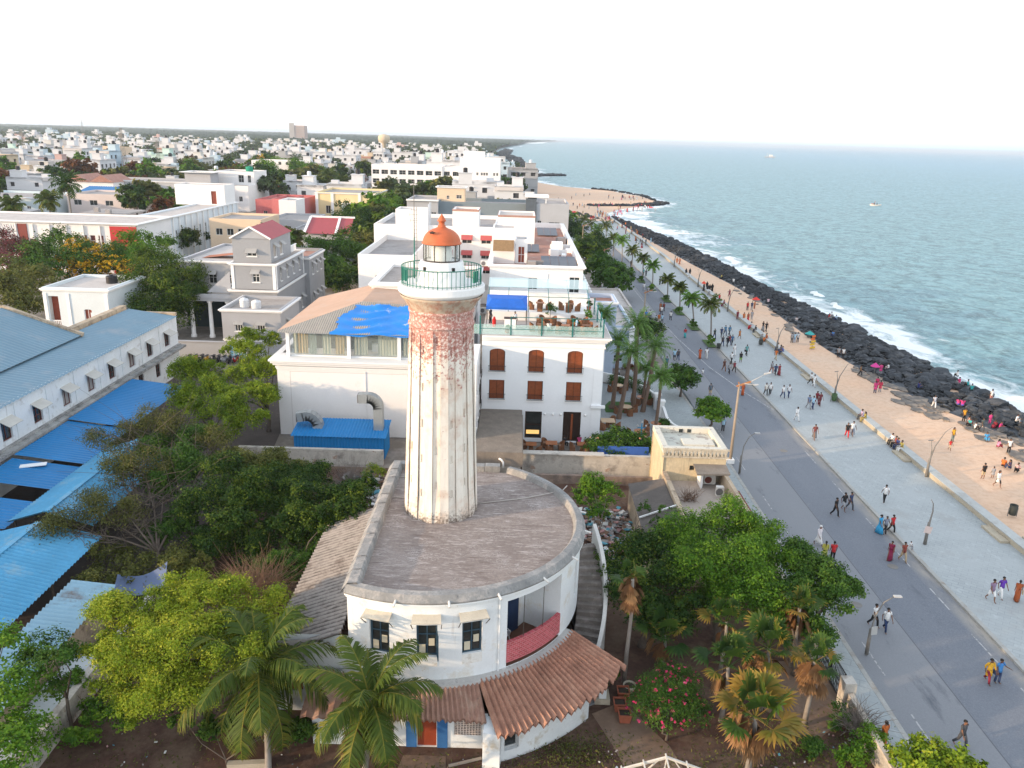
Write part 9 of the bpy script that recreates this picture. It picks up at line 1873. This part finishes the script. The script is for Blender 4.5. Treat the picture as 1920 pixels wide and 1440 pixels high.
for px,py,h,po,w_,lb,hr,s in((1382,600,10,'stand',m_(MR,MR),'man in maroon standing on the sand near the sarees','hair',1),(1394,602,10,'stand',sa(OR),'woman in orange saree standing on the sand','bun',.95),(1402,603,15,'stand',sa(RD,RU),'woman in red and brown saree on the sand','bun',.95),(1409,600,-20,'walkA',m_(GY,GY),'person in grey beside the red saree on the sand','hair',1),(1401,582,5,'stand',m_(RD,BK),'person in red shirt near the red parasol','hair',1),(1409,582,5,'stand',m_(NV,GY),'man in navy near the red parasol','hair',1),(1414,579,50,'stand',m_(OR,RU),'person in orange brown near the red parasol','hair',.95),(1430,620,20,'walkA',[('shirt',BK),('skirt',GY)],'woman in black top and grey skirt walking on the sand','long',.95),(1436,622,10,'walkB',m_(BK,BK),'man in black beside the grey skirt on the sand','hair',1),(1484,643,175,'stand',m_(GY,CH),'man in grey at the left of three on the sand','hair',1),(1489,643,180,'stand',m_(SB,(.2,.3,.45)),'man in pale blue in the middle of three on the sand','hair',1),(1495,642,190,'stand',m_((.55,.57,.6),CH),'man in pale grey at the right of three on the sand','hair',1),(1640,737,180,'stand',ku(PK,NV),'woman in bright pink kurta, front one of the pink trio','long',.97),(1643,728,180,'stand',ku((.5,.03,.12),BK),'woman in crimson kurta, back one of the pink trio','bun',.95),(1649,735,160,'stand',ku((.52,.05,.10),GY),'woman in rose red kurta, right one of the pink trio','long',.92),(1842,898,190,'stand',[('shirt',BK),('shorts',KH)],'man in black tee shirt and khaki shorts on the near sand','hair',1),(1860,897,180,'stand',[('kurta',GY)],'small child in grey dress on the near sand','hair',.72),(1869,913,20,'walkA',[('kurta',WH),('shorts',BK)],'woman in loose white top and dark shorts on the near sand','long',1),(1780,844,20,'walkB',[('shirt',RD),('shorts',KH)],'child in red tee shirt on the near sand','hair',.72),(1785,828,20,'stand',m_(YL,(.15,.2,.2)),'person in yellow top and grey trousers on the near sand','long',.95),(1890,850,0,'stand',m_(WH,BK),'woman in white top standing by the near rocks','long',1),(1806,790,10,'stand',m_((.60,.30,.03),BK),'woman in orange top standing at the edge of the near rocks','long',1),(1840,808,10,'walkA',m_((.08,.10,.10),CH),'woman in dark top walking down to the sandy hollow','long',.95),(1855,795,10,'stand',ku(PK,PK),'girl in pale pink in the sandy hollow of the rocks','hair',.8),(1857,753,190,'stand',m_(WH,(.4,.2,.18)),'woman in white standing on the outer rocks','bun',1),(1750,765,0,'walkA',m_((.45,.48,.55),WH),'man in pale shirt at the foot of the rocks','hair',1),(1571,671,0,'stand',m_(GY,BK),'man in grey standing on the flat rock ledge','hair',1),(1580,672,0,'stand',m_(WH,BK),'man in white standing on the flat rock ledge','hair',1),(1612,705,60,'walkA',m_((.2,.12,.06),BK),'man in brown stooping on the sand by the rock ledge','hair',.9),(1650,702,180,'stand',ku(PK,GY),'woman under the pink parasol','hair',.95),(1348,566,15,'stand',m_(RD,BK),'person in red standing behind the promenade wall','hair',.95),(1367,557,10,'walkA',ku(MR,MR),'woman in maroon walking on the sand below the red parasol','long',.95),(1269,495,10,'walkB',ku(OR,OR),'woman in orange on the upper sand','bun',1),(1274,495,-40,'walkA',sa((.6,.22,.12)),'woman in peach saree stooping on the upper sand','bun',.95)):P_(px,py,h,po,w_,lb,hr,s)
for i,(px,py)in enumerate(((1286,516),(1293,516),(1319,546),(1326,547),(1330,547),(1335,546),(1325,542))):P_(px,py,(20,10,40,0,15,-30,180)[i],'stand',[('burqa',BK)],('left one of two women in black robes walking apart on the sand','right one of two women in black robes walking apart on the sand','woman in black robe at the left of the group on the sand','woman in black robe at the front of the group on the sand','woman in black robe at the front right of the group on the sand','woman in black robe at the right end of the group on the sand','woman in black robe at the back of the group on the sand')[i],None,.96)
for px,py,sz,w_,lb,hr in((1797,728,.6,m_((.60,.04,.16),GY),'person in hot pink shirt climbing the outer rocks','hair'),(1793,716,.7,m_(WH,BK),'man in white on the outer rocks above the hot pink shirt','hair'),(1813,733,.6,m_(TL,BK),'man in teal sitting on the outer rocks','hair'),(1820,740,.5,m_((.03,.30,.30),BK),'man in green blue shirt sitting lower on the outer rocks','hair'),(1795,765,.4,m_(PK,(.08,.1,.4)),'left one of two in pink and blue seated in the rocks','long'),(1803,767,.4,m_((.55,.04,.2),(.1,.1,.45)),'right one of two in pink and blue seated in the rocks','long'),(1720,735,.5,m_((.02,.03,.14),NV),'man in navy seated low in the rocks','hair'),(1866,802,.05,sa((.22,.02,.04)),'woman in dark red saree seated in the sandy hollow','bun'),(1874,805,.05,sa((.60,.04,.2)),'woman in hot pink saree seated in the sandy hollow','bun'),(1815,795,.1,m_((.5,.3,.25),MR),'person in maroon and peach seated at the rock edge','long'),(1818,800,.1,m_(TL,BK),'man in teal shirt seated at the rock edge','hair'),(1827,806,.1,m_(WH,BK),'person in white seated at the rock edge','hair'),(1848,826,.1,m_((.06,.30,.58),(.06,.30,.58)),'person in bright blue seated on the near rock ledge','hair'),(1870,840,.1,m_((.6,.25,.4),MR),'woman in pink seated on the near rock ledge','long'),(1880,876,.1,m_(OR,BK),'person in orange in the seated cluster at the right edge of the sand','hair'),(1893,880,.1,m_((.05,.04,.09),NV),'woman in dark violet in the seated cluster at the right edge','long'),(1907,885,.1,m_((.62,.38,.36),BK),'person in salmon shirt in the seated cluster at the right edge','hair'),(1903,800,.6,m_(WH,GY),'man in white sitting on the rocks at the right edge','hair'),(1440,570,.3,m_((.62,.45,.5),GY),'person in pale pink sitting at the rock edge near the red parasol','hair'),(1493,606,.3,m_((.62,.55,.55),GY),'person in pale shirt crouching at the rock edge','hair'),(1553,603,.6,m_(RD,GY),'person in red sitting in the middle of the rocks','hair'),(1557,600,.6,m_(WH,GY),'person in white sitting in the middle of the rocks','hair'),(1567,605,.5,m_(SB,NV),'person in pale blue sitting in the middle of the rocks','hair'),(1561,636,.5,m_((.05,.2,.5),NV),'boy in bright blue crouching in the rocks','hair'),(1665,695,.2,m_(WH,(.5,.4,.4)),'person in white bending over the flat ledge','hair'),(1395,546,.3,m_(WH,GY),'person in white crouching at the rocks above the maroon dress','hair'),(1375,530,.2,m_(WH,WH),'person in white robe near the far rocks','hair'),(1352,523,.2,m_((.55,.5,.15),BK),'person in yellow near the far rocks','hair')):P_(px,py,rp_.uniform(-180,180),'squat',w_,lb,hr,1,sz)
person(6.6,70.2,.02,200,'sit',m_(PK,BK),'guest in pink seated at the table before the hotel doorway',None,1,'long');person(5.1,70.0,.02,140,'sit',m_(BK,BK),'guest in black seated at the table before the hotel doorway');person(.1,HY+3.0,FZ,30,'stand',m_(WH,BK),'waiter in white shirt standing at the rooftop counter');person(-2.3,HY+4.2,FZ,60,'stand',m_(CH,BK),'waiter in dark clothes under the blue rooftop awning');person(3.3,HY+1.0,FZ+.0,170,'sit',m_(WH,NV),'guest in white seated at the roof edge tables',None,1,'long');person(5.9,HY+1.1,FZ,90,'stand',m_(SB,CH),'waiter in pale blue between the rooftop tables')
FCOL=[(WH,'white'),(RD,'red'),(BK,'black'),(NV,'dark blue'),(OR,'orange'),(MR,'maroon'),(SB,'pale blue'),(PK,'pink'),(KH,'tan')]
def crowd(n,fn,where,grp,z=.03,mix=None):
 for i in range(n):
  x,y=fn();c,nm=rp_.choice(mix or FCOL);d=rp_.choice((BK,NV,GY,c));person(x,y,z if not callable(z)else z(x,y),rp_.uniform(0,360),rp_.choice(('stand','walkA','walkB')),m_(c,d)if rp_.random()<.7 else sa(c),'tiny person in %s %s'%(nm,where),grp,rp_.uniform(.9,1.0))
def along(pts,sx,sy):
 def f():
  k=rp_.randrange(len(pts)-1);t=rp_.random();a,b=pts[k],pts[k+1];return a[0]+(b[0]-a[0])*t+rp_.gauss(0,sx),a[1]+(b[1]-a[1])*t+rp_.gauss(0,sy)
 return f
crowd(34,along([(38,322),(46,338),(52,352),(60,368)],2.2,5),'bathing where the waves meet the sand by the groyne','bathers by the groyne',-.15,FCOL[:2]+FCOL[:2]+[FCOL[5],FCOL[7],FCOL[2]])
crowd(34,along([(26,310),(32,300),(37,292),(30,330)],2.5,6),'in the crowd at the start of the far sand spit','crowd at the start of the spit')
crowd(26,along([(24,345),(34,356),(50,368),(64,382)],3,6),'scattered along the dark groyne stones','people along the groyne')
crowd(22,along([(20,400),(40,420),(60,410),(66,400)],5,12),'out on the pale sand of the spit','people on the sand spit')
crowd(20,along([(34,290),(36,260),(38,240)],1.6,6),'walking the far sand before the rocks','walkers on the far sand');crowd(8,along([(33,270),(35,240),(35.5,215)],.8,4),'walking the far end of the promenade','walkers on the far promenade',.1)
# =  EVENING HAZE
hb=MB();hb.box(-16000,30000,-400,60000,-2.5,75);hz_=bpy.data.materials.new('haze_air');hz_.use_nodes=True;nt=hz_.node_tree;nt.nodes.clear();out=nt.nodes.new('ShaderNodeOutputMaterial');pv__=nt.nodes.new('ShaderNodeVolumePrincipled');pv__.inputs['Density'].default_value=HAZE;pv__.inputs['Color'].default_value=(.80,.90,1.0,1);pv__.inputs['Anisotropy'].default_value=.2;nt.links.new(pv__.outputs[0],out.inputs['Volume'])
if HAZE>0:o=hb.build('haze',hz_);o['kind']='stuff';o['label']='thin pale evening haze over town and sea';o['category']='haze'
# =  CAMERA, SUN, SKY
cam=bpy.data.cameras.new('camera');co=bpy.data.objects.new('camera',cam);COL.objects.link(co)
cam.sensor_width=36;cam.lens=FPX/1920*36;cam.clip_end=120000;cam.clip_start=.5
fwd=Vector((0,cos(PITCH),-sin(PITCH)));up0=Vector((0,sin(PITCH),cos(PITCH)));rt0=Vector((1,0,0))
rt=rt0*cos(ROLL)-(-up0)*(-sin(ROLL))*-1 if False else rt0*cos(ROLL)+up0*sin(ROLL)
upv=up0*cos(ROLL)-rt0*sin(ROLL)
M=Matrix((rt,upv,-fwd)).transposed().to_4x4();M.translation=Vector((0,0,CAMH));co.matrix_world=M
scene.camera=co
SUN_EL,SUN_AZ=rad(10),rad(-112)
sl=bpy.data.lights.new('sun','SUN');sl.energy=SUN_E;sl.angle=rad(1.0);sl.color=(1.0,.72,.46)
so_=bpy.data.objects.new('sun',sl);COL.objects.link(so_)
sd_=Vector((sin(SUN_AZ)*cos(SUN_EL),cos(SUN_AZ)*cos(SUN_EL),sin(SUN_EL)))
so_.rotation_euler=sd_.to_track_quat('Z','Y').to_euler();so_.location=sd_*300+Vector((0,0,0))
w=bpy.data.worlds.new('World');scene.world=w;w.use_nodes=True;nt=w.node_tree;bg=nt.nodes['Background']
sk=nt.nodes.new('ShaderNodeTexSky');sk.sky_type='NISHITA';sk.sun_disc=False;sk.sun_elevation=rad(24);sk.sun_rotation=SUN_AZ;sk.dust_density=2.0;sk.air_density=1.0
tc=nt.nodes.new('ShaderNodeTexCoord');sx=nt.nodes.new('ShaderNodeSeparateXYZ');nt.links.new(tc.outputs['Generated'],sx.inputs[0])
mr=nt.nodes.new('ShaderNodeMapRange');nt.links.new(sx.outputs[0],mr.inputs[0]);mr.inputs[1].default_value=-.2;mr.inputs[2].default_value=.75;mr.inputs[3].default_value=0;mr.inputs[4].default_value=1
mz=nt.nodes.new('ShaderNodeMapRange');nt.links.new(sx.outputs[2],mz.inputs[0]);mz.inputs[1].default_value=0;mz.inputs[2].default_value=.12;mz.inputs[3].default_value=1;mz.inputs[4].default_value=0
mm=nt.nodes.new('ShaderNodeMath');mm.operation='MULTIPLY';nt.links.new(mr.outputs[0],mm.inputs[0]);nt.links.new(mz.outputs[0],mm.inputs[1])
hazec=mixrgb(nt,mm.outputs[0],SKY_WHITE,SKY_EAST)
mu=nt.nodes.new('ShaderNodeMapRange');nt.links.new(sx.outputs[2],mu.inputs[0]);mu.inputs[1].default_value=.18;mu.inputs[2].default_value=.8;mu.inputs[3].default_value=0;mu.inputs[4].default_value=1
hazec=mixrgb(nt,mu.outputs[0],hazec,SKY_TOP)
mx=nt.nodes.new('ShaderNodeMix');mx.data_type='RGBA';mx.inputs[0].default_value=.72
nt.links.new(sk.outputs[0],mx.inputs[6]);nt.links.new(hazec,mx.inputs[7]);nt.links.new(mx.outputs[2],bg.inputs[0])
bg.inputs[1].default_value=SKY_S
vs=scene.view_settings;vs.view_transform='Standard';vs.look='None';vs.exposure=EXPO;vs.gamma=1
try:scene.cycles.use_denoising=True
except Exception:pass
scene.cycles.max_bounces=6;scene.cycles.diffuse_bounces=3;scene.cycles.transparent_max_bounces=12
for o in list(scene.objects):
 if '_o' in o:del o['_o']
